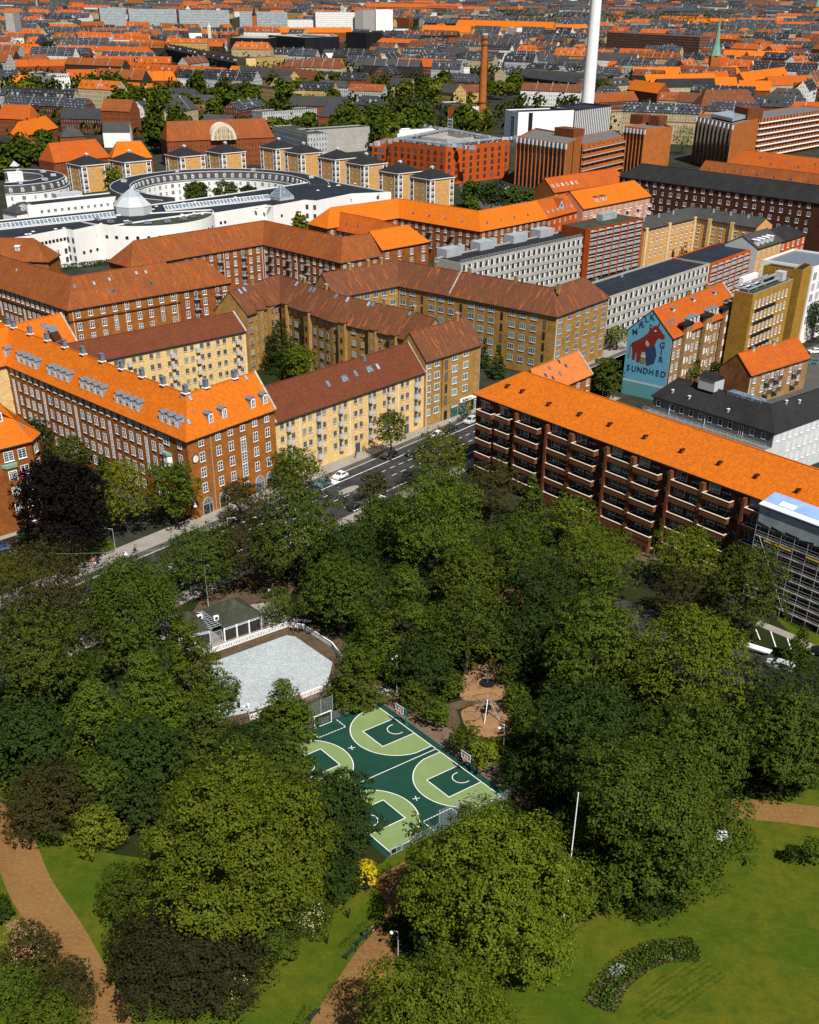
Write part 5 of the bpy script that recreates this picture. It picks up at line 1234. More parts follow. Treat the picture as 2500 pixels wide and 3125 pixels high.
for i in range(12):
    t=76+i*2.9; P=[aB+V2(dB)*t+nB*3.9,aB+V2(dB)*(t+2.9)+nB*3.9,aB+V2(dB)*(t+2.9)-nB*.2,aB+V2(dB)*t-nB*.2]
    z=(18.2,18.2,19.4,19.4); b.hexa([(p.x,p.y,zz+.35) for p,zz in zip(P,z)],[(p.x,p.y,zz+.45) for p,zz in zip(P,z)],0)
    if i%3==1: 
        P=[aB+V2(dB)*t+nB*2.6,aB+V2(dB)*(t+2.9)+nB*2.6,aB+V2(dB)*(t+2.9)+nB*1.4,aB+V2(dB)*t+nB*1.4]; b.hexa([(p.x,p.y,zz) for p,zz in zip(P,(19.06,19.06,19.42,19.42))],[(p.x,p.y,zz) for p,zz in zip(P,(19.12,19.12,19.48,19.48))],1)
P=[aB+V2(dB)*76+nB*3.9,aB+V2(dB)*96+nB*3.9,aB+V2(dB)*96+nB*2.9,aB+V2(dB)*76+nB*2.9]; b.hexa([(p.x,p.y,zz) for p,zz in zip(P,(18.68,18.68,18.98,18.98))],[(p.x,p.y,zz) for p,zz in zip(P,(18.75,18.75,19.05,19.05))],1)
SC.add(b,'tarpaulin',[M['blue_sheet'],M['white']])
# ================================================================ white school, crescents, tower houses, factory, towers, chimneys
hS=12.8
front=[(-60,742),(93,722),a3(285,902),a3(600,843),a3(670,857),a3(932,800),a3(1010,812),b3(372,688),b3(415,690),b3(470,697),b3(935,622),b3(1000,632),b3(1290,578),b3(1400,585),b3(1725,520),z5(755,285)]
back=[z5(430,225),b3(1480,390),b3(550,530),a3(1380,620),a3(0,762),(-60,684)]
SCH=Flat('school_building','long white school with stepped front, black roof, glass spine and a glass dome',fp(hS,*front,*back),hS,'white_wall','felt_navy','school',par=.35,cap='white')
ww=win_mesh(1.15,1.05,'single','dark','black'); w4=win_mesh(1.3,1.9,'two','grey_paint','black')
def wseg(B,p,q,zs,n,me,inset=1.0):
    """windows on the wall between two photo pixels of its top edge"""
    a,b_=V2(G(p[0],p[1],B.h)),V2(G(q[0],q[1],B.h)); d=b_-a; L=d.length; d.normalize(); nn=Vector((d.y,-d.x))
    for i in range(n):
        c=a+d*(inset+(L-2*inset)*i/max(1,n-1))+nn*.0
        for z in zs: B.wins.append((me,(c.x,c.y,z),math.atan2(d.y,d.x),'window'))
wseg(SCH,a3(285,902),a3(600,843),[9.2],9,ww); wseg(SCH,a3(320,895),a3(600,843),[4.6,1.6],4,w4,1.2); wseg(SCH,a3(670,857),a3(932,800),[4.2],3,ww,4); wseg(SCH,a3(860,815),a3(925,802),[9.0],2,ww,.3); wseg(SCH,a3(600,843),a3(670,857),[8.5,5.3,2.2],2,w4,.8)
wseg(SCH,b3(640,668),b3(925,623),[9.2],9,ww,1); wseg(SCH,b3(470,697),b3(600,676),[8.6],2,ww,2.6); wseg(SCH,b3(640,668),b3(925,623),[4.6],4,w4,1); wseg(SCH,b3(1000,632),b3(1290,578),[8.2],2,ww,5); wseg(SCH,b3(1290,578),b3(1400,585),[9.5,6,3],2,w4,1); wseg(SCH,b3(1560,550),b3(1725,520),[10],7,ww,.8)
SCH.flush()
# glass spine along the roof
b=MB(); 
for p,q in ((a3(-60,828),a3(1050,712)),(b3(0,655),b3(960,552))):
    A_,B_=V2(G(p[0],p[1],hS+.6)),V2(G(q[0],q[1],hS+.6)); d=(B_-A_).normalized(); n=Vector((-d.y,d.x)); L=(B_-A_).length
    P=lambda t,v,z:(A_.x+d.x*t+n.x*v,A_.y+d.y*t+n.y*v,hS+z)
    b.face([P(0,-1.5,.5),P(L,-1.5,.5),P(L,0,1.9),P(0,0,1.9)],0); b.face([P(0,0,1.9),P(L,0,1.9),P(L,1.5,.5),P(0,1.5,.5)],0)
    b.face([P(0,-1.5,0),P(L,-1.5,0),P(L,-1.5,.5),P(0,-1.5,.5)],1)
    for i in range(int(L/1.6)): 
        t=i*1.6; b.tube(P(t,-1.55,.55),P(t,0,1.98),.12,n=4,m=1)
    b.tube(P(0,-1.5,.52),P(L,-1.5,.52),.14,n=4,m=1); b.tube(P(0,0,1.98),P(L,0,1.98),.14,n=4,m=1)
SCH.add(b,'glass_spine',[M['glass_sky'],M['white']],SCH.roof)
def dome(c,r,z,h0,h1,n,glass=True):
    b=MB(); C=Vector((c.x,c.y,z)); P=lambda k,rr,zz:C+Vector((math.cos(2*math.pi*k/n),math.sin(2*math.pi*k/n),0))*rr+Vector((0,0,zz))
    for k in range(n):
        b.face([P(k,r,0),P(k+1,r,0),P(k+1,r,h0),P(k,r,h0)],0)
        if h0>1.2: b.face([P(k,r,h0),P(k+1,r,h0),P(k+1,r*.55,h0+h1*.55),P(k,r*.55,h0+h1*.55)],0); b.face([P(k,r*.55,h0+h1*.55),P(k+1,r*.55,h0+h1*.55),C+Vector((0,0,h0+h1))],1)
        else: b.face([P(k,r,h0),P(k+1,r,h0),C+Vector((0,0,h0+h1))],1)
        b.tube(P(k,r*.55 if h0>1.2 else r,h0+(h1*.55 if h0>1.2 else 0)),C+Vector((0,0,h0+h1)),.13,n=4,m=0); b.tube(P(k,r,h0),P(k+1,r,h0),.12,n=4,m=0)
    return b
dc=G(*a3(1222,690),hS); SCH.add(dome(dc,7.6,hS,3.0,6.0,8),'glass_dome',[M['grey_light'],M['glass_sky']],SCH.roof); dc=G(*b3(1078,560),hS); SCH.add(dome(dc,5.4,hS,1.0,4.6,4),'glass_pyramid',[M['grey_light'],M['glass_sky']],SCH.roof)
b=MB()
for i in range(46):
    f=random.random(); p=a3(0,905).__class__; x=random.uniform(20,1180); yb=722-(x-93)*.115; c=G(x,yb-random.choice((8,14,40,48)),hS); b.ball((c.x,c.y,hS),.75,0,8,4,.45)
SCH.add(b,'roof_domes',M['cream'],SCH.roof); tag(SCH.root.children[-1]) if 0 else None
# round lecture hall in front
rc=G(*a3(1325,705),hS); rc=Vector((rc.x,rc.y,0)); rr_=(V2(G(*a3(1190,822),hS))-V2(rc)).length
RH=Flat('round_hall','white curved hall with a ring of small windows and slanted roof lights, against the school',[rc+Vector((math.cos(a_),math.sin(a_),0))*rr_ for a_ in np.linspace(math.radians(200),math.radians(385),30)],hS-.1,'white_wall','felt_green','school',par=.5,cap='white')
for i in range(17):
    a_=math.radians(215+i*8.6); c=rc+Vector((math.cos(a_),math.sin(a_),0))*(rr_+.0); RH.wins.append((ww,(c.x,c.y,8.6),a_+math.pi/2,'window'))
RH.flush(); b=MB()
for i in range(7):
    a_=math.radians(225+i*20); c=rc+Vector((math.cos(a_),math.sin(a_),0))*(rr_*.78); b.box((c.x,c.y,hS+.7),(2.6,1.3,.9),0,a_+math.pi/2)
RH.add(b,'roof_lights',M['glass_sky'],RH.roof)
MIDW=Flat('linking_wing','low white wing with a row of paired windows linking the two crescents',rect(G(*a3(250,632),11.5),G(*a3(1362,515),11.5),11),11.5,'white_wall','felt_navy','school',par=.4,cap='white')
MIDW.grid(0,17,[8.4],win_mesh(1.3,1.3,'two','white','glass'),6,2); MIDW.roofbox('roof_room',-4,8,12,5,1.8,'grey_light'); MIDW.flush()
def crescent(name,label,cx,cy,r0,r1,a0,a1,zw,zr,nwin,inner):
    B=Bldg(name,label,'apartment block',None,(cx,cy,0)); n=max(12,int((a1-a0)/4)); an=[R(a0+(a1-a0)*i/n) for i in range(n+1)]
    P=lambda a,r,z:(cx+math.cos(a)*r,cy+math.sin(a)*r,z); w=MB(); r=MB(); k=MB()
    for i in range(n):
        a,c=an[i],an[i+1]
        w.face([P(a,r1,0),P(c,r1,0),P(c,r1,zw),P(a,r1,zw)]); w.face([P(c,r0,0),P(a,r0,0),P(a,r0,zw),P(c,r0,zw)])
        r.face([P(a,r1,zw),P(c,r1,zw),P(c,r1-1.4,zr),P(a,r1-1.4,zr)],0); r.face([P(c,r0,zw),P(a,r0,zw),P(a,r0+1.4,zr),P(c,r0+1.4,zr)],0)
        r.face([P(a,r0+1.4,zr),P(a,r1-1.4,zr),P(c,r1-1.4,zr),P(c,r0+1.4,zr)],1)
        for rr,z in ((r1+.15,zw),(r0-.15,zw),(r1-1.4,zr),(r0+1.4,zr)): k.tube(P(a,rr,z),P(c,rr,z),.2,n=5)
    for a in (an[0],an[-1]):
        w.face([P(a,r0,0),P(a,r1,0),P(a,r1,zw),P(a,r0,zw)]); r.face([P(a,r0,zw),P(a,r1,zw),P(a,r1-1.4,zr),P(a,r0+1.4,zr)],0)
    B.add(w,'wall',M['white_wall']); B.roof=B.add(r,'roof',[M['tile_grey'],M['felt_navy']]); B.add(k,'cornice',M['grey_light'])
    big=win_mesh(1.7,1.7,'three','white','glass'); sm=win_mesh(1.1,1.6,'cross','white','glass'); dmr=dormer_mesh(1.4,1.5,1.6,'grey_light','white',True)
    for i in range(nwin):
        a=R(a0+(a1-a0)*(i+.5)/nwin)
        rr=r0-.02 if inner else r1+.02; rot=a-math.pi/2 if inner else a+math.pi/2
        for z in (zw-2.6,zw-5.4,zw-8.2):
            if z>.5: B.wins.append((big if i%2 else sm,P(a,rr,z),rot,'window'))
        p=P(a,r0+.35 if inner else r1-.35,zw+.55); o=mesh_obj('dormer',dmr,B.roof); o.location=p; o.rotation_euler.z=rot
    for i in range(5):
        a=R(a0+(a1-a0)*(i+.5)/5); b=MB(); c=P(a,(r0+r1)/2,zr+.4); b.box(c,(2.4,1.6,1.0),0,a); B.add(b,'roof_box',M['grey_light'],B.roof)
    B.flush(); return B
crescent('crescent_block','white horseshoe crescent of flats with grey mansard roof and round-headed dormers',-88.5,561,39,50.5,4,249,10.2,13.4,44,True)
crescent('crescent_block','smaller white crescent with grey mansard at the left edge of the school',-190,574,15,27.5,-75,110,10.2,13.4,17,False)
o=Flat('white_tower','white stair tower with pyramid cap standing in the smaller crescent',rect(G(*a3(70,345),13.5),G(*a3(210,340),13.5),8),13.5,'white_wall','grey_light','tower'); 
b=MB(); c=G(*a3(135,250),14.2); b.hexa([(c.x-2,c.y-2,13.8),(c.x+2,c.y-2,13.8),(c.x+2,c.y+2,13.8),(c.x-2,c.y+2,13.8)],[(c.x-.1,c.y-.1,16),(c.x+.1,c.y-.1,16),(c.x+.1,c.y+.1,16),(c.x-.1,c.y+.1,16)]); o.add(b,'cap',M['grey_light'],o.roof)
o=Bar('crescent_end','white end house with grey mansard roof and two round-headed dormers, left of the dome',[a3(150,690),a3(400,652)],9.5,5,2.8,(1,1),'white_wall','tile_grey'); o.onroof(0,4,.1,'dormer',dormer_mesh(1.5,1.5,1,'grey_light','white')); o.onroof(0,8,.1,'dormer',dormer_mesh(1.5,1.5,1,'grey_light','white')); o.flush()
# --- ten yellow tower houses
e1=Vector((-.70,.71,0)); e2=Vector((.76,.65,0)); hT=12.2
def tower_house(label):
    B=Bldg('tower_house',label,'apartment house','yellow tower houses with pyramid roofs')
    S1,S2=14.0,15.0; C=[Vector((0,0,0)),e2*S2,e2*S2+e1*S1,e1*S1]
    w=MB(); 
    for i in range(4): p,q=C[i],C[(i+1)%4]; w.face([(p.x,p.y,0),(q.x,q.y,0),(q.x,q.y,hT),(p.x,p.y,hT)])
    B.add(w,'wall',M['boards_yellow']); ctr=(C[0]+C[2])/2; r=MB(); E=[ctr+(c-ctr)*1.07 for c in C]
    top=[ctr+(c-ctr)*.09 for c in C]
    r.hexa([(p.x,p.y,hT-.1) for p in E],[(p.x,p.y,hT+.25) for p in E],1)
    for i in range(4): p,q,s,t=E[i],E[(i+1)%4],top[(i+1)%4],top[i]; r.face([(p.x,p.y,hT+.27),(q.x,q.y,hT+.27),(s.x,s.y,hT+3.7),(t.x,t.y,hT+3.7)],0)
    ro=B.add(r,'roof',[M['tile_black'],M['white']]); l=MB(); l.prism(top,hT+3.5,hT+4.3,0); l.hexa([(p.x,p.y,hT+4.3) for p in [ctr+(c-ctr)*.12 for c in C]],[(p.x,p.y,hT+5.0) for p in [ctr+(c-ctr)*.01 for c in C]],0); B.add(l,'lantern',M['grey_light'],ro)
    def side(p,d,L,specs):
        for t,z,me,nm in specs: c=p+d*t; B.place(nm,me,(c.x,c.y,z),math.atan2(d.y,d.x))
    bay=WMESH.get('tbay')
    if not bay:
        m=MB()
        for z in (.4,3.2,6.0,8.8): m.box((0,-.06,z+1.3),(1.9,.10,2.2),1); m.box((0,-.12,z+.75),(2.0,.1,.9),2); m.box((0,-.1,z+2.35),(.08,.06,1.1),0)
        for x in (-1.15,1.15): m.box((x,-.1,hT/2),(.4,.22,hT),0)
        bay=WMESH['tbay']=m.mesh('corner_bay',[M['white'],M['dark'],M['grey_light']],uv=False)
    tiny=win_mesh(.8,.85,'single','white','glass')
    side(C[3],(C[0]-C[3]).normalized(),S1,[(S1-1.4,0,bay,'corner_bay'),(1.4,0,bay,'corner_bay')]+[(t,z,tiny,'window') for t in (4.6,8.6) for z in (1.6,4.4,7.2,10.0)])
    side(C[0],e2,S2,[(1.4,0,bay,'corner_bay'),(S2-1.4,0,bay,'corner_bay')]+[(t,z,tiny,'window') for t,z in ((5,10),(11,10),(5,7.2),(5.2,4.4),(11,7.2),(5.4,1.6))])
    return B.root
YT=[((248.3,507.3),'leftmost of the yellow tower houses, beside the small crescent'),((380,496.7),'second yellow tower house from the left, behind the crescent end'),((550,480),'yellow tower house behind the left end of the horseshoe crescent, below the orange school roof'),((676.7,469.3),'yellow tower house behind the middle of the horseshoe, below the arched gable'),((841.7,456),'yellow tower house just right of the arched-gable school'),((918.3,470.7),'yellow tower house third after the arched-gable school, over the crescent'),((1023.3,488.3),'yellow tower house behind the right end of the horseshoe crescent'),((1111.5,505),'yellow tower house in the pair left of the factory stair'),((1216,531),'second rightmost yellow tower house, over the orange yard roof'),((1314,549.6),'rightmost yellow tower house, below the red-orange factory')]
th=None
for (p,lb) in YT:
    o=tower_house(lb) if th is None else copy_tree(th); th=th or o; o['label']=lb; c=G(p[0],p[1],hT); o.location=(c.x,c.y,0)
# --- red-orange factory round a courtyard
hF=17.5
Fp=fp(hF,(1178,433),(1361,454),(1556.5,433),(1368,397))
FA=Flat('factory','red-orange brick factory block with rows of dark windows and silver ducts on the roof',Fp,hF,'brick_factory','concrete_dark','factory',par=.6)
wf=win_mesh(1.9,2.0,'bars','brick_brown','glass')
fsg=[i for i in range(4) if (FA.F[i]+FA.F[(i+1)%4]).y<sum(p.y for p in FA.F)/2]
for i in fsg: FA.grid(i,9,[14,10.9,7.8,4.7,1.4],wf,2.6)
FA.flush(); b=MB(); c=sum(FA.F,Vector((0,0)))/4
inn=[c+(p-c)*.42 for p in FA.F]; yb=MB(); yb.prism(inn,hF-.5,hF+.05,0); 
for i in range(4):
    p,q=inn[i],inn[(i+1)%4]; yb.face([(p.x,p.y,hF+.1),(q.x,q.y,hF+.1),(q.x,q.y,hF+2.2),(p.x,p.y,hF+2.2)])
FA.add(yb,'courtyard_wall',M['concrete'],FA.roof)
for i in range(4):
    p,q=[c+(k-c)*.8 for k in (FA.F[i],FA.F[(i+1)%4])]
    for j in range(14):
        t=(j+.5)/9; k=p+(q-p)*t; b.box((k.x,k.y,hF+1.0),(random.uniform(1.5,4.5),random.uniform(1,2.4),random.uniform(.8,2.2)),random.choice((0,0,1)),random.uniform(0,3))
    for off_ in (.74,.86): p2,q2=[c+(k-c)*off_ for k in (FA.F[i],FA.F[(i+1)%4])]; b.tube((p2.x,p2.y,hF+1.5),(q2.x,q2.y,hF+1.5),.45,n=7)
FA.add(b,'roof_ducts',[M['steel'],M['grey_light']],FA.roof)
FAl=Flat('factory_wing','lower red-orange factory wing with ducts at the left of the factory',rect(G(1136,438,15),G(1180,440,15),24),15,'brick_factory','concrete_dark','factory'); FAl.grid(0,3,[11,7.8,4.6],wf,2); FAl.flush()
b=MB(); s0=G(1372,455,0); g=Bldg('stair_scaffold','grey steel stair tower on the corner of the red-orange factory','stair tower',None,(s0.x,s0.y,0))
for x in (-1.5,1.5):
    for y in (-1.5,1.5): b.box((s0.x+x,s0.y+y,9),(.2,.2,18))
for k in range(9): b.box((s0.x,s0.y,2*k+1),(3.2,3.2,.15))
for k in range(8): b.tube((s0.x-1.5,s0.y-1.6,2*k+1),(s0.x+1.5,s0.y-1.6,2*k+3),.1,n=4)
g.add(b,'frame',M['galv'])
# --- ribbed brick towers
def ribbed(B,i,n,z0,z1,mat='brick_tower',back='glass',d0=.7):
    a,d,L=B.fac(i); nn=Vector((d.y,-d.x)); w=MB(); p,q=a+nn*.05,a+d*L+nn*.05; w.face([(p.x,p.y,z0),(q.x,q.y,z0),(q.x,q.y,z1),(p.x,p.y,z1)]); B.add(w,'glazing',M[back])
    m=MB(); m.box((0,-d0/2,(z1-z0)/2),(.42,d0,z1-z0)); me=m.mesh('rib',M[mat])
    for k in range(n+1): c=a+d*(L*k/n)*.999; B.place('rib',me,(c.x,c.y,z0),math.atan2(d.y,d.x))
    cap=MB(); cap.box((0,-d0/2-.1,0),(.7,d0+.5,2.4)); mc=cap.mesh('rib_cap',M['grey_light'])
    for k in range(n+1): c=a+d*(L*k/n)*.999; B.place('rib_cap',mc,(c.x,c.y,z1-.6),math.atan2(d.y,d.x))
hR=22.0
RT=Flat('ribbed_tower','brick office tower with vertical ribs and pale blue rib caps, left part of its complex',fp(hR,tw(230,180),tw(660,240),tw(800,170),tw(390,100)),hR,'brick_tower','concrete_dark','office tower',par=.8)
i0=min(range(4),key=lambda i:(RT.F[i]+RT.F[(i+1)%4]).x); 
sl=[i for i in range(4) if RT.fac(i)[1].y<-.2 and RT.fac(i)[1].x>.2]; ribbed(RT,sl[0] if sl else i0,12,0,hR)
RT.roofbox('plant_room',2,12,14,8,4,'brick_brown'); RT.flush()
sr=[i for i in range(4) if RT.fac(i)[1].y>.2 and RT.fac(i)[1].x>.2]
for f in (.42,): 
    a,d,L=RT.fac(sr[0]); b=MB(); p=a+d*L*f; b.box((p.x,p.y,11),(.8,.5,22.4),0,math.atan2(d.y,d.x)); RT.add(b,'slot_shade',M['black'])  # black strip on the wall paints the shade of a slot
RM=Flat('balcony_office','lower brick office with pale balcony slabs between two brick towers',fp(18.5,tw(800,240),tw(1165,165),tw(1080,110),tw(700,180)),18.5,'brick_tower','concrete_dark','office block')
sm_=[i for i in range(4) if RM.fac(i)[1].x>.2 and RM.fac(i)[1].y>.2][0]
RM.band(sm_,[2.6+3.3*k for k in range(5)],.4,'grey_light','slab',out=1.2); RM.band(sm_,[3.0+3.3*k for k in range(5)],.8,'brick_tower','parapet',out=1.1)
RM.grid(sm_,9,[.9+3.3*k for k in range(5)]+[16.0],win_mesh(1.6,1.6,'single','brick_brown','glass'),2.0); RM.flush()
RE=Flat('ribbed_tower','brick tower with vertical ribs, right part of the complex beside the trees',fp(hR,tw(1165,85),tw(1350,105),tw(1590,90),tw(1440,45)),hR,'brick_tower','concrete_dark','office tower',par=.8)
se=[i for i in range(4) if RE.fac(i)[1].y<.25 and RE.fac(i)[1].x>.1]; ribbed(RE,se[0],6,0,hR-.5); RE.roofbox('plant_room',-14,10,9,8,5,'brick_brown'); RE.roofbox('plant_room',-3,12,7,8,5,'brick_brown')
hR2=24
R2=Flat('ribbed_tower','brick tower with vertical ribs and glass crown, at the right behind the dark block',fp(hR2,rz0(1015,690),rz0(1225,738),rz0(1375,700),rz0(1190,660)),hR2,'brick_tower','concrete_dark','office tower',par=.8)
s2=[i for i in range(4) if R2.fac(i)[1].y<-.1 and R2.fac(i)[1].x>.1]; ribbed(R2,s2[0],9,0,hR2); R2.roofbox('plant_room',0,12,16,10,6,'brick_brown')
b=MB(); b.prism([c_+(p-c_)*.6 for c_ in (sum(R2.F,Vector((0,0)))/4,) for p in R2.F],hR2+.8,hR2+2.6,0); R2.add(b,'glass_crown',M['glass_sky'],R2.roof)
R3=Flat('balcony_office','long brick office wing with white balcony lines running off the right edge',[G(*rz0(1375,705),22),G(*rz0(1375,705),22)+Vector((70,78,0)),G(*rz0(1375,705),22)+Vector((52,94,0)),G(*rz0(1375,705),22)+Vector((-18,16,0))],22,'brick_tower','concrete_dark','office block')
s3=[i for i in range(4) if R3.fac(i)[1].x>.2 and R3.fac(i)[1].y>.2][0]
R3.band(s3,[1.6+3.1*k for k in range(7)],.4,'white','slab',out=1.2); R3.grid(s3,24,[2.2+3.1*k for k in range(7)],win_mesh(1.7,2.0,'single','brick_tower','glass'),2,name='window'); R3.flush(100)
# --- power station and chimneys
hP=20
PS=Flat('power_station','white box of the power station with a tall strip of glass',rect(G(*q0(1500,662),hP),G(*rz0(292,650),hP),18),hP,'white','felt_navy','power station',par=.6)
sp=[i for i in range(4) if PS.fac(i)[1].y<0 and PS.fac(i)[1].x>0]
for i in sp[:1]: a,d,L=PS.fac(i); PS.grid(i,1,[3],win_mesh(5.0,15,'stair','grey_light','glass_teal'),L*.62)
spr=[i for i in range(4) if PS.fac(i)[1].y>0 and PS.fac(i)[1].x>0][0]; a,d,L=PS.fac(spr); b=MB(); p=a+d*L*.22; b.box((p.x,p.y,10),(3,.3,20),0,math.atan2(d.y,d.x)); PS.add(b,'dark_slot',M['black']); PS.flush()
PS2=Flat('boiler_house','power station hall with white vertical fins and black roof, beside the white chimney',rect(G(*rz0(295,650),hP),G(*rz0(508,624),hP),22),hP,'felt_navy','felt_navy','power station',par=1.0)
s4=[i for i in range(4) if PS2.fac(i)[1].x>.3 and PS2.fac(i)[1].y>-.2][0]; a,d,L=PS2.fac(s4)
m=MB(); m.box((0,-.3,8.5),(.55,.5,16)); fm=m.mesh('fin',M['white'])
for k in range(20): c=a+d*(L*(k+.5)/20); PS2.place('fin',fm,(c.x,c.y,3.5),math.atan2(d.y,d.x))
def chimney(name,label,p,zb,h,r0,r1,mat,n=24,bands=(),base=None):
    c=G(p[0],p[1],zb); B=Bldg(name,label,'chimney',None,(c.x,c.y,0)); b=MB()
    for k in range(10):
        f0,f1=k/10,(k+1)/10; b.tube((c.x,c.y,h*f0),(c.x,c.y,h*f1),r0+(r1-r0)*f0,r0+(r1-r0)*f1,n,0,cap=k==9)
    B.add(b,'shaft',M[mat],smooth=False)
    for z0,z1,dr,mt in bands: b=MB(); f=z0/h; b.tube((c.x,c.y,z0),(c.x,c.y,z1),(r0+(r1-r0)*f)+dr,None,n); B.add(b,'collar',M[mt])
    if base: b=MB(); b.prism([(c.x+x*base,c.y+y*base) for x,y in ((-1,-1),(1,-1),(1,1),(-1,1))],0,6,0); b.tube((c.x,c.y,6),(c.x,c.y,9),base*1.05,r0*1.05,n); B.add(b,'base',M[mat])
    return B
cw=G(1794,303,hP); pw=PXM(cw)
chimney('white_chimney','very tall smooth white chimney rising out of the top of the picture',(1794,303),hP,150,20.0/pw*1.04,12.0/pw,'white',32)
br=G(1469,391,0); pb=PXM(br)
chimney('brick_chimney','old round brick chimney with banded top and square foot',(1469,391),0,59,13.5/pb,8.4/pb,'brick_tower',24,((16,17,.25,'brick_brown'),(52,53,.3,'brick_brown'),(55.5,56.5,.35,'brick_brown'),(58.2,59.3,.25,'grey_light')),base=4.2)
# ================================================================ the city behind: named blocks, terraces, trees
windowed('far_red',(.22,.06,.02),(.03,.03,.03),1.9,3.0,.75); windowed('far_brown',(.10,.035,.02),(.22,.20,.18),1.9,3.0,.75); windowed('far_cream',(.45,.36,.22),(.04,.04,.04),1.9,3.0,.8); windowed('far_yellow',(.48,.33,.12),(.04,.04,.04),2.0,3.1,.8); windowed('far_grey',(.42,.43,.42),(.05,.055,.06),1.9,3.0,.7); windowed('far_white',(.72,.71,.68),(.05,.055,.06),2.2,3.2,.9); windowed('far_dark',(.035,.03,.028),(.25,.24,.22),1.8,3.0,.95); windowed('slab_grey',(.40,.43,.44),(.09,.12,.14),2.4,2.7,.55,var=.6)
windowed('roof_slate',(.034,.038,.046),(.11,.12,.135),3.1,2.5,.95,.5,.9); windowed('roof_dark',(.020,.022,.026),(.10,.10,.10),3.7,2.8,1.15,.5,.9); windowed('roof_orange',(.42,.098,.010),(.20,.075,.035),3.3,2.6,1.05,.5,.8); windowed('roof_rust',(.24,.065,.018),(.16,.10,.08),3.5,2.7,1.1,.5,.8)
windowed('black_glass',(.02,.02,.022),(.006,.007,.009),1.2,30,.12)
FARW=['far_red','far_brown','far_cream','far_yellow','far_grey','far_white','far_dark']
def terrace_mesh(L,w,ze,rise,wall,roof,hip,detail,rng,b=None,o=(0,0,0),rz=0):
    """a small pitched block with party walls, dormers and chimneys; centred, along x"""
    b=b or MB(); ca,sa=math.cos(rz),math.sin(rz); T_=lambda x,y,z:(o[0]+x*ca-y*sa,o[1]+x*sa+y*ca,z)
    x=L/2;y=w/2;zr=ze+rise;k=hip*y
    b.face([T_(-x,-y,0),T_(x,-y,0),T_(x,-y,ze),T_(-x,-y,ze)],wall); b.face([T_(x,y,0),T_(-x,y,0),T_(-x,y,ze),T_(x,y,ze)],wall)
    for s in (1,-1): 
        f=[T_(s*x,-s*y,0),T_(s*x,s*y,0),T_(s*x,s*y,ze)]+([T_(s*x,0,zr)] if hip<.05 else [])+[T_(s*x,-s*y,ze)]; b.face(f,wall if hip>.05 else wall)
        if hip>.05: b.face([T_(s*x,-s*y,ze),T_(s*x,s*y,ze),T_(s*(x-k),0,zr)],roof)
    e=.4
    b.face([T_(-x,-y-e,ze-.2),T_(x,-y-e,ze-.2),T_(x-k,0,zr),T_(-x+k,0,zr)],roof); b.face([T_(x,y+e,ze-.2),T_(-x,y+e,ze-.2),T_(-x+k,0,zr),T_(x-k,0,zr)],roof)
    def bx(cx,cy,z0,z1,sx,sy,m): b.hexa([T_(cx-sx,cy-sy,z0),T_(cx+sx,cy-sy,z0),T_(cx+sx,cy+sy,z0),T_(cx-sx,cy+sy,z0)],[T_(cx-sx,cy-sy,z1),T_(cx+sx,cy-sy,z1),T_(cx+sx,cy+sy,z1),T_(cx-sx,cy+sy,z1)],m,False)
    if detail:
        step=rng.choice([11,14,18]); n=int(L/step)
        for i in range(1,n):
            xx=-x+L*i/n; bx(xx,0,zr-.6,zr+1.1,.35,.6,4)
            if detail>1: 
                b.hexa([T_(xx-.12,-y-.3,ze),T_(xx+.12,-y-.3,ze),T_(xx+.12,0,zr+.1),T_(xx-.12,0,zr+.1)],[T_(xx-.12,-y-.3,ze+.25),T_(xx+.12,-y-.3,ze+.25),T_(xx+.12,0,zr+.35),T_(xx-.12,0,zr+.35)],4)
        if detail>1 and rng.random()<.45:
            for i in range(int(L/5)):
                xx=-x+2.5+i*5+rng.uniform(-1,1); bx(xx,-y*.62,ze,ze+rise*.60,.6,.8,5 if rng.random()<.35 else roof)
    return b
ROOFS={'orange':'tile_orange','deep':'tile_orange_deep','rust':'tile_rust','slate':'tile_slate','black':'tile_black','grey':'tile_grey','weathered':'tile_weathered'}
HG={}
def house(label,p,q,ze,w,rise,wall,roof,hip=0,detail=2,name='house',cat='house',group=None,z=None):
    """pitched block whose front eave runs between two photo pixels"""
    a,c=G(p[0],p[1],ze),G(q[0],q[1],ze); d=(c-a); L=math.hypot(d.x,d.y); rz=math.atan2(d.y,d.x); n=Vector((-d.y,d.x,0)).normalized()*(w/2); m=(a+c)/2+n
    b=terrace_mesh(L,w,ze,rise,0,1,hip,detail,random); r=empty(name,(m.x,m.y,0),rz,label,cat,group)
    wl,rf=MB(),MB(); wl.v=b.v; rf.v=b.v
    for f,mi in zip(b.f,b.m): (rf if mi in(1,4,5) else wl).f.append(f); (rf if mi in(1,4,5) else wl).m.append({1:0,4:1,5:2}.get(mi,0))
    for mb in (wl,rf):
        used=sorted({i for f in mb.f for i in f}); mp={k:i for i,k in enumerate(used)}; mb.v=[b.v[k] for k in used]; mb.f=[tuple(mp[i] for i in f) for f in mb.f]
    wl.build('wall',[M[wall]],r); rf.build('roof',[M[ROOFS.get(roof,roof)],M['brick_brown'],M['grey_light']],r); return r
def block(label,pts,h,wall,roof='felt_black',name='block',cat='building',**k):
    B=Flat(name,label,[G(p[0],p[1],h) for p in pts],h,wall,roof,cat,None,**k); return B
def rblock(label,p,q,h,depth,wall,roof='felt_black',name='office_block',cat='building',**k): return Flat(name,label,rect(G(p[0],p[1],h),G(q[0],q[1],h),depth),h,wall,roof,cat,None,**k)
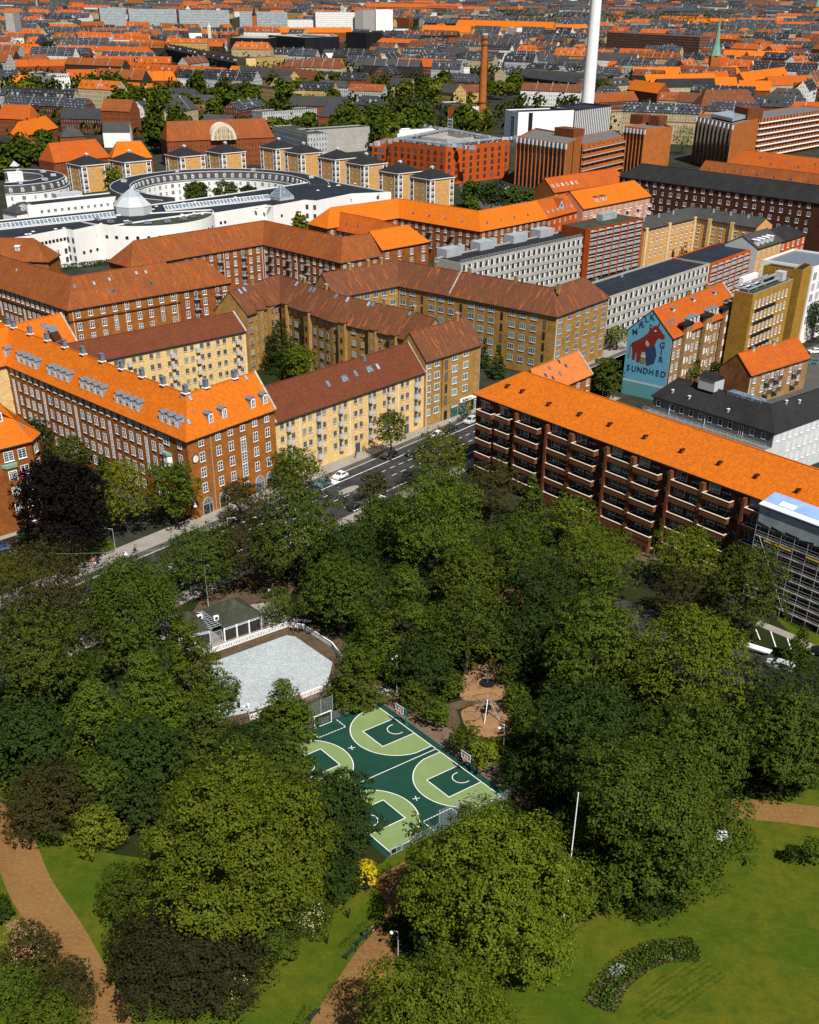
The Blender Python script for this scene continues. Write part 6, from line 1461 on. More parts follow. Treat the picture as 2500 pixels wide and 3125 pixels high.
# ---- middle distance, left to right
sd=house('red brick school with big orange roof and an arched white gable window',l0(975,825),l0(1605,800),14,16,9,'far_red','rust',.35,0,'school_house','school')
c=G(*l0(1340,825),14); b=MB(); n=20; P_=[(7.5*math.cos(math.pi*i/n),8.5*math.sin(math.pi*i/n)) for i in range(n+1)]
b.hexa([(x,-1.5,z) for x,z in P_],[(x,6,z) for x,z in P_],0); b.face([(x*.8,-1.56,z*.8) for x,z in P_],1)
for x in (-3.6,-1.2,1.2,3.6): b.box((x,-1.62,3),(.35,.1,6.4),0)
g=b.build('arched_gable',[M['cream'],M['far_cream']],sd); g.location=sd.matrix_world.inverted()@Vector((0,0,0)) if False else (1.0,-8.6,13.6)
house('orange roofed hall with dormers behind the yellow tower houses',a3(490,228),a3(1010,175),12,15,8,'far_red','deep',.4,0,'school_house','school'); house('bright orange hipped end of the hall behind the tower houses',a3(1020,190),a3(1400,178),12,15,7,'far_red','orange',.6,0,'school_house','school')
house('white gabled house with grey roof among the left trees',l0(600,770),l0(760,770),9,10,5,'white_wall','grey',0,1,'villa','villa'); house('grey roofed brick villa with hipped roof at the left',l0(350,800),l0(500,795),8,12,5,'far_red','grey',1,1,'villa','villa'); house('tall brick villa with orange roof at the left edge',l0(-20,690),l0(180,700),10,13,8,'far_red','deep',.4,1,'villa','villa'); house('orange roofed villa with white corner near the left edge',l0(160,790),l0(340,745),8,12,7,'far_red','orange',.5,1,'villa','villa'); house('dark slate block behind the left villas',l0(350,690),l0(660,700),9,13,6,'far_brown','slate',0,1,'villa','villa'); house('low dark roofed house at the left edge below the orange villas',l0(-30,880),l0(130,880),8,12,6,'far_dark','black',.4,1,'villa','villa'); house('brown hipped roof left of the tower houses',l0(150,870),l0(270,865),7,11,5,'far_brown','weathered',.8,1,'villa','villa'); house('tiny orange roof between the left trees',l0(45,830),l0(150,835),6,9,4,'far_red','orange',.5,1,'villa','villa')
for i,(x0,x1,y,r) in enumerate(((340,720,565,'grey'),(700,905,585,'grey'),(905,1150,560,'slate'),(960,1280,600,'grey'),(890,1190,660,'weathered'),(1160,1360,725,'grey'))): house(('low yellow villa with long grey roof above the left trees','grey roofed villa right of the long grey one','slate hipped villa among the trees','pale villa with blue-grey mansard and dormers','low brown roof among the trees','small grey roof behind the arched-gable school')[i],l0(x0,y),l0(x1,y+8),8,14,5.5,'far_yellow',r,.5,1,'villa','villa')
o=rblock('white balconied apartment block with black roof at the left',l0(165,425),l0(320,455),14,14,'far_white',cat='apartment block'); rblock('white gabled end of the left balconied block',l0(320,440),l0(400,435),15,12,'far_white',cat='apartment block')
house('orange roofed row left of the balconied block',l0(75,480),l0(175,480),9,11,5,'far_cream','orange'); house('rust roofed yellow row right of the balconied block',l0(390,450),l0(615,450),9,12,6,'far_yellow','deep'); house('orange roofed house with white dormers in the middle left',l0(820,470),l0(1035,470),10,12,7,'far_red','orange',.6)
rblock('low grey glass pavilion among the orange roofs',l0(625,480),l0(850,465),7,16,'far_grey','zinc')
for i,(x0,y0,x1,y1,r) in enumerate(((50,390,410,385,'deep'),(550,365,1000,370,'deep'),(680,400,1020,425,'deep'),(1020,420,1300,440,'deep'),(390,200,720,235,'orange'),(720,240,960,275,'orange'),(1330,425,1390,430,'orange'),(0,215,290,210,'deep'),(0,175,160,172,'deep'))): house(('orange roofed row behind the white balconied block','low orange row behind the gardens, centre left','second low orange row in front of it','rust orange row beside the dark terrace','long bright orange row running from the far left','orange row stepping down towards the dark terrace','small orange roof beside the yellow office','long brick row with orange roof at the far left','thin orange row at the left edge')[i],l0(x0,y0),l0(x1,y1),10,13,6,'far_red',r,0,2,'terrace','terrace')
house('black terrace row with pale chimneys in the middle left',l0(970,285),l0(1385,370),13,14,5,'far_dark','black',0,2,'terrace','terrace'); house('pale green-grey church-like roof at the left',l0(600,290),l0(730,295),9,12,6,'far_cream','grey',0,0,'church','church')
rblock('yellow office with dark window bands in the middle left',l0(1305,490),l0(1680,540),13,18,'far_yellow',cat='office block'); house('yellow barrack with dark grey roof right of the office',l0(1375,430),l0(1680,470),12,16,7,'far_yellow','grey',0,1,'barrack','barrack'); rblock('yellow windowless stair block beside the barracks',l0(1385,330),l0(1440,345),20,10,'brick_yellow'); rblock('long low yellow office behind the barracks',l0(1440,345),l0(1650,330),12,16,'far_yellow')
house('yellow barrack with pale end wall above the villas',q0(30,430),q0(305,475),12,16,7,'far_yellow','weathered',0,1,'barrack','barrack')
for i,(x0,x1,y,w_) in enumerate(((140,520,615,'slate'),(540,680,610,'slate'),(330,640,680,'slate'),(600,850,690,'grey'),(830,980,650,'black'))): house(('red brick villa row with slate roofs','slate hipped red villa with tall chimneys','long slate mansard row with pale gables','grey hipped house in front of the villas','black roofed low house left of the brick block')[i],q0(x0,y),q0(x1,y+8),9,14,6,'far_red' if i<3 else 'far_brown',w_,.5,2,'villa','villa')
o=rblock('white balconied block with flat roof right of the arched-gable school',q0(65,740),q0(265,790),13,13,'far_grey','felt_green',cat='apartment block'); rblock('pale concrete block with few windows next to it',q0(262,770),q0(630,745),13,12,'concrete','felt_green',cat='apartment block'); rblock('long grey office with ribbon windows behind the white balconied block',q0(0,660),q0(320,640),14,14,'far_grey','felt_green',cat='office block')
rblock('red and white balconied block left of the brick chimney',q0(1050,600),q0(1180,630),15,12,'far_white','felt_black',cat='apartment block'); rblock('blank red brick end of the balconied block',q0(1180,635),q0(1260,615),15,12,'brick_red','felt_black',cat='apartment block'); rblock('low white hall behind the factory',q0(790,770),q0(1015,755),8,10,'white','grey_light',cat='hall')
house('yellow house with grey roof and arched window above the trees',q0(1000,530),q0(1120,545),10,14,6,'far_yellow','grey',0,1,'villa','villa'); house('long grey roofed yellow house left of the brick chimney',q0(1120,540),q0(1290,535),9,12,5,'far_yellow','weathered',0,1,'villa','villa'); house('dark villa with pale gable right of the yellow one',q0(745,500),q0(870,505),9,12,6,'far_cream','slate',0,1,'villa','villa')
house('orange roofed green-walled long house in the centre',q0(800,385),q0(1095,395),13,14,7,'far_brown','deep',0,2,'terrace','terrace'); rblock('white ornate town house right of the green one',q0(1050,400),q0(1215,395),15,14,'far_white','felt_navy',cat='town house')
for i,(p,q,hh,w_,r_) in enumerate(((q0(1500,440),rz0(440,470),14,'far_brown','slate'),(rz0(0,450),rz0(310,485),14,'far_brown','slate'),(rz0(530,500),rz0(620,495),13,'far_cream','slate'))): house(('brick and white balconied slate row left of the white chimney','second balconied slate row beside the white chimney foot','pale corner house with a spire right of the white chimney')[i],p,q,hh,14,5,w_,r_,0,2,'terrace','terrace')
rblock('long rust roofed low block right of the white chimney',rz0(510,665),rz0(905,645),11,16,'far_cream','tile_weathered',cat='apartment block'); rblock('second rust roofed low block in front of the trees',rz0(770,720),rz0(1010,730),12,16,'far_cream','tile_weathered',cat='apartment block')
house('white fronted row with dark mansard',rz0(880,590),rz0(1030,600),13,14,6,'far_white','weathered',0,2,'terrace','terrace'); house('big grey-brown roofed block with white dormers',rz0(1030,620),rz0(1370,620),14,20,10,'far_brown','weathered',.6,1,'terrace','terrace'); house('dark mansard block with white dormers',rz0(1380,620),rz0(1520,625),13,15,7,'far_brown','slate',.3,2,'terrace','terrace'); house('black roofed long block in front of the orange roofs',rz0(780,510),rz0(1130,505),12,14,6,'far_cream','black',.2,0,'terrace','terrace')
house('rust roofed row below the white chimney',rz0(415,600),rz0(670,585),11,14,6,'far_brown','rust',0,1,'terrace','terrace')
for i,(x0,y0,x1,y1,r_) in enumerate(((600,520,780,545,'orange'),(720,490,1130,480,'orange'),(640,440,920,440,'orange'),(920,430,1060,430,'deep'),(1050,470,1200,470,'deep'),(1140,440,1270,430,'orange'),(1290,475,1550,440,'orange'),(1120,505,1250,505,'orange'),(1250,525,1440,530,'orange'),(1440,500,1725,490,'deep'),(1160,330,1320,335,'orange'),(1320,340,1540,335,'orange'),(1540,350,1710,355,'deep'),(550,320,830,330,'deep'),(780,140,1300,125,'orange'),(1310,125,1600,120,'orange'),(1480,150,1725,150,'deep'),(0,170,375,168,'orange'),(550,140,650,138,'orange'))): house('orange roofed town row '+('with a corner turret near the white chimney','behind the black long roof','with white gables left of the green spire','gabled, just left of the green spire','at the foot of the green spire','right of the green spire','stepping up to the right edge','in front of the green spire','with yellow tint right of the black long roof','reaching the right edge','behind the green spire','long, behind the spire to the right','at the right edge above the spire','under the long brown barrack','farthest, beyond the dark trees','farthest right beyond the dark trees','deep red at the far right edge','of the long barracks behind the white chimney','small, in front of the dark wood')[i],rz0(x0,y0),rz0(x1,y1),12,14,7,'far_cream' if i%2 else 'far_red',r_,0,1,'terrace','terrace')
# ---- landmarks far back
def slab(label,p,q,h,wall,depth=14,name='slab_tower',cat='apartment block',roof='felt_green'): return rblock(label,p,q,h,depth,wall,roof,name,cat)
sb=[slab('far grey slab block, first from the left of the four',l0(580,47),l0(735,47),32,'slab_grey'),slab('far grey slab block, second of the four',l0(750,55),l0(1030,55),32,'slab_grey'),slab('far grey slab block, third of the four',l0(1045,62),l0(1340,62),32,'slab_grey'),slab('far grey slab block, last of the four beside the white hospital',l0(1400,70),l0(1680,72),32,'slab_grey')]
slab('long white hospital-like block with six rows of windows',q0(312,75),q0(575,75),36,'far_white',16,cat='office block'); slab('blank pale tower at the end of the long white block',q0(590,62),q0(660,60),40,'concrete',18,cat='office block'); slab('white twin tower with dark slots',q0(665,58),q0(765,58),40,'white_wall',18,cat='office block'); slab('lower white wing left of the long white block',q0(135,118),q0(305,118),18,'far_white',18,cat='office block'); slab('white low base of the twin tower',q0(635,172),q0(862,172),9,'far_white',16,cat='office block'); slab('white tower at the far left',l0(75,78),l0(115,75),38,'concrete',14,cat='office block'); slab('small pale tower block behind the white chimney row',q0(1437,162),q0(1490,165),22,'far_white',12,cat='office block')
for i,(p,q,h) in enumerate(((l0(1345,225),l0(1560,230),18),(l0(1570,210),q0(250,225),20),(q0(230,215),q0(450,215),20))): rblock(('black glass hall, leftmost of three with pale roofs','black glass hall, middle of three with pale roofs','black glass hall, right one of three with pale roofs')[i],p,q,h,60,'black_glass','concrete',cat='office block',name='glass_hall',cap='concrete',pt=4,par=1.2)
rblock('angular black block right of the glass halls',q0(490,190),q0(610,195),20,40,'black_glass','felt_black',cat='office block',name='glass_hall')
rblock('long brown barrack with flat grey roof and vertical white lines',rz0(485,190),rz0(1030,218),28,22,'far_brown','concrete_dark',cat='apartment block',name='barrack'); rblock('low flat roofed hall beside the long brown barrack',rz0(890,280),rz0(1140,275),14,30,'far_brown','concrete_dark',cat='hall',name='hall')
house('enormous orange barrack roof behind the dark wood',q0(1130,150),q0(1700,165),18,24,9,'far_yellow','orange',.1,1,'barrack','barrack'); house('long orange barrack roof left of the brick chimney top',q0(930,185),q0(1220,190),16,22,9,'far_yellow','orange',.1,1,'barrack','barrack'); house('orange long roof across the top centre',q0(600,40),q0(1150,45),18,24,9,'far_red','deep',.1,1,'barrack','barrack'); house('orange roof in front of the glass halls',q0(0,190),q0(530,190),14,16,7,'far_red','orange',.1,1,'barrack','barrack'); house('white hall roof in the centre distance',q0(385,330),q0(520,328),10,18,3,'white','white',0,0,'hall','hall')
house('green copper-hued low school at the far left',l0(110,160),l0(450,150),12,18,5,'far_cream','copper_green',.3,0,'school_house','school'); house('red brick block with arches at the far left',l0(470,150),l0(620,150),18,20,6,'far_red','rust',.3,0,'terrace','terrace'); house('white ornate gabled church front far left of centre',l0(1105,190),l0(1180,190),20,14,6,'white_wall','grey',0,0,'church','church')
def spire(label,px,py,h,hb,wd,mat,tw_='brick_tower'):
    c=G(px,py,0); B=Bldg('church_tower',label,'church tower',None,(c.x,c.y,0)); b=MB(); b.box((c.x,c.y,hb/2),(wd,wd,hb)); B.add(b,'tower',M[tw_]); b=MB(); r=wd*.62
    b.tube((c.x,c.y,hb),(c.x,c.y,hb+(h-hb)*.25),r,r*.6,8); b.tube((c.x,c.y,hb+(h-hb)*.25),(c.x,c.y,h),r*.55,.05,8); B.add(b,'spire',M[mat])
spire('church tower with slim green copper spire among the orange roofs',2172,248,62,24,10,'copper_green'); spire('pale green church spire at the far right top',2487,58,75,30,12,'copper_green'); spire('small brick tower with dark pointed cap above the glass halls',779,100,46,28,8,'tile_black'); spire('slim yellow tower in the middle left',643,138,30,24,5,'cream','cream'); spire('thin mast-like tower at the far left top',118,45,60,50,4,'concrete','concrete')
# ---- generic terraces: the largest 300 on their own, the rest of the far city as one mass
occ=[]
def free(x,y,r):
    for (ox,oy,rr) in occ:
        if (ox-x)**2+(oy-y)**2<(rr+r)**2: return False
    return True
for o in list(COL.objects):
    if o.type=='EMPTY' and o.get('category') and o.get('category')!='tree':
        p=o.location
        if p.y>560:
            rad=8
            for ch in o.children:
                if ch.type=='MESH' and ch.data.vertices: rad=max(rad,max(math.hypot(v.co.x+ch.location.x,v.co.y+ch.location.y) for v in list(ch.data.vertices)[:24]))
            occ.append((p.x,p.y,min(rad*.62,45)))
rr=random.Random(21); cand=[]
y=870.0
row=0
while y<7600:
    dy=40 if y<2400 else 40+(y-2400)*.024
    halfw=y*.39+60; x=-halfw+rr.uniform(0,30)
    while x<halfw:
        L=rr.uniform(22,74)*(1 if y<2400 else 1.35); yy=y+rr.uniform(-14,14); xc=x+L/2
        px,py,_=PX((xc,yy,8)); 
        if -80<px<2580 and py>-30: cand.append((xc,yy,L,px,py))
        x+=L+rr.uniform(6,22)
    y+=dy; row+=1
def pick(px,py):
    r=rr.random()
    if py<330:
        if px<850: o=.42 if py>130 else .30
        elif px<1300: o=.10 if py>95 else .24
        elif px<1750: o=.07 if py>110 else .18
        else: o=.30 if 120<py<320 else .16
        if 1750<px<2500 and py<50: o=.08
    else: o=.3
    if r<o: return rr.choice(['tile_orange_deep','roof_orange','roof_orange','roof_rust','tile_rust'])
    return rr.choice(['roof_slate','roof_slate','roof_slate','roof_dark','roof_dark','tile_grey','tile_weathered'])
mats=['w','r','x','y','cream','white']
ind=0; far=MB(); FM=['far_red','far_brown','far_cream','far_grey','far_white','far_yellow','far_dark','tile_orange_deep','roof_orange','roof_rust','tile_rust','roof_slate','roof_dark','tile_grey','tile_weathered','concrete','grey_light']
HUE={'roof_orange':'orange','roof_rust':'rust brown','roof_slate':'blue-grey slate','roof_dark':'dark slate','tile_orange_deep':'deep orange','tile_rust':'rust red','tile_slate':'slate','tile_black':'black','tile_grey':'grey','tile_weathered':'brown'}
def region(px,py):
    h='left of the black glass halls' if px<700 else 'between the glass halls and the brick chimney' if px<1450 else 'between the two tall chimneys' if px<1780 else 'just before the green spire' if px<2180 else 'right of the green spire'
    v='near the villas' if py>270 else 'halfway back' if py>190 else 'well back' if py>120 else 'far back'
    return h+', '+v
CLEAR=[(1330,1560,255,430),(1040,1330,290,400),(300,890,48,96),(860,1260,70,112),(700,1120,118,165),(1840,2160,120,165),(1390,1680,78,100),(500,730,150,205),(1600,1880,310,420)]
cand.sort(key=lambda c:c[1])
TREEGAP=[]
for (xc,yy,L,px,py) in cand:
    ang=R(-28+12*math.sin(xc*.003+yy*.0017)) if px>900 else R(-14+10*math.sin(yy*.004))
    if rr.random()<.22: ang+=math.pi/2; L=min(L,44)
    if not free(xc,yy,L*.32) or any(x0-40<px<x1+40 and y0<py<y1 for x0,x1,y0,y1 in CLEAR): continue
    # leave the green belts of villas and parks open
    if py>170 and px<1000 and rr.random()<.45: TREEGAP.append((xc,yy,px,py)); continue
    if py>200 and 1000<px<1500 and rr.random()<.4: TREEGAP.append((xc,yy,px,py)); continue
    if rr.random()<.10: TREEGAP.append((xc,yy,px,py)); continue
    roof=pick(px,py); wall=rr.choice(['far_red','far_brown','far_cream','far_cream','far_yellow','far_grey','far_white','far_white','far_dark'])
    ze=rr.uniform(8,16) if yy<3000 else rr.uniform(9,20); w=rr.uniform(11,15); rise=rr.uniform(4.5,7.5); hip=rr.choice([0,0,0,.6])
    if ind<300:
        b=terrace_mesh(L,w,ze,rise,0,1,hip,2,rr); b.m=[{4:2,5:3}.get(i,i) for i in b.m]
        o=b.build('terrace',[M[wall],M[roof],M[rr.choice(['brick_brown','concrete','concrete','grey_light'])],M['grey_light']]); o.location=(xc,yy,0); o.rotation_euler.z=ang
        tag(o,HUE[roof]+(' hipped' if hip else '')+' roofed terrace '+region(px,py),'terrace','terraces of the city behind'); ind+=1
    else:
        n0=len(far.m); terrace_mesh(L,w,ze,rise,FM.index(wall)+100,FM.index(roof)+100,hip,2 if yy<3600 else 1,rr,far,(xc,yy,0),ang)
        far.m[n0:]=[{4:15,5:16}.get(i,i-100) for i in far.m[n0:]]
o=far.build('far_city',[M[k] for k in FM]); tag(o,'mass of small roofs and walls towards the skyline','far city','the far city',kind='stuff')
# ---- far trees: instances of a few crowns
FC=[]
for i,(sh,mt) in enumerate((('round','leaf_dark'),('round','leaf_green'),('oval','leaf_dark'),('broad','leaf_green'),('round','leaf_olive'),('oval','leaf_green'))):
    FC.append((crown_mesh(sh,200+i,3200,60,1.05,mt,5.0),mt))
TL={'leaf_dark':'dark green','leaf_green':'mid green','leaf_deep':'deep green','leaf_olive':'olive green'}
clusters=[(60,165,160,40,10),(150,145,120,30,8),(250,250,200,60,22),(80,270,160,60,18),(330,300,150,40,14),(420,330,160,70,22),(520,350,160,60,20),(600,250,160,60,14),(640,215,80,40,6),(430,200,120,40,8),(700,305,160,50,14),(760,330,120,50,9),(860,300,80,50,6),(1000,270,160,60,20),(1080,230,120,60,12),(1150,240,110,50,9),(1280,270,130,60,18),(1340,290,90,50,12),(1180,390,140,60,22),(1080,420,90,40,10),(1260,385,120,40,14),(1420,380,110,40,12),(1440,230,60,40,6),(1340,215,120,40,9),(1560,270,120,40,12),(1700,255,100,40,9),(1840,280,60,40,5),(920,395,110,40,12),(330,170,80,40,5),(1920,215,110,70,12),(1130,120,80,20,6),(1270,80,40,20,3),(2060,105,60,20,5),(1660,100,70,14,6),(480,440,60,40,5),(560,400,60,40,5),(40,500,90,60,8),(420,500,40,30,3),(150,470,60,40,5),(2420,315,60,20,4),(2200,85,90,26,9),(2290,90,80,20,7),(2440,95,90,20,6),(1060,385,60,50,6),(340,120,120,20,8),(780,160,80,20,6)]
tn=0
def ft(px,py,label=None):
    global tn
    p=G(px,py,4); k=rr.randrange(len(FC)); me,mt=FC[k]; s=rr.uniform(.95,1.6)*(1 if p.y<1500 else 1.25)
    o=mesh_obj('tree',me); o.location=(p.x,p.y,rr.uniform(.2,1.2)); o.rotation_euler.z=rr.uniform(0,6.28); o.scale=(s,s,s*rr.uniform(.9,1.2)); tn+=1
    tag(o,TL[mt]+' crown in the trees '+('beside the left villas' if px<500 else 'around the arched-gable school' if px<900 else 'among the slate villas' if px<1350 else 'around the brick chimney' if px<1800 else 'before the green spire'),'tree','trees in the city behind')
TP_=[(cx_+rr.gauss(0,w_*.27),cy_+rr.gauss(0,h_*.27)) for cx_,cy_,w_,h_,n_ in clusters for i in range(int(n_*1.25))]
TP_.sort(key=lambda q:-q[1])
for q in TP_[:296]: ft(*q)
# the rest: one wood of far crowns
C_=[];N_=[]; Pn,Nn,_=crown_pts('round',77,150,22)
def wood(px,py,s):
    p=G(px,py,5); C_.append(Pn*s+np.array([p.x,p.y,.5])); N_.append(Nn)
for i in range(420): wood(rr.uniform(1500,2330),66+rr.gauss(0,9)-(2330-1500)*0,rr.uniform(9,14))
for i in range(60): wood(rr.uniform(2040,2160),18+rr.gauss(0,4),rr.uniform(12,18))
for q in TP_[296:]: wood(q[0],q[1],rr.uniform(4.5,7.5))
for k in range(1500):
    q=(rr.uniform(0,2500),rr.uniform(40,400)); wood(q[0],q[1],rr.uniform(3,5.5))
for (xc,yy,px,py) in TREEGAP:
    for k in range(4 if yy>1500 else 8):
        q=Vector((xc+rr.uniform(-28,28),yy+rr.uniform(-18,18),0)); C_.append(Pn*rr.uniform(4,7)+np.array([q.x,q.y,.3])); N_.append(Nn)
Cc=np.concatenate(C_);Nc=np.concatenate(N_); me=leaf_mesh('far_wood',Cc,Nc,2.0,'leaf_green',np.random.default_rng(3)); tag(mesh_obj('far_wood',me),'far woods and garden trees between the roofs','woods','woods far back','stuff')
# ================================================================ trees of the park and streets   (x, y, width in overview pixels = photo/1.449275)
def T(label,x,y,wd,shape,mat,seed=1,n=9000,size=.5,name='park_tree',cat='tree',group='park trees',**k):
    return tree(name,label,cat,x*1.449275,y*1.449275,wd*1.449275*1.07,shape,mat,seed,n=n,size=size,group=group,**k)
# street side
T('near-black copper beech on the lawn before the red corner block',130,1075,165,'round','leaf_purple',3,60000,.40,nb=230,name='copper_beech',flat=1.25)
T('olive street tree between the copper beech and the clock corner',260,1042,112,'oval','leaf_olive',4,19800,0.29,group='street trees')
T('full green street tree closest to the clock corner',365,1034,104,'oval','leaf_green',5,19800,0.30,group='street trees')
T('low green tree peeping over the copper beech against the brick wall',152,955,72,'round','leaf_dark',6,8800,0.32,group='street trees')
T('small dark tree against the red wall above the olive street tree',226,975,48,'round','leaf_dark',7,5500,0.32,group='street trees')
T('dark ivy-clad tree in the gap between the two red brick blocks',80,925,64,'oval','leaf_deep',8,9900,0.32,group='street trees')
T('slim dark conifer at the left of the copper beech',55,1115,32,'column','leaf_conifer',9,6600,0.25,name='conifer',group='street trees')
T('brownish street tree in front of the arched shop windows',505,1060,86,'round','leaf_brown',10,14300,0.27,group='street trees')
T('green street tree in front of the left end of the yellow block',620,984,94,'broad','leaf_green',11,14300,0.30,group='street trees')
T('lone round street tree on the pavement before the yellow block',823,905,62,'oval','leaf_green',12,13200,0.26,group='street trees',clear=2.6)
T('bright yellow-green tree crown rising beside the street, nearest the balcony house',925,968,118,'round','leaf_bright',13,19800,0.30)
T('brown-leaved tree in front of the left balconies',1038,1030,112,'round','leaf_brown',14,17600,0.27)
T('green tree by the brick balconies, right of the brown-leaved one',1118,1055,80,'conic','leaf_dark',15,14300,0.29)
T('small dark brownish tree next to the traffic island',788,1028,66,'round','leaf_brown',16,8800,0.27)
T('big dark green tree on the park side of the street, left of the traffic island',630,1125,190,'round','leaf_dark',17,30800,0.35,flat=1.15)
T('broad green tree behind the bright yellow-green crown, mid park',920,1098,190,'round','leaf_green',18,30800,0.33,flat=1.1)
T('dark tree left of the mid-park green tree beyond the rink path',800,1105,110,'round','leaf_dark',19,15400,0.33)
T('feathery dark tree over the street at the kiosk mast',425,1180,160,'broad','leaf_dark',20,34000,.28)
T('shaggy dark tree behind the kiosk roof',515,1165,150,'broad','leaf_brown',21,30000,.28)
T('drooping dark willow over the road between lawn and kiosk',280,1255,190,'weep','leaf_dark',22,52000,.30,name='willow')
T('brown-tinged open tree at the lower end of the road',80,1228,200,'broad','leaf_brown',23,36000,.28)
T('thin reddish tree overhanging the road south of the brown-tinged tree',160,1300,150,'broad','leaf_brown',24,13200,0.24)
T('dark tree between the kiosk hornbeam and the willow',268,1375,130,'round','leaf_dark',93,9000,.34)
T('small dark tree left of the maple behind the round bush',285,1690,120,'round','leaf_deep',94,9000,.3)
# left mass
T('large dark green tree at the left edge, level with the kiosk',75,1390,200,'round','leaf_dark',25,33000,0.35,flat=1.15)
T('pointed bright green hornbeam in front of the kiosk',400,1400,180,'conic','leaf_green',26,33000,0.30,flat=.85)
T('pointed green hornbeam next down the slope from the kiosk one',310,1455,170,'conic','leaf_green',27,28600,0.30,flat=.8)
T('wide hornbeam left of the rink, lowest of the pointed ones',205,1520,210,'conic','leaf_green',28,33000,0.32,flat=.7)
T('green hornbeam along the lower edge of the rink',430,1545,180,'conic','leaf_dark',29,28600,0.30,flat=.65)
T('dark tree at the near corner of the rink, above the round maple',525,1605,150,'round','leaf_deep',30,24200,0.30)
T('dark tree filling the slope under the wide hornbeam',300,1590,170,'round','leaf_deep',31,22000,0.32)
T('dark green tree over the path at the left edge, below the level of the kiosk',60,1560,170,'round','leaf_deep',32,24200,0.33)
T('rough brown-green shrubby tree where the left path begins',100,1680,180,'broad','leaf_brown',33,26400,0.26)
T('dark green tree just right of the brown-green one, above the round bush',215,1650,130,'round','leaf_dark',34,17600,0.30)
T('huge round yellow-green maple left of the ball court',498,1790,380,'round','leaf_bright',35,105000,.30,nb=95,name='maple',clear=1.4,flat=.92)
T('dark tree between the round maple and the ball court',702,1718,168,'round','leaf_deep',36,37400,0.29,flat=1.2)
T('dark tree hiding the left basket of the ball court',585,1628,140,'round','leaf_dark',37,24200,0.29)
shrub('rounded_bush','round olive rhododendron bush left of the maple',207*1.449,1748*1.449,112*1.449,'leaf_olive',38,13200,0.19,'round')
shrub('rounded_bush','dark glossy rhododendron under the left side of the maple',270*1.449,1885*1.449,135*1.449,'leaf_dark',39,19800,0.20,'round')
shrub('spreading_shrub','low spreading dark brown shrub at the foot of the maple',395*1.449,2005*1.449,330*1.449,'leaf_umber',40,60000,.30,'low',flat=.75)
shrub('flowering_shrub','shrub with cream flower heads right of the maple foot',655*1.449,1935*1.449,105*1.449,'leaf_dark',41,11000,0.17,'low',blossom='blossom_cream',bn=260)
shrub('flowering_shrub','low cream-flowered shrub at the bottom tip of the maple bed',490*1.449,2065*1.449,110*1.449,'leaf_dark',42,9900,0.16,'low',blossom='blossom_cream',bn=230,flat=.7)
shrub('rounded_bush','dark green bush between the flowering shrub and the maple',575*1.449,1985*1.449,110*1.449,'leaf_dark',43,11000,0.19,'low')
shrub('rounded_bush','dark evergreen bush above the yellow sapling',720*1.449,1855*1.449,95*1.449,'leaf_deep',44,11000,0.19,'round')
T('small golden yellow tree on the lawn by the court gate',770,1838,52,'round','leaf_yellow',45,3520,0.19,name='golden_tree',clear=1.5)
shrub('flowering_shrub','pink-flowered rhododendron in the bottom left corner',62*1.449,2002*1.449,118*1.449,'leaf_brown',46,15400,0.17,'round',blossom='blossom_pink',bn=900)
shrub('rounded_bush','dark bush below the pink rhododendron',40*1.449,2095*1.449,120*1.449,'leaf_dark',47,13200,0.19,'round'); shrub('rounded_bush','olive brown bush nearest the path in the bottom left corner',140*1.449,2075*1.449,125*1.449,'leaf_brown',48,14300,0.17,'round'); shrub('rounded_bush','green bush cut by the bottom left edge',100*1.449,2165*1.449,170*1.449,'leaf_green',49,15400,0.19,'round'); shrub('rounded_bush','dark bush at the left edge above the pink rhododendron',-8*1.449,1915*1.449,70*1.449,'leaf_deep',50,6600,0.19,'round')
# right of the court
T('huge drooping maple right of the ball court with the flagpole behind it',1050,1880,335,'round','leaf_bright',51,100000,.29,nb=90,name='maple',clear=.8,flat=1.02)
T('arm of a lighter maple reaching right of the flagpole',1235,1865,130,'broad','leaf_green',52,17600,0.33,name='maple')
T('dark tree under the left side of the drooping maple',930,2010,120,'round','leaf_deep',53,13200,0.30)
T('bright green tree cut by the bottom edge below the drooping maple',928,2168,310,'round','leaf_bright',54,60000,.27,clear=1)
shrub('sapling','thin young tree at the court fence',878*1.449,1735*1.449,34*1.449,'leaf_green',55,900,.26,'column',cat='tree')
T('very large dark green tree right of the flagpole',1360,1735,355,'round','leaf_dark',56,95000,.31,nb=70,name='lime_tree',clear=1.2,flat=1.0)
shrub('rounded_bush','dark clipped bush at the foot of the very large dark tree',1370*1.449,1890*1.449,130*1.449,'leaf_deep',57,15400,0.19,'low')
T('large bright green tree left of the car park',1452,1400,230,'round','leaf_bright',58,44000,0.33,flat=1.05,name='lime_tree')
T('tall green tree left of the large bright one, above the playground',1250,1370,190,'oval','leaf_green',59,35200,0.33,name='lime_tree')
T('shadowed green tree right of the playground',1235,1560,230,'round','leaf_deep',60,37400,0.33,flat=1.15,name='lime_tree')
T('green tree between the large bright tree and the lawn',1440,1590,230,'round','leaf_dark',61,39600,0.33,name='lime_tree')
T('dark tree over the brown path at the right edge',1665,1565,205,'round','leaf_dark',62,39600,0.33,name='lime_tree')
T('dark low tree below the parked blue-green car',1650,1470,190,'broad','leaf_deep',63,19800,0.30)
T('slim young tree in the car park',1685,1355,62,'conic','leaf_dark',64,5500,0.26)
T('dark tree in front of the scaffolding',1570,1245,150,'oval','leaf_dark',65,24200,0.30)
T('yellow-green tree before the lower balconies',1442,1170,140,'broad','leaf_bright',66,19800,0.29)
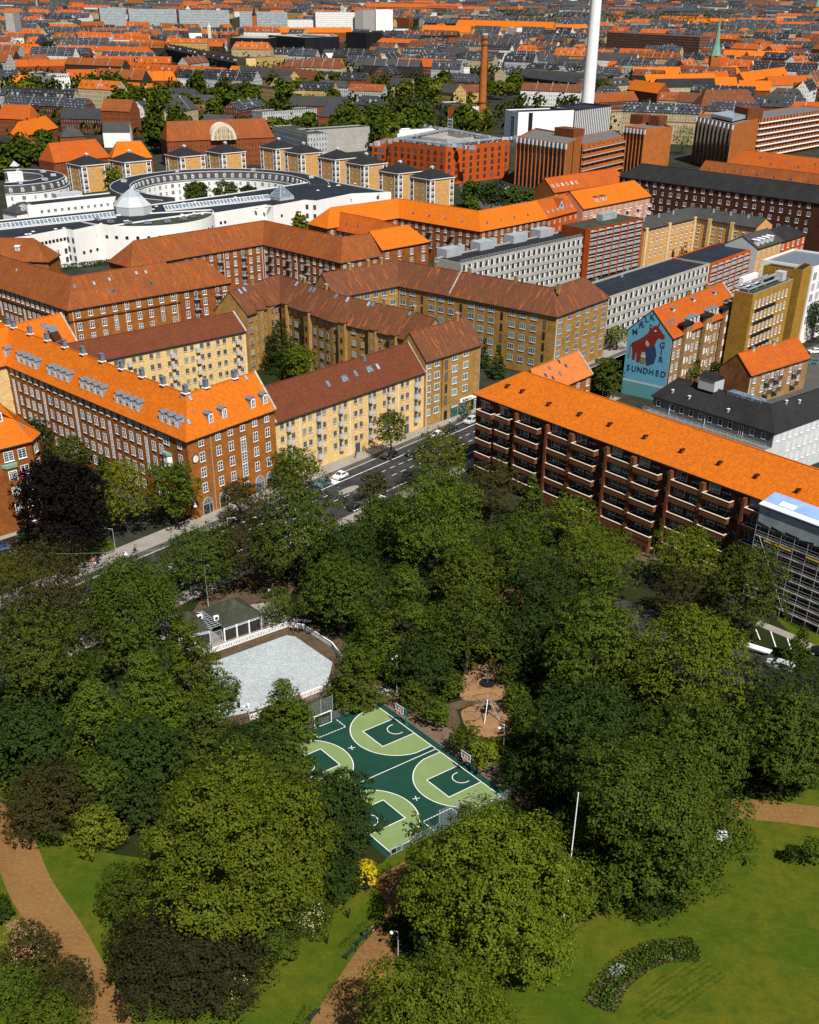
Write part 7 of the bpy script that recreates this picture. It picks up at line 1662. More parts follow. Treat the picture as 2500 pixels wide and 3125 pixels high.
T('dark brownish tree under the yellow-green balcony tree',1450,1255,130,'broad','leaf_brown',67,17600,0.26)
T('bright small tree at the brick plinth, left of the small lawn',1203,1095,102,'round','leaf_bright',68,15400,0.29)
T('broad green tree on the lawn edge before the balconies',1258,1180,165,'broad','leaf_green',69,24200,0.30)
T('dark green tree right of mid park, above the brown clearing',1090,1175,160,'round','leaf_dark',70,24200,0.32)
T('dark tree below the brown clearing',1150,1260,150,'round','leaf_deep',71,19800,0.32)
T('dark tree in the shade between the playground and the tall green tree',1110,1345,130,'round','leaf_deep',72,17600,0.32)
# centre
T('shaggy conifer-like tree at the centre of the park',850,1290,220,'conic','leaf_green',73,41800,0.32,flat=.72,name='yew_tree')
T('second shaggy tree left of the central one',715,1255,150,'round','leaf_dark',74,24200,0.32)
T('dark rounded tree right of the central shaggy tree',985,1325,170,'round','leaf_dark',75,26400,0.30)
T('dark tree hanging over the court lamp',890,1400,130,'broad','leaf_deep',76,17600,0.29)
T('dark tree above the shaggy centre trees, beside the street end of the park',720,1180,150,'round','leaf_deep',77,19800,0.32)
T('mid green tree filling the gap over the brown clearing',985,1215,130,'round','leaf_green',78,17600,0.32)
T('green tree at the far corner of the rink, beside the ball court',748,1420,125,'conic','leaf_green',79,18700,0.27,flat=.72)
T('green tree at the near side of the rink, beside the goal',600,1487,130,'conic','leaf_green',80,19800,0.27,flat=.7)
shrub('rounded_bush','dark bush behind the kiosk with a white lamp in front',585*1.449,1278*1.449,84*1.449,'leaf_dark',81,8800,0.20,'round')
shrub('rounded_bush','bush at the court corner under the lamp',872*1.449,1470*1.449,70*1.449,'leaf_green',82,7700,0.20,'round'); shrub('rounded_bush','bush along the brick path, second from the lamp',915*1.449,1500*1.449,70*1.449,'leaf_green',83,7700,0.20,'round')
shrub('rounded_bush','bush between lamp and playground',955*1.449,1445*1.449,60*1.449,'leaf_green',84,6600,0.20,'round'); shrub('rounded_bush','bush left of the climbing frame',985*1.449,1560*1.449,75*1.449,'leaf_green',85,8360,0.20,'round')
shrub('rounded_bush','olive bush in front of the climbing frame',1025*1.449,1590*1.449,75*1.449,'leaf_olive',86,8360,0.20,'round'); shrub('rounded_bush','dark bush below the lamp right of the court',1105*1.449,1625*1.449,110*1.449,'leaf_deep',87,11000,0.22,'round')
shrub('rounded_bush','bush right of the merry-go-round',1075*1.449,1420*1.449,56*1.449,'leaf_dark',88,5720,0.20,'round'); shrub('rounded_bush','bush between the two playground circles, right side',1090*1.449,1475*1.449,60*1.449,'leaf_green',89,6160,0.20,'round'); shrub('rounded_bush','bush right of the climbing frame',1105*1.449,1520*1.449,66*1.449,'leaf_green',90,7040,0.20,'round')
shrub('rounded_bush','small bush at the far right of the lawn',1712*1.449,1795*1.449,56*1.449,'leaf_green',91,5500,0.19,'round'); shrub('rounded_bush','small dark bush on the lawn casting a long shadow',1665*1.449,1800*1.449,36*1.449,'leaf_deep',92,3300,0.19,'round')
# courtyards and the far side of the street
def Tp(label,px,py,wd,shape,mat,seed,n=4500,size=.5,**k): return tree(k.pop('name','yard_tree'),label,'tree',px,py,wd,shape,mat,seed,n=n,size=size,group='yard trees',**k)
Tp('tall dark conical tree in the yard of the ochre block',856,1050,140,'conic','leaf_deep',101,30800,0.30,flat=.8,clear=.5)
Tp('pale yellow-green tree beside the dark conical one',918,1105,105,'round','leaf_bright',102,13200,0.36)
Tp('low green yard tree right of the pale one, behind the brown roof',1130,1068,120,'broad','leaf_dark',103,11000,0.30)
Tp('loose green yard tree over the dormer roof ridge, left one',330,1100,80,'broad','leaf_olive',104,7700,0.29); Tp('loose green yard tree against the yellow wing, right one',420,1130,95,'broad','leaf_green',105,9900,0.29)
Tp('spruce at the corner of the brown end block',1478,1075,46,'spruce','leaf_conifer',106,9900,0.29,name='spruce'); Tp('second spruce, in front of the streaked-roof block',1520,1100,52,'spruce','leaf_conifer',107,9900,0.29,name='spruce'); Tp('slim third spruce by the peach-roofed house',1565,1075,32,'spruce','leaf_conifer',108,7700,0.26,name='spruce')
Tp('green tree between the peach-roofed house and the blue gable',1852,1158,98,'oval','leaf_dark',109,14300,0.32); Tp('feathery pale green tree by the street in front of the concrete slab',1886,1028,80,'broad','leaf_olive',110,6600,0.32)
Tp('green tree covering the foot of the painted house',2088,1130,108,'broad','leaf_green',111,12100,0.32); Tp('dark ivy mass against the rough brick gable',2186,1145,60,'oval','leaf_deep',112,8800,0.30)
Tp('dark tree at the right edge beside the mustard block',2490,975,90,'oval','leaf_deep',113,11000,0.36); Tp('small pointed tree in front of the white school',330,768,32,'conic','leaf_olive',114,7000,.75); Tp('pale pair-stemmed tree at the school end wall',915,690,56,'oval','leaf_olive',115,7000,.75)
Tp('little dark tree in front of the yellow gateway block',2090,760,20,'column','leaf_conifer',116,900,.4)
Tp('row of green trees inside the horseshoe crescent',600,585,70,'broad','leaf_dark',117,7000,.75); Tp('green tree inside the horseshoe, right part',690,588,80,'broad','leaf_dark',118,7000,.75); Tp('green tree inside the horseshoe, far right',760,592,60,'broad','leaf_deep',119,7000,.75); Tp('green tree between the tower houses and the crescent',345,550,60,'oval','leaf_olive',120,7000,.75)
for i,(x,y,wd,m_) in enumerate(((1440,590,70,'leaf_dark'),(1500,600,80,'leaf_deep'),(1560,610,70,'leaf_dark'),(1620,605,50,'leaf_green'),(1440,625,50,'leaf_green'))): Tp(('dark tree','tall dark tree','bushy tree','small green tree','low green tree')[i]+' on the car park edge below the ribbed tower',x,y,wd,'round',m_,121+i,8000,.75)
Tp('green trees between the two brick tower groups',2085,425,70,'round','leaf_green',130,4840,0.43)
hedge('clipped_hedge','long clipped hedge along the lawn behind the benches','hedge',([G(1050,2905),G(1130,2830)],1.3),1.0,'leaf_green',30,.14,1)
hedge('clipped_hedge','clipped hedge beside the path at the bottom edge','hedge',([G(915,3150),G(950,3085)],1.3),1.0,'leaf_green',30,.14,2)
hedge('street_hedge','low hedge between the small lawn and the pavement','hedge',([G(205,1735),G(345,1683)],1.2),1.3,'leaf_dark',20,.22,3)
hedge('wall_hedge','dark hedge along the foot of the white school','hedge',([G(165,825,0),G(340,806)],2.0),1.6,'leaf_deep',8,.5,4)
hedge('clipped_hedge','clipped hedge curving round the merry-go-round side','hedge',([G(1545,2060),G(1565,2110),G(1555,2135)],1.6),1.3,'leaf_hedge',26,.2,6); hedge('clipped_hedge','clipped hedge curving round the climbing frame side','hedge',([G(1560,2165),G(1580,2200),G(1570,2245)],1.6),1.3,'leaf_hedge',26,.2,7)
hedge('clipped_hedge','low hedge on the plinth lawn of the balcony house','hedge',([G(1830,1600),G(1900,1630),G(1960,1660)],1.4),.9,'leaf_dark',24,.2,8)
hedge('clipped_hedge','hedge beside the tree at the blue gable','hedge',([G(1905,1190),G(1935,1200)],3),2.2,'leaf_hedge',14,.3,9)
# crescent flower bed on the lawn
rng=np.random.default_rng(4); C=[];N=[];K=[]
line_=smooth_line([G(1830,3080),G(1880,2990),G(1960,2930),G(2040,2905),G(2130,2905)],8)
b=MB(); A_=offs(line_,1.55); B_=offs(line_,-1.55)
b.face([(p.x,p.y,.045) for p in B_+A_[::-1]]); bed=b.build('flower_bed',M['dirt']); tag(bed,'crescent flower bed with mixed perennials on the right lawn','flower bed')
for mt,nm,nn,sz,zz in (('leaf_deep','plants',4200,.24,.55),('leaf_green','plants',1300,.30,.75),('blossom_mixed','blossom',130,.15,.75),('leaf_silver','plants',130,.3,.8),('blossom_cream','blossom',50,.14,.75)):
    ii=rng.integers(0,len(line_)-1,nn) if mt!='leaf_silver' else rng.integers(8,11,nn); t=rng.random(nn); q=rng.normal(0,.85,nn).clip(-1.75,1.75) if mt!='leaf_silver' else rng.uniform(0,1.2,nn)
    P=np.array([[*(line_[i]+(line_[i+1]-line_[i])*tt+(A_[i]-line_[i]).normalized()*qq)] for i,tt,qq in zip(ii,t,q)]); z=rng.uniform(.05,zz,nn)*(1+.5*np.sin(P[:,0]*2.1)*np.cos(P[:,1]*1.7))
    mesh_obj(nm,leaf_mesh(nm,np.c_[P,z],np.tile([0,0,1.0],(nn,1)),sz,mt,rng,.8),bed)

# undergrowth in the park shade
rng=np.random.default_rng(9); n=26000; pts=[]
cl=[(420,1640,420,60),(900,1560,330,60),(1330,1900,200,160),(1700,1820,240,80),(1660,2300,200,220),(1900,2150,300,170),(2300,2300,200,120),(300,2050,300,130),(560,2330,260,110),(150,2300,160,80),(860,2350,180,110),(1180,1760,200,110),(1010,1720,160,70),(1560,2560,160,90),(1290,2860,90,90),(240,1900,200,80)]
C=[]
for cx_,cy_,sx_,sy_ in cl:
    for k in range(34):
        px,py=cx_+rng.uniform(-1,1)*sx_,cy_+rng.uniform(-1,1)*sy_; p=G(px,py)
        c=Vector((p.x,p.y)); q=c-V2(CO); aa,bb=q.dot(V2(CA)),q.dot(V2(CB)); u_=(c-V2(K0)).dot(V2(SD)); v_=(c-V2(K0)).dot(V2(SN))
        if (A0-2<aa<A1+1.5 and -5.5<bb<BW+1) or v_>-23.5 or (-40<c.x<-8 and 136<c.y<176 and not(c.x<-24 and c.y<148)) or (6<c.x<19 and 132<c.y<157): continue
        if 1790<px<2600 and 1700<py<2130: continue
        m=240; r=rng.uniform(1.0,2.6); d=unit(rng,m); d[:,2]=np.abs(d[:,2]); C.append((d*np.array([r,r,rng.uniform(.6,1.3)])*rng.uniform(.7,1.05,(m,1))+np.array([c.x,c.y,0]),d))
Cc=np.concatenate([c for c,_ in C]); Nn_=np.concatenate([d for _,d in C]); tag(mesh_obj('undergrowth',leaf_mesh('undergrowth',Cc,Nn_,.34,'leaf_deep',rng)),'low dark undergrowth beneath the park trees','undergrowth',None,'stuff')
# ================================================================ court and park furniture, vehicles, people
def basket(label,a,b_,ang):
    p=CT(a,b_); r=empty('basketball_hoop',p,ang,label,'basketball hoop','basketball hoops of the ball court')   # local -y points into the court
    b=MB(); b.tube((0,0,0),(0,0,2.6),.13,.12,8); b.box((0,0,.12),(.4,.4,.24)); b.tube((0,0,2.6),(0,-.5,3.25),.11,.1,8); b.tube((0,-.5,3.25),(0,-1.15,3.3),.09,.08,8); b.tube((0,0,2.3),(0,-1.1,3.0),.05,.05,6); b.build('post',M['teal'],r)
    b=MB(); b.box((0,-1.2,3.35),(1.8,.05,1.1),1)
    for x in (-.9,.9): b.box((x,-1.24,3.35),(.07,.06,1.14),0)
    for z in (2.8,3.9): b.box((0,-1.24,z),(1.8,.06,.07),0)
    for x in (-.3,.3): b.box((x,-1.24,3.25),(.05,.05,.45),0)
    for z in (3.03,3.47): b.box((0,-1.24,z),(.6,.05,.05),0)
    b.build('backboard',[M['white'],M['film']],r)
    b=MB(); P_=[(.23*math.cos(i*math.pi/8),-1.52+.23*math.sin(i*math.pi/8),3.05) for i in range(17)]; b.path(P_,.03,5); b.box((0,-1.27,3.05),(.2,.12,.12)); b.box((0,-1.27,2.95),(.5,.06,.06)); b.build('rim',M['orange_paint'],r)
    b=MB(); 
    for i in range(12): t=i*math.pi/6; b.tube((.22*math.cos(t),-1.52+.22*math.sin(t),3.03),(.13*math.cos(t+.5),-1.52+.13*math.sin(t+.5),2.6),.012,n=3)
    b.build('net',M['white'],r); return r
ci=TH+math.pi   # rotation that turns local -y into the court
h1=basket('teal basketball hoop at the far end of the brick path side',0,-.35,TH); h2=basket('teal basketball hoop nearer along the brick path side',CD,-.35,TH)
for o in (h1,h2): o.rotation_euler.z=TH if (Matrix.Rotation(TH,3,'Z')@Vector((0,-1,0))).dot(CB)>0 else TH+math.pi
for a,lb in ((CD,'dark green basketball hoop seen from behind, beside the court lamp'),(0,'dark green basketball hoop hidden behind the trees on the left side')):
    o=copy_tree(h1); p=CT(a,19.1+.35); o.location=p; o.rotation_euler.z=h1.rotation_euler.z+math.pi; o['label']=lb
r=empty('goal',CT(-7.4,9.53),0,'white handball goal at the far end of the court','goal'); r.rotation_euler.z=math.atan2(CB.y,CB.x); b=MB()
for x in (-1.5,1.5): b.box((x,0,1.0),(.12,.12,2.0))
b.box((0,0,2.04),(3.12,.12,.12)); b.box((0,0,.04),(3,.08,.08)); b.build('frame',M['white'],r); b=MB(); sgn=1 if (Matrix.Rotation(r.rotation_euler.z,3,'Z')@Vector((0,1,0))).dot(CA)<0 else -1
for k in range(14): x=-1.45+k*2.9/13; b.tube((x,0,2.0),(x,sgn*.9,.05),.015,n=3)
for k in range(8): z=.1+k*.26; b.tube((-1.5,sgn*.9*(1-z/2),z),(1.5,sgn*.9*(1-z/2),z),.015,n=3)
b.build('net',M['dark'],r)
def fence(label,p,q,h,name='wire_fence',z0=.05,step=2.5,mat='galv',rows=None):
    p,q=Vector(p),Vector(q); d=(q-p); L=d.length; d.normalize(); r=empty(name,p,math.atan2(d.y,d.x),label,'fence'); n=max(1,round(L/step)); pm=MB(); pm.box((0,0,h/2),(.07,.07,h)); me=pm.mesh('post',M[mat],uv=False)
    for i in range(n+1): o=mesh_obj('post',me,r); o.location=(L*i/n,0,0)
    b=MB(); k=int(h/.2)
    for i in range(k+1): b.box((L/2,0,z0+i*(h-.1)/k),(L,.018,.022),0)
    for i in range(int(L/.5)): b.box((i*.5+.25,0,h/2),(.012,.012,h-.1),0)
    b.build('mesh_panel',M[mat],r); return r
e=-.25
fence('wire fence behind the far goal, low left part',CT(A0-.3,17.5),CT(A0-.3,11.6),1.3); fence('tall wire fence behind the far goal',CT(A0-.3,11.6),CT(A0-.3,7.4),4.2); fence('low wire fence between the far goal and the brick path',CT(A0-.3,7.4),CT(A0-.3,-.8),1.3)
fence('wire fence at the near end, left part by the gate',CT(A1+.3,17.8),CT(A1+.3,11.6),1.5); fence('tall wire fence behind the near goal line',CT(A1+.3,11.6),CT(A1+.3,5.5),3.6); fence('near wire fence, right part by the brick path',CT(A1+.3,5.5),CT(A1+.3,-.9),1.5)
r=empty('park_gate',CT(A1+.4,18.6),math.atan2(-CB.y,-CB.x),'grey steel gate with a notice plate at the near left corner of the court','gate'); b=MB()
for x in (-.9,0,.9): b.box((x,0,.6),(.07,.07,1.2))
for z in (.2,1.15): b.box((0,0,z),(1.8,.05,.05))
for i in range(9): b.box((-.8+i*.2,0,.65),(.03,.03,.95))
b.build('bars',M['galv'],r); b=MB(); b.box((-.4,-.05,.75),(.5,.03,.6)); b.build('notice',M['black'],r)
# lamps
def lamp(label,p,rz,h=4.5,arms=2,col='galv'):
    r=empty('park_lamp',p,rz,label,'street lamp','white globe lamps'); b=MB(); b.tube((0,0,0),(0,0,h-.5),.085,.06,8); b.tube((0,0,0),(0,0,.7),.11,.1,8)
    P_=[(0,0,h-.5),(-.12,0,h-.15),(-.4,0,h+.02),(-.72,0,h)]; b.path(P_,.045,6); 
    if arms>1: b.path([(0,0,h-.5),(-.05,.25,h-.05),(-.1,.6,h+.05)],.045,6)
    b.build('post',M[col],r); b=MB(); b.ball((-.75,0,h-.18),.22,0,12,8,.9); b.tube((-.75,0,h-.05),(-.75,0,h+.06),.13,.05,8,0); b.build('globe',M['white'],r)
    if arms>1: b=MB(); b.ball((-.1,.65,h-.15),.22,0,12,8,.9); b.build('globe',M['white'],r)
    return r
lp=G(1211,2112); lamp('tall two-armed globe lamp at the far corner of the court',lp,0,6.2)
lamp('two-armed globe lamp behind the climbing frame bushes',G(1535,2300),0,4.6); lamp('globe lamp beside the sand path, next to the bench',G(1215,2930),.2,4.6,1); lamp('white globe lamp reaching over the near left of the court',G(1060,2470),math.pi,5.0,1)
lamp('globe lamp by the kiosk bush',G(838,1862),0,4.0,1); lamp('globe lamp among the hornbeams, west of the kiosk',G(462,1995),0,5.0,1); lamp('globe lamp at the brick path of the balcony house',G(1990,1735),0,4.3,1); lamp('globe lamp standing by the rink edge',G(760,2180),0,1.6,1)
def mast(label,p,h,name='lamp_post',r=.11,mat='galv',arm=0,cat='post',col2=None):
    o=empty(name,p,0,label,cat); b=MB(); b.tube((0,0,0),(0,0,h),r,r*.65,8); b.build('pole',M[mat],o)
    if arm: b=MB(); b.tube((0,0,h-.2),(arm,0,h),.05,.05,6); b.box((arm*1.1,0,h),(.5,.25,.12)); b.build('lamp_head',M['grey_light'],o)
    return o
fpb=G(1720,2810); fph=next(h for h in np.arange(8,30,.1) if PX((fpb.x,fpb.y,h))[1]<2419)
mast('slim flagpole, white and unflagged, behind the drooping maple',fpb,fph,'flagpole',.10,'white',0,'flagpole'); mast('short white flagpole on the yard behind the long orange roof',G(1838,1215),7.5,'flagpole',.09,'white',0,'flagpole')
mast('camera mast with a small white box, behind the kiosk',w0:=G(637,1855),8.2,'camera_mast',.09,'galv',.5); mast('tall pale green lattice mast beside the street',G(705,1715),9.0,'street_mast',.16,'copper_green',1.2)
mast('street lamp at the hedge corner of the small lawn',G(354,1686),5.0,'street_lamp',.07,'galv',-1.2,'street lamp')
# wires with hanging street lamps
def wire(label,p,q,sag,lampat=None):
    b=MB(); P_=[Vector(p)*(1-t)+Vector(q)*t-Vector((0,0,sag*4*t*(1-t))) for t in [i/14 for i in range(15)]]; b.path(P_,.02,4); o=b.build('span_wire',M['galv'],uv=False); tag(o,label,'wire')
    return o
wz=7.2
for p,q,t,lb in ((ST(-10,5,7.5),G(690,1660,8.5),.55,'white street lamp hanging on a wire before the clock corner'),(ST(31,4.2,9),G(692,1655,9),.35,'smaller hanging street lamp nearer the brick wall')):
    wire('thin wire carrying the '+lb,p,q,.7); pm=Vector(p)*(1-t)+Vector(q)*t; r=empty('hanging_lamp',pm,0,lb,'street lamp'); b=MB(); b.tube((0,0,-.6),(0,0,-.9),.1,.1,8); b.tube((0,0,-.9),(0,0,-1.25),.12,.36,10); b.ball((0,0,-1.3),.28,0,10,6,.7); b.build('shade',M['white'],r)
    b=MB(); b.tube((0,0,-.6),(0,0,0),.025,n=4); b.build('hanger',M['galv'],r)
# benches and bins by the path
def bench(label,p,rz):
    r=empty('park_bench',p,rz,label,'bench','dark benches along the hedges'); b=MB()
    for k in range(4): b.box((0,-.22+k*.14,.45),(1.9,.11,.04))
    b.build('seat',M['bench_green'],r); b=MB()
    for k in range(3): b.box((0,.30+k*.03,.60+k*.14),(1.9,.04,.11))
    b.build('backrest',M['bench_green'],r)
    for x in (-.8,.8): b=MB(); b.box((x,-.2,.22),(.07,.07,.45)); b.box((x,.25,.45),(.07,.07,.9)); b.box((x,0,.42),(.06,.55,.06)); b.build('leg',M['black'],r)
    return r
pd=(G(1060,2905)-G(1140,2832)); brz=math.atan2(pd.y,pd.x)
bA=bench('dark bench with the seated woman, highest along the path',G(1128,2850),brz); 
for px,py,lb in ((1100,2875,'middle dark bench beside the sand path'),(1067,2915,'dark bench nearest the lamp, empty'),(955,3105,'dark bench at the bottom edge by the clipped hedge')): o=copy_tree(bA); o.location=G(px,py); o['label']=lb
o=empty('litter_bin',G(1112,2862),0,'dark litter bin between two benches','litter bin'); b=MB(); b.tube((0,0,0),(0,0,.9),.28,.3,12); b.build('bin_body',M['bench_green'],o); b=MB(); b.tube((0,0,.9),(0,0,1.0),.33,.2,12); b.build('lid',M['bench_green'],o)
for px,py,lb in ((1063,2802,'V-shaped dark sculpture stakes on the lawn, upper pair'),(998,2880,'V-shaped dark sculpture stakes on the lawn, lower pair')):
    o=empty('stake_sculpture',G(px,py),.5,lb,'sculpture'); b=MB(); b.tube((0,0,0),(.25,0,1.5),.09,.07,6); b.tube((0,0,0),(-.3,.1,1.3),.09,.07,6); b.build('stakes',M['black'],o)
# white slatted seats on the right lawn
o=empty('double_seat',G(2195,2562),.05,'pair of white slatted lawn seats with tables at the tree edge','garden seat'); b=MB()
for k in range(6): b.box((0,-.5+k*.17,.5),(2.2,.13,.05))
b.build('seat',M['grey_light'],o); b=MB()
for k in range(4): b.box((0,.62+.05*k,.65+k*.14),(2.2,.05,.11))
b.build('backrest',M['white'],o); b=MB()
for k in range(4): b.box((.15,-1.3+k*.17,.72),(2.0,.13,.05))
for x in (-1,1):
    for y in (-.5,.5): b.box((x,y,.25),(.08,.08,.5))
b.build('table',M['grey_light'],o)
# playground: merry-go-round and climbing frame
o=empty('merry_go_round',G(1487,2088),0,'green and black spinning carousel with hanging rings on the upper sand circle','play equipment'); b=MB(); b.tube((0,0,0),(0,0,.35),1.15,1.2,16); b.build('drum',M['black'],o); b=MB(); b.tube((0,0,.3),(0,0,3.3),.12,.1,8); b.build('mast',M['teal'],o)
b=MB()
for k in range(6): a=k*math.pi/3; c,s=math.cos(a),math.sin(a); b.tube((0,0,3.1),(c*2.0,s*2.0,2.7),.05,n=5); b.tube((c*2,s*2,2.7),(c*2.1,s*2.1,.8),.02,n=4); b.path([(c*2.1+.3*math.cos(t),s*2.1+.3*math.sin(t),.8) for t in np.linspace(0,6.28,9)],.04,4)
b.build('arms',M['black'],o)
for i,(px,py,mt,lb) in enumerate(((1444,2037,'orange_paint','orange play drum, left of the carousel'),(1501,2022,'orange_paint','orange play drum, right of the carousel'),(1485,2020,'leaf_hedge','green play drum behind the carousel'))): q=empty('play_drum',G(px,py),0,lb,'play equipment'); b=MB(); b.tube((0,0,0),(0,0,.75),.34,.42,12); b.build('drum_shell',M[mt],q)
o=empty('climbing_frame',G(1487,2182),.3,'spider-like climbing frame of white poles and black net on the lower sand circle','play equipment'); b=MB()
for k in range(6): a=k*math.pi/3; b.tube((math.cos(a)*.25,math.sin(a)*.25,3.0),(math.cos(a)*2.4,math.sin(a)*2.4,0),.07,n=6)
b.build('poles',M['steel'],o); b=MB(); b.tube((0,0,1.2),(0,0,1.5),.5,.6,10); b.tube((0,0,0),(0,0,1.2),.1,n=6)
for k in range(6): 
    a=k*math.pi/3; c=(k+1)*math.pi/3; b.tube((math.cos(a)*1.3,math.sin(a)*1.3,1.55),(math.cos(c)*1.3,math.sin(c)*1.3,1.55),.025,n=4); b.tube((math.cos(a)*.6,math.sin(a)*.6,1.5),(math.cos(a)*2.9,math.sin(a)*2.9,2.2),.04,n=4)
    b.tube((math.cos(a)*2.9,math.sin(a)*2.9,2.2),(math.cos(c)*2.9,math.sin(c)*2.9,2.2),.03,n=4)
b.build('net',M['black'],o)
# rink boards
def boards(label,pts,mat,h=.95,stripes=None,group=None):
    r=empty('rink_fence',(0,0,0),0,label,'fence',group); 
    for a,c in zip(pts,pts[1:]):
        a,c=Vector(a),Vector(c); d=(c-a); L=d.length; n=max(1,round(L/2.2)); d.normalize(); ang=math.atan2(d.y,d.x)
        for i in range(n):
            m=a+d*(L*(i+.5)/n); b=MB(); b.box((m.x,m.y,h/2),(L/n-.06,.07,h-.1),0,ang); b.box((m.x,m.y,h),(L/n-.02,.2,.1),0,ang)
            nn=Vector((d.y,-d.x)); 
            for k in range(6):
                q=m+d*((k-2.5)*L/n/7)
                for sg in (1,-1): b.box((q.x+nn.x*.05*sg,q.y+nn.y*.05*sg,h*.55),(.09,.03,h*.5),1,ang)
            if n and i==0: pass
            o=b.build('fence_panel',[M['white'],M[mat]],r)
    return r
boards('white slotted boards along the far side of the rink',[(-34.5,158.0),(-21.0,168.9),(-18.2,168.0)],'dark'); boards('white boards down the right side of the rink',[(-18.2,168.0),(-13,162),(-11.0,157.4)],'grey_light'); boards('red and white striped boards at the near side of the rink',[(-12.4,149.2),(-17.0,145.6)],'red_paint'); boards('short red and white board at the near left end of the rink',[(-22.2,140.9),(-23.9,139.6)],'red_paint')
fence('wire fence at the near rink corner',(-13.0,147.6,0),(-17.5,144.2,0),1.2)
for px,py,mt,lb in ((759,2163,'white','white bollard on the rink floor'),(730,2160,'black','small black cone on the rink floor')): q=empty('bollard',G(px,py),0,lb,'bollard'); b=MB(); b.tube((0,0,0),(0,0,.7),.2,.16,10); b.ball((0,0,.75),.25,0,10,6); b.build('post',M[mt],q)
# kiosk: two hipped pavilions with a gate between
def pavilion(label,fl,fr,depth,h,bays):
    a,c=V2(fl),V2(fr); P_=rect(a,c,depth); B=Bldg('kiosk',label,'kiosk',None,(a.x,a.y,0)); b=MB(); d=(c-a); L=d.length; d.normalize(); n=Vector((-d.y,d.x))
    b.prism([p+( (a+c)/2+n*depth/2-p)*.04 for p in P_],0,h,0); B.add(b,'wall',M['dark']); b=MB()
    for i in range(bays+1): p=a+d*(L*i/bays); b.box((p.x,p.y,h/2),(.22,.22,h),0,math.atan2(d.y,d.x))
    for i in range(bays+1): p=P_[1]+n*(depth*i/bays); b.box((p.x,p.y,h/2),(.22,.22,h),0,math.atan2(d.y,d.x))
    p,q=a,c; m=(p+q)/2; b.box((m.x,m.y,h-.35),(L,.18,.7),0,math.atan2(d.y,d.x)); m=P_[1]+n*depth/2; b.box((m.x,m.y,h-.35),(.18,depth,.7),0,math.atan2(d.y,d.x)); B.add(b,'posts',M['white']); b=MB()
    for i in range(bays):
        m=a+d*(L*(i+.5)/bays)-n*.12; b.box((m.x,m.y,h-.35),(L/bays-.4,.04,.42),0,math.atan2(d.y,d.x))
    B.add(b,'fanlight',M['glass_sky']); ctr=sum(P_,Vector((0,0)))/4; E=[ctr+(p-ctr)*1.1 for p in P_]; b=MB()
    r0=ctr-d*max(0,(L-depth)/2) ; r1=ctr+d*max(0,(L-depth)/2); z0,z1=h,h+2.6
    v=lambda p,z:(p.x,p.y,z)
    b.face([v(E[0],z0),v(E[1],z0),v(r1,z1),v(r0,z1)]); b.face([v(E[1],z0),v(E[2],z0),v(r1,z1)]); b.face([v(E[2],z0),v(E[3],z0),v(r0,z1),v(r1,z1)]); b.face([v(E[3],z0),v(E[0],z0),v(r0,z1)]); b.face([v(p,z0) for p in reversed(E)])
    for p,q in ((E[0],r0),(E[1],r1),(E[2],r1),(E[3],r0)): b.tube(v(p,z0),v(q,z1),.07,n=5)
    B.add(b,'roof',M['felt_green']); return B
k1=pavilion('white posted kiosk with a dark hipped roof and three bays, beside the rink',(-31.0,163.5),(-25.4,167.9),7.0,2.9,3); k2=pavilion('smaller kiosk half with grey hipped roof, left of the pergola gate',(-38.0,160.6),(-33.3,162.9),5.5,2.7,2)
o=empty('pergola',(-32.2,163.2,0),math.atan2(.62,.78),'grey steel pergola and barred gate joining the two kiosks','pergola'); b=MB()
for x in (-1.0,1.0):
    for y in (0,6.0): b.box((x,y,1.45),(.1,.1,2.9))
    b.box((x,3,2.95),(.1,6.6,.12))
for k in range(10): b.box((0,k*.66,3.05),(2.9,.07,.08))
for k in range(3): b.box((-.8+k*.8,3,3.12),(.06,6.6,.06))
b.build('frame',M['galv'],o); b=MB()
for k in range(9): b.box((-.9+k*.225,-.02,1.1),(.05,.05,2.1))
for z in (.15,1.1,2.15): b.box((0,-.02,z),(2.0,.05,.07))
b.build('gate',M['galv'],o)
for px,py,lb in ((610,1890,'left air unit on the pergola'),(660,1893,'right air unit on the pergola')): q=empty('air_unit',G(px,py,3.15),.6,lb,'air unit'); b=MB(); b.box((0,0,.45),(.9,.4,.8)); b.tube((0,-.21,.45),(0,-.23,.45),.28,.28,12,1); b.build('casing',[M['white'],M['dark']],q)
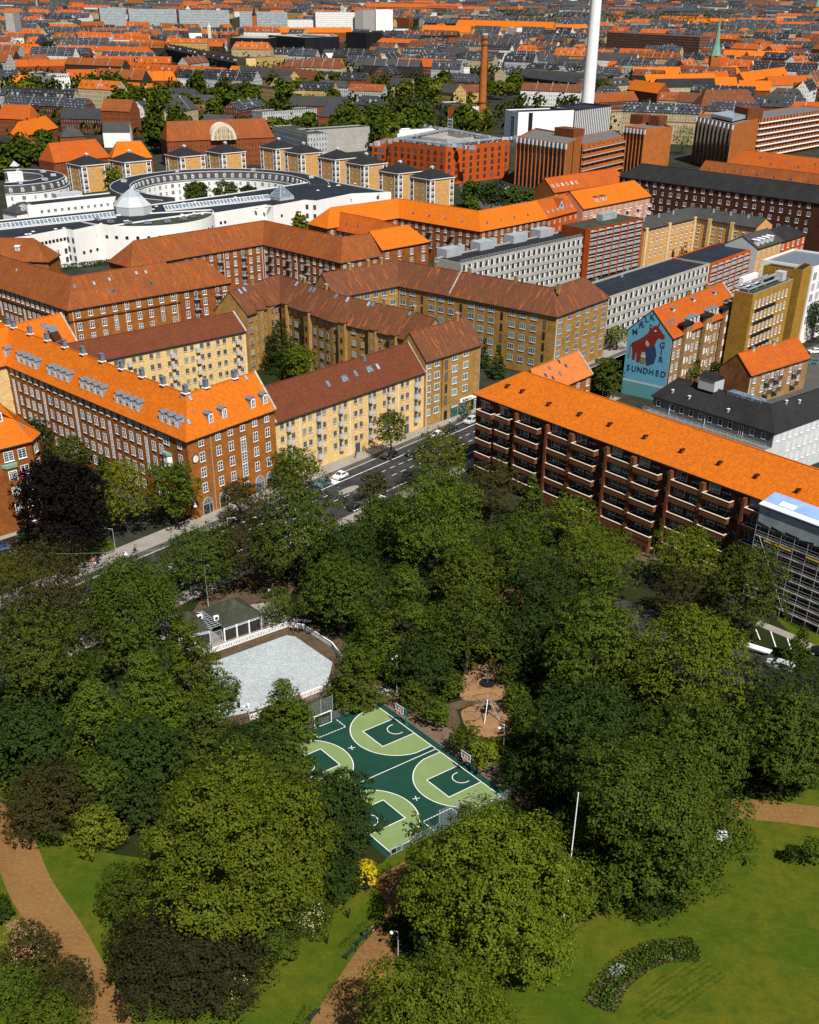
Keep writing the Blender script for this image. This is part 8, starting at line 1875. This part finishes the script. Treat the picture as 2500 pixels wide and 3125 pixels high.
# ---- cars
def car_parts(kind):
    if kind in WMESH: return WMESH[kind]
    L,W,H={'hatch':(3.9,1.68,1.48),'estate':(4.5,1.78,1.46),'suv':(4.3,1.8,1.62),'small':(3.55,1.63,1.49)}[kind]; x=L/2; y=W/2
    prof=[(-x,.32),(-x,.72),(-x+.12,.88),(-x+.95*.9,.98),(-x+1.65,H-.06),(-x+2.0,H),(x-.95 if kind!='estate' else x-.6,H-.02),(x-.25,.98),(x,.86),(x,.32)]
    b=MB(); lo=[(px_,pz) for px_,pz in prof]
    def yy(z): return y if z<.95 else y*(1-.22*(z-.95)/(H-.95))
    n=len(prof)
    A=[(px_,-yy(pz),pz) for px_,pz in prof]; B_=[(px_,yy(pz),pz) for px_,pz in prof]
    b.face(A); b.face(list(reversed(B_)))
    for i in range(n): j=(i+1)%n; b.face([A[j],A[i],B_[i],B_[j]])
    body=b.mesh('body',M['white'],uv=False); g=MB()
    def quad(p,q,r,s): g.face([p,q,r,s])
    ws=[(prof[3][0]+.08,.0,1.02),(prof[4][0]-.02,.0,H-.10)]
    quad((ws[0][0]-.03,-y*.86,1.0),(ws[0][0]-.03,y*.86,1.0),(ws[1][0]-.02,y*.74,H-.08),(ws[1][0]-.02,-y*.74,H-.08))
    g.v=[(vx-.012,vy,vz+.02) for vx,vy,vz in g.v]
    rw=prof[7][0]; rt=prof[6][0]; o_=len(g.v); quad((rw+.0,y*.84,1.02),(rw+.0,-y*.84,1.02),(rt+.06,-y*.72,H-.1),(rt+.06,y*.72,H-.1)); g.v[o_:]=[(vx+.03,vy,vz+.02) for vx,vy,vz in g.v[o_:]]
    for s in (-1,1):
        q=[(ws[0][0]+.25,s*(yy(1.0)+.012),1.0),(rw-.22,s*(yy(1.0)+.012),1.0),(rt-.1,s*(yy(H-.12)+.012),H-.12),(ws[1][0]+.12,s*(yy(H-.12)+.012),H-.12)]
        g.face(q if s<0 else q[::-1])
    glass=g.mesh('windows',M['glass'],uv=False); w=MB(); w.tube((0,-.1,0),(0,.1,0),.31,.31,14,0); w.tube((0,-.105,0),(0,.105,0),.19,.19,10,1); wheel=w.mesh('wheel',[M['black'],M['galv']],uv=False)
    h=MB(); h.box((0,0,0),(.12,.34,.14)); hl=h.mesh('headlight',M['white'],uv=False); t=MB(); t.box((0,0,0),(.1,.2,.26)); tl=t.mesh('tail_light',M['red_paint'],uv=False)
    WMESH[kind]=(body,glass,wheel,hl,tl,L,W); return WMESH[kind]
def car(label,p,rz,kind,mat,z=.03,group='cars on the streets'):
    body,glass,wheel,hl,tl,L,W=car_parts(kind); r=empty('parked_car',Vector((p[0],p[1],z)),rz,label,'car',group); o=mesh_obj('body',body,r); setmat(o,0,M[mat]); mesh_obj('windows',glass,r)
    for sx in (-1,1):
        for sy in (-1,1): o=mesh_obj('wheel',wheel,r); o.location=(sx*L*.315,sy*(W/2-.09),.31)
    for sy in (-1,1): o=mesh_obj('headlight',hl,r); o.location=(-L/2+.06,sy*(W/2-.27),.72); o=mesh_obj('tail_light',tl,r); o.location=(L/2-.04,sy*(W/2-.16),.8)
    return r
plain('car_white',(.78,.78,.78),.25,0,spec=.6); plain('car_black',(.012,.012,.014),.2,0,spec=.6); plain('car_grey',(.30,.33,.34),.25,0,spec=.6); plain('car_blue',(.012,.025,.10),.22,0,spec=.6); plain('car_teal',(.05,.14,.17),.25,0,spec=.6); plain('car_silver',(.5,.52,.53),.25,0,spec=.6)
F=SANG; Bk=SANG+math.pi
car('small white hatchback parked by the yellow block, left of the traffic island',ST(69.5,-3.9),F,'small','car_white'); car('grey-green car parked just behind the small white hatchback',ST(63.8,-3.9),F,'hatch','car_teal')
car('black estate driving in front of the round pavement tree',ST(86.5,-3.7),F,'estate','car_black'); car('second black car, a hatchback ahead in the near lane',ST(91,-7.0),F,'hatch','car_black'); car('white estate parked beyond the round tree',ST(104.5,-3.9),F,'hatch','car_white'); car('black car between the white estate and the silver one',ST(109.5,-3.9),F,'estate','car_black'); car('silver-grey compact car parked nearest the shop fronts',ST(118.5,-3.9),F,'suv','car_silver')
car('black car half hidden by the small tree at the traffic island',ST(70.6,-13.4),Bk,'estate','car_black'); car('black car in the bus lane below the traffic island',ST(58.5,-17.6),Bk,'hatch','car_black'); car('black estate on the road before the lattice mast',ST(10.8,-5.5),F,'estate','car_black'); car('dark car under the tree by the lane arrows',ST(29,-7.0),F,'hatch','car_black'); car('small dark green car in the far lane by the willow',ST(-4.8,-14.2),Bk,'small','car_teal'); car('dark car half under the willow crown',ST(11,-14),Bk,'hatch','car_black')
car('dark blue car under the bright tree before the plinth',G(1668,1630),-.9,'hatch','car_blue'); car('two-tone white and teal car in the car park',G(2378,2040),-.55,'estate','car_silver'); car('dark car at the right edge of the car park',G(2510,2000),-.5,'suv','car_black'); car('black car parked at the lower left corner block',G(30,1668),.55,'estate','car_black'); car('second dark car in front of the lower left corner block',G(8,1688),.6,'hatch','car_blue')
car('white car parked at the right edge above the small brick house',G(2485,1078),.3,'hatch','car_white'); car('dark teal car beside the small brick house',G(2478,1110),.2,'hatch','car_teal')
for i,(px,py,k,m_) in enumerate(((1510,572,'suv','car_black'),(1530,565,'estate','car_black'),(1552,580,'hatch','car_white'),(1490,575,'hatch','car_grey'),(1622,600,'hatch','car_silver'))): car(('black van-like car on the yard below the factory','dark estate on the factory yard','white car on the factory yard','grey car at the left of the factory yard','silver car under the ribbed tower')[i],G(px,py),.3+i*.2,k,m_)
# flat trailer with poles in the car park
o=empty('flat_trailer',G(2300,1985,.03),-.62,'flat trailer stacked with white poles in the car park','trailer'); b=MB(); b.box((0,0,.6),(4.6,1.8,.15),0); b.build('bed',M['zinc'],o); b=MB()
for k in range(7): b.tube((-2.5,-.7+k*.2,.75+.05*(k%2)),(2.9,-.7+k*.2,.75+.05*(k%2)),.09,n=6)
b.build('poles',M['white'],o)
for sy in (-.8,.8): b=MB(); b.tube((0,sy-.1,.33),(0,sy+.1,.33),.33,n=12); b.build('wheel',M['black'],o)
# bicycles
def bicycle(label,p,rz,mat='black'):
    if 'bike' not in WMESH:
        f=MB(); f.path([(-.5,0,.34),(-.15,0,.34),(.30,0,.85),(-.28,0,.80),(-.15,0,.34)],.03,5); f.path([(-.28,0,.80),(-.5,0,.34)],.025,5); f.path([(.28,0,.95),(.33,0,.75),(.52,0,.34)],.03,5); f.tube((-.28,0,.8),(-.32,0,.98),.02,n=5); f.box((-.33,0,1.0),(.26,.16,.06)); f.path([(.2,-.27,1.05),(.3,-.1,1.03),(.3,.1,1.03),(.2,.27,1.05)],.02,5); f.tube((.3,0,.93),(.3,0,1.03),.02,n=5)
        w=MB(); w.path([(.33*math.cos(t),0,.34+.33*math.sin(t)) for t in np.linspace(0,2*math.pi,15)],.025,4)
        for k in range(6): a=k*math.pi/3; w.tube((0,0,.34),(.32*math.cos(a),0,.34+.32*math.sin(a)),.008,n=3)
        WMESH['bike']=(f.mesh('frame',M['black'],uv=False),w.mesh('wheel',M['black'],uv=False))
    fm_,wm_=WMESH['bike']; r=empty('bicycle',p,rz,label,'bicycle','bicycles'); o=mesh_obj('frame',fm_,r); setmat(o,0,M[mat])
    for x in (-.5,.52): o=mesh_obj('wheel',wm_,r); o.location=(x,0,0)
    return r
# people: one skinned body, clothing and hair as children
def limb_mesh(name,chains,mat,parent,sub=1):
    V=[];E=[];Rr=[];key={}
    for ch in chains:
        prev=None
        for p,r in ch:
            k=tuple(round(c,3) for c in p)
            if k not in key: key[k]=len(V); V.append(p); Rr.append(r)
            i=key[k]
            if prev is not None and prev!=i: E.append((prev,i))
            prev=i
    me=bpy.data.meshes.new(name); me.from_pydata(V,E,[]); me.materials.append(M[mat]); o=mesh_obj(name,me,parent); o.modifiers.new('skin','SKIN').use_smooth_shade=True
    for i,r in enumerate(Rr): me.skin_vertices[0].data[i].radius=(r,r)
    me.skin_vertices[0].data[0].use_root=True; m=o.modifiers.new('sub','SUBSURF'); m.levels=m.render_levels=sub
    return o
def person(label,p,rz,top,legs,pose='stand',hairm='hair'):
    r=empty('person',p,rz,label,'person'); pel=.92; lean=0.0   # faces local +x
    if pose=='sit': pel=.52
    if pose=='ride': pel=1.02; lean=.18
    ch=(lean,0,pel+.48); nk=(lean+.03,0,pel+.60); hd=(lean+.06,0,pel+.72); tp=(lean+.05,0,pel+.83)
    B=[[((0,0,pel),.13),((lean*.5,0,pel+.25),.125),(ch,.13),(nk,.06),(hd,.095),(tp,.08)]]; tops=[[((0,0,pel),.15),((lean*.5,0,pel+.25),.145),(ch,.155)]]; pants=[[((0,0,pel+.02),.15)]]
    for s in (-1,1):
        sh=(lean,s*.19,pel+.50)
        if pose=='stand': el=(.02+.08*s,s*.25,pel+.22); ha=(.08+.1*s,s*.25,pel-.02); kn=(.06*s,s*.11,.48); an=(.12*s-.03,s*.11,.08); toe=(.12*s+.13,s*.11,.04)
        elif pose=='sit': el=(.10,s*.24,pel+.25); ha=(.32,s*.14,pel+.12); kn=(.45,s*.12,.52); an=(.48,s*.12,.08); toe=(.62,s*.13,.04)
        else: el=(lean+.2,s*.25,pel+.32); ha=(lean+.42,s*.24,pel+.08); kn=(.30,s*.12,pel-.28-.06*s); an=(.12+.1*s,s*.12,.30+.12*s); toe=(.26+.1*s,s*.12,.26+.12*s)
        B.append([(ch,.13),(sh,.065),(el,.048),(ha,.035),((ha[0]+.08,ha[1],ha[2]-.05),.03)]); tops.append([(ch,.155),(sh,.085),(el,.065)])
        hip=(0,s*.1,pel-.03); B.append([((0,0,pel),.13),(hip,.10),(kn,.065),(an,.045),(toe,.04)]); pants.append([((0,0,pel+.02),.15),(hip,.12),(kn,.08),((an[0]*.9+kn[0]*.1,an[1],an[2]*.8+kn[2]*.2),.055)])
    limb_mesh('body',B,'skin',r); limb_mesh('shirt',tops,top,r); limb_mesh('trousers',pants,legs,r)
    b=MB(); b.ball((hd[0]-.02,0,hd[2]+.04),.115,0,12,8,1.05); b.build('hair',M[hairm],r,smooth=True,uv=False); return r
bq=G(1140,2836); bench_n=Matrix.Rotation(brz,3,'Z')@Vector((0,-1,0))
person('woman with bare legs sitting on the highest bench by the sand path',bA.location+Vector((.35,.15,0)),math.atan2(bench_n.y,bench_n.x),'dark','skin','sit')
q=G(291,1726,.16); bicycle('bicycle under the rider in pink',q,SANG+math.pi,'black'); person('cyclist in a pink top riding on the pavement edge',q+Vector((0,0,.02)),SANG+math.pi,'pinkish','red_paint','ride')
q=G(296,1738,.10); bicycle('bicycle under the rider in blue',q,SANG+math.pi,'blue_paint'); person('cyclist in a white shirt and blue trousers beside the one in pink',q+Vector((0,0,.02)),SANG+math.pi,'white','denim','ride')
q=G(413,1690,.1); bicycle('bicycle ridden by the figure in black on the cycle track',q,SANG,'black'); person('cyclist all in black on the cycle track under the street tree',q,SANG,'black','black','ride')
person('pedestrian in dark clothes at the arched gate of the yellow block',G(1086,1398,.16),SANG,'dark','black'); person('person in a pale shirt with a bicycle before the shop corner',G(1372,1298,.16),SANG,'white','denim'); bicycle('bicycle held beside the person in the pale shirt',G(1374,1303,.16),SANG)
for i in range(9): bicycle('parked bicycle in the rack at the shop corner tree',G(1398+i*4.5,1287-i*2.5,.16),SANG+1.2+.1*(i%3))
for i in range(7): bicycle('parked bicycle by the scaffolded lawn, in a loose row',G(2400+i*11,1893+i*6,.05),.3+.2*(i%3))
for i in range(6): bicycle('parked bicycle against the lower left corner block',G(6+i*8,1617-i*2,.1),.6)
# shop tree and blue signs
shrub('street_sapling','young street tree beside the shop sign with bicycles under it',1424,1243,42,'leaf_dark',140,1100,.26,'oval',cat='tree')
for p,lb in ((ST(62.5,-9.6),'blue round arrow sign on the near tip of the traffic island'),(ST(114,-8.5),'blue sign in the middle of the street further up')):
    o=empty('traffic_sign',p,SANG,lb,'traffic sign'); b=MB(); b.tube((0,0,0),(0,0,1.3),.04,n=6); b.build('post',M['galv'],o); b=MB(); b.tube((-.05,0,1.5),(-.09,0,1.5),.32,.32,14); b.build('sign_plate',M['blue_paint'],o); b=MB(); b.tube((-.095,.0,1.62),(-.095,-.12,1.4),.04,n=5); b.build('arrow',M['white'],o)
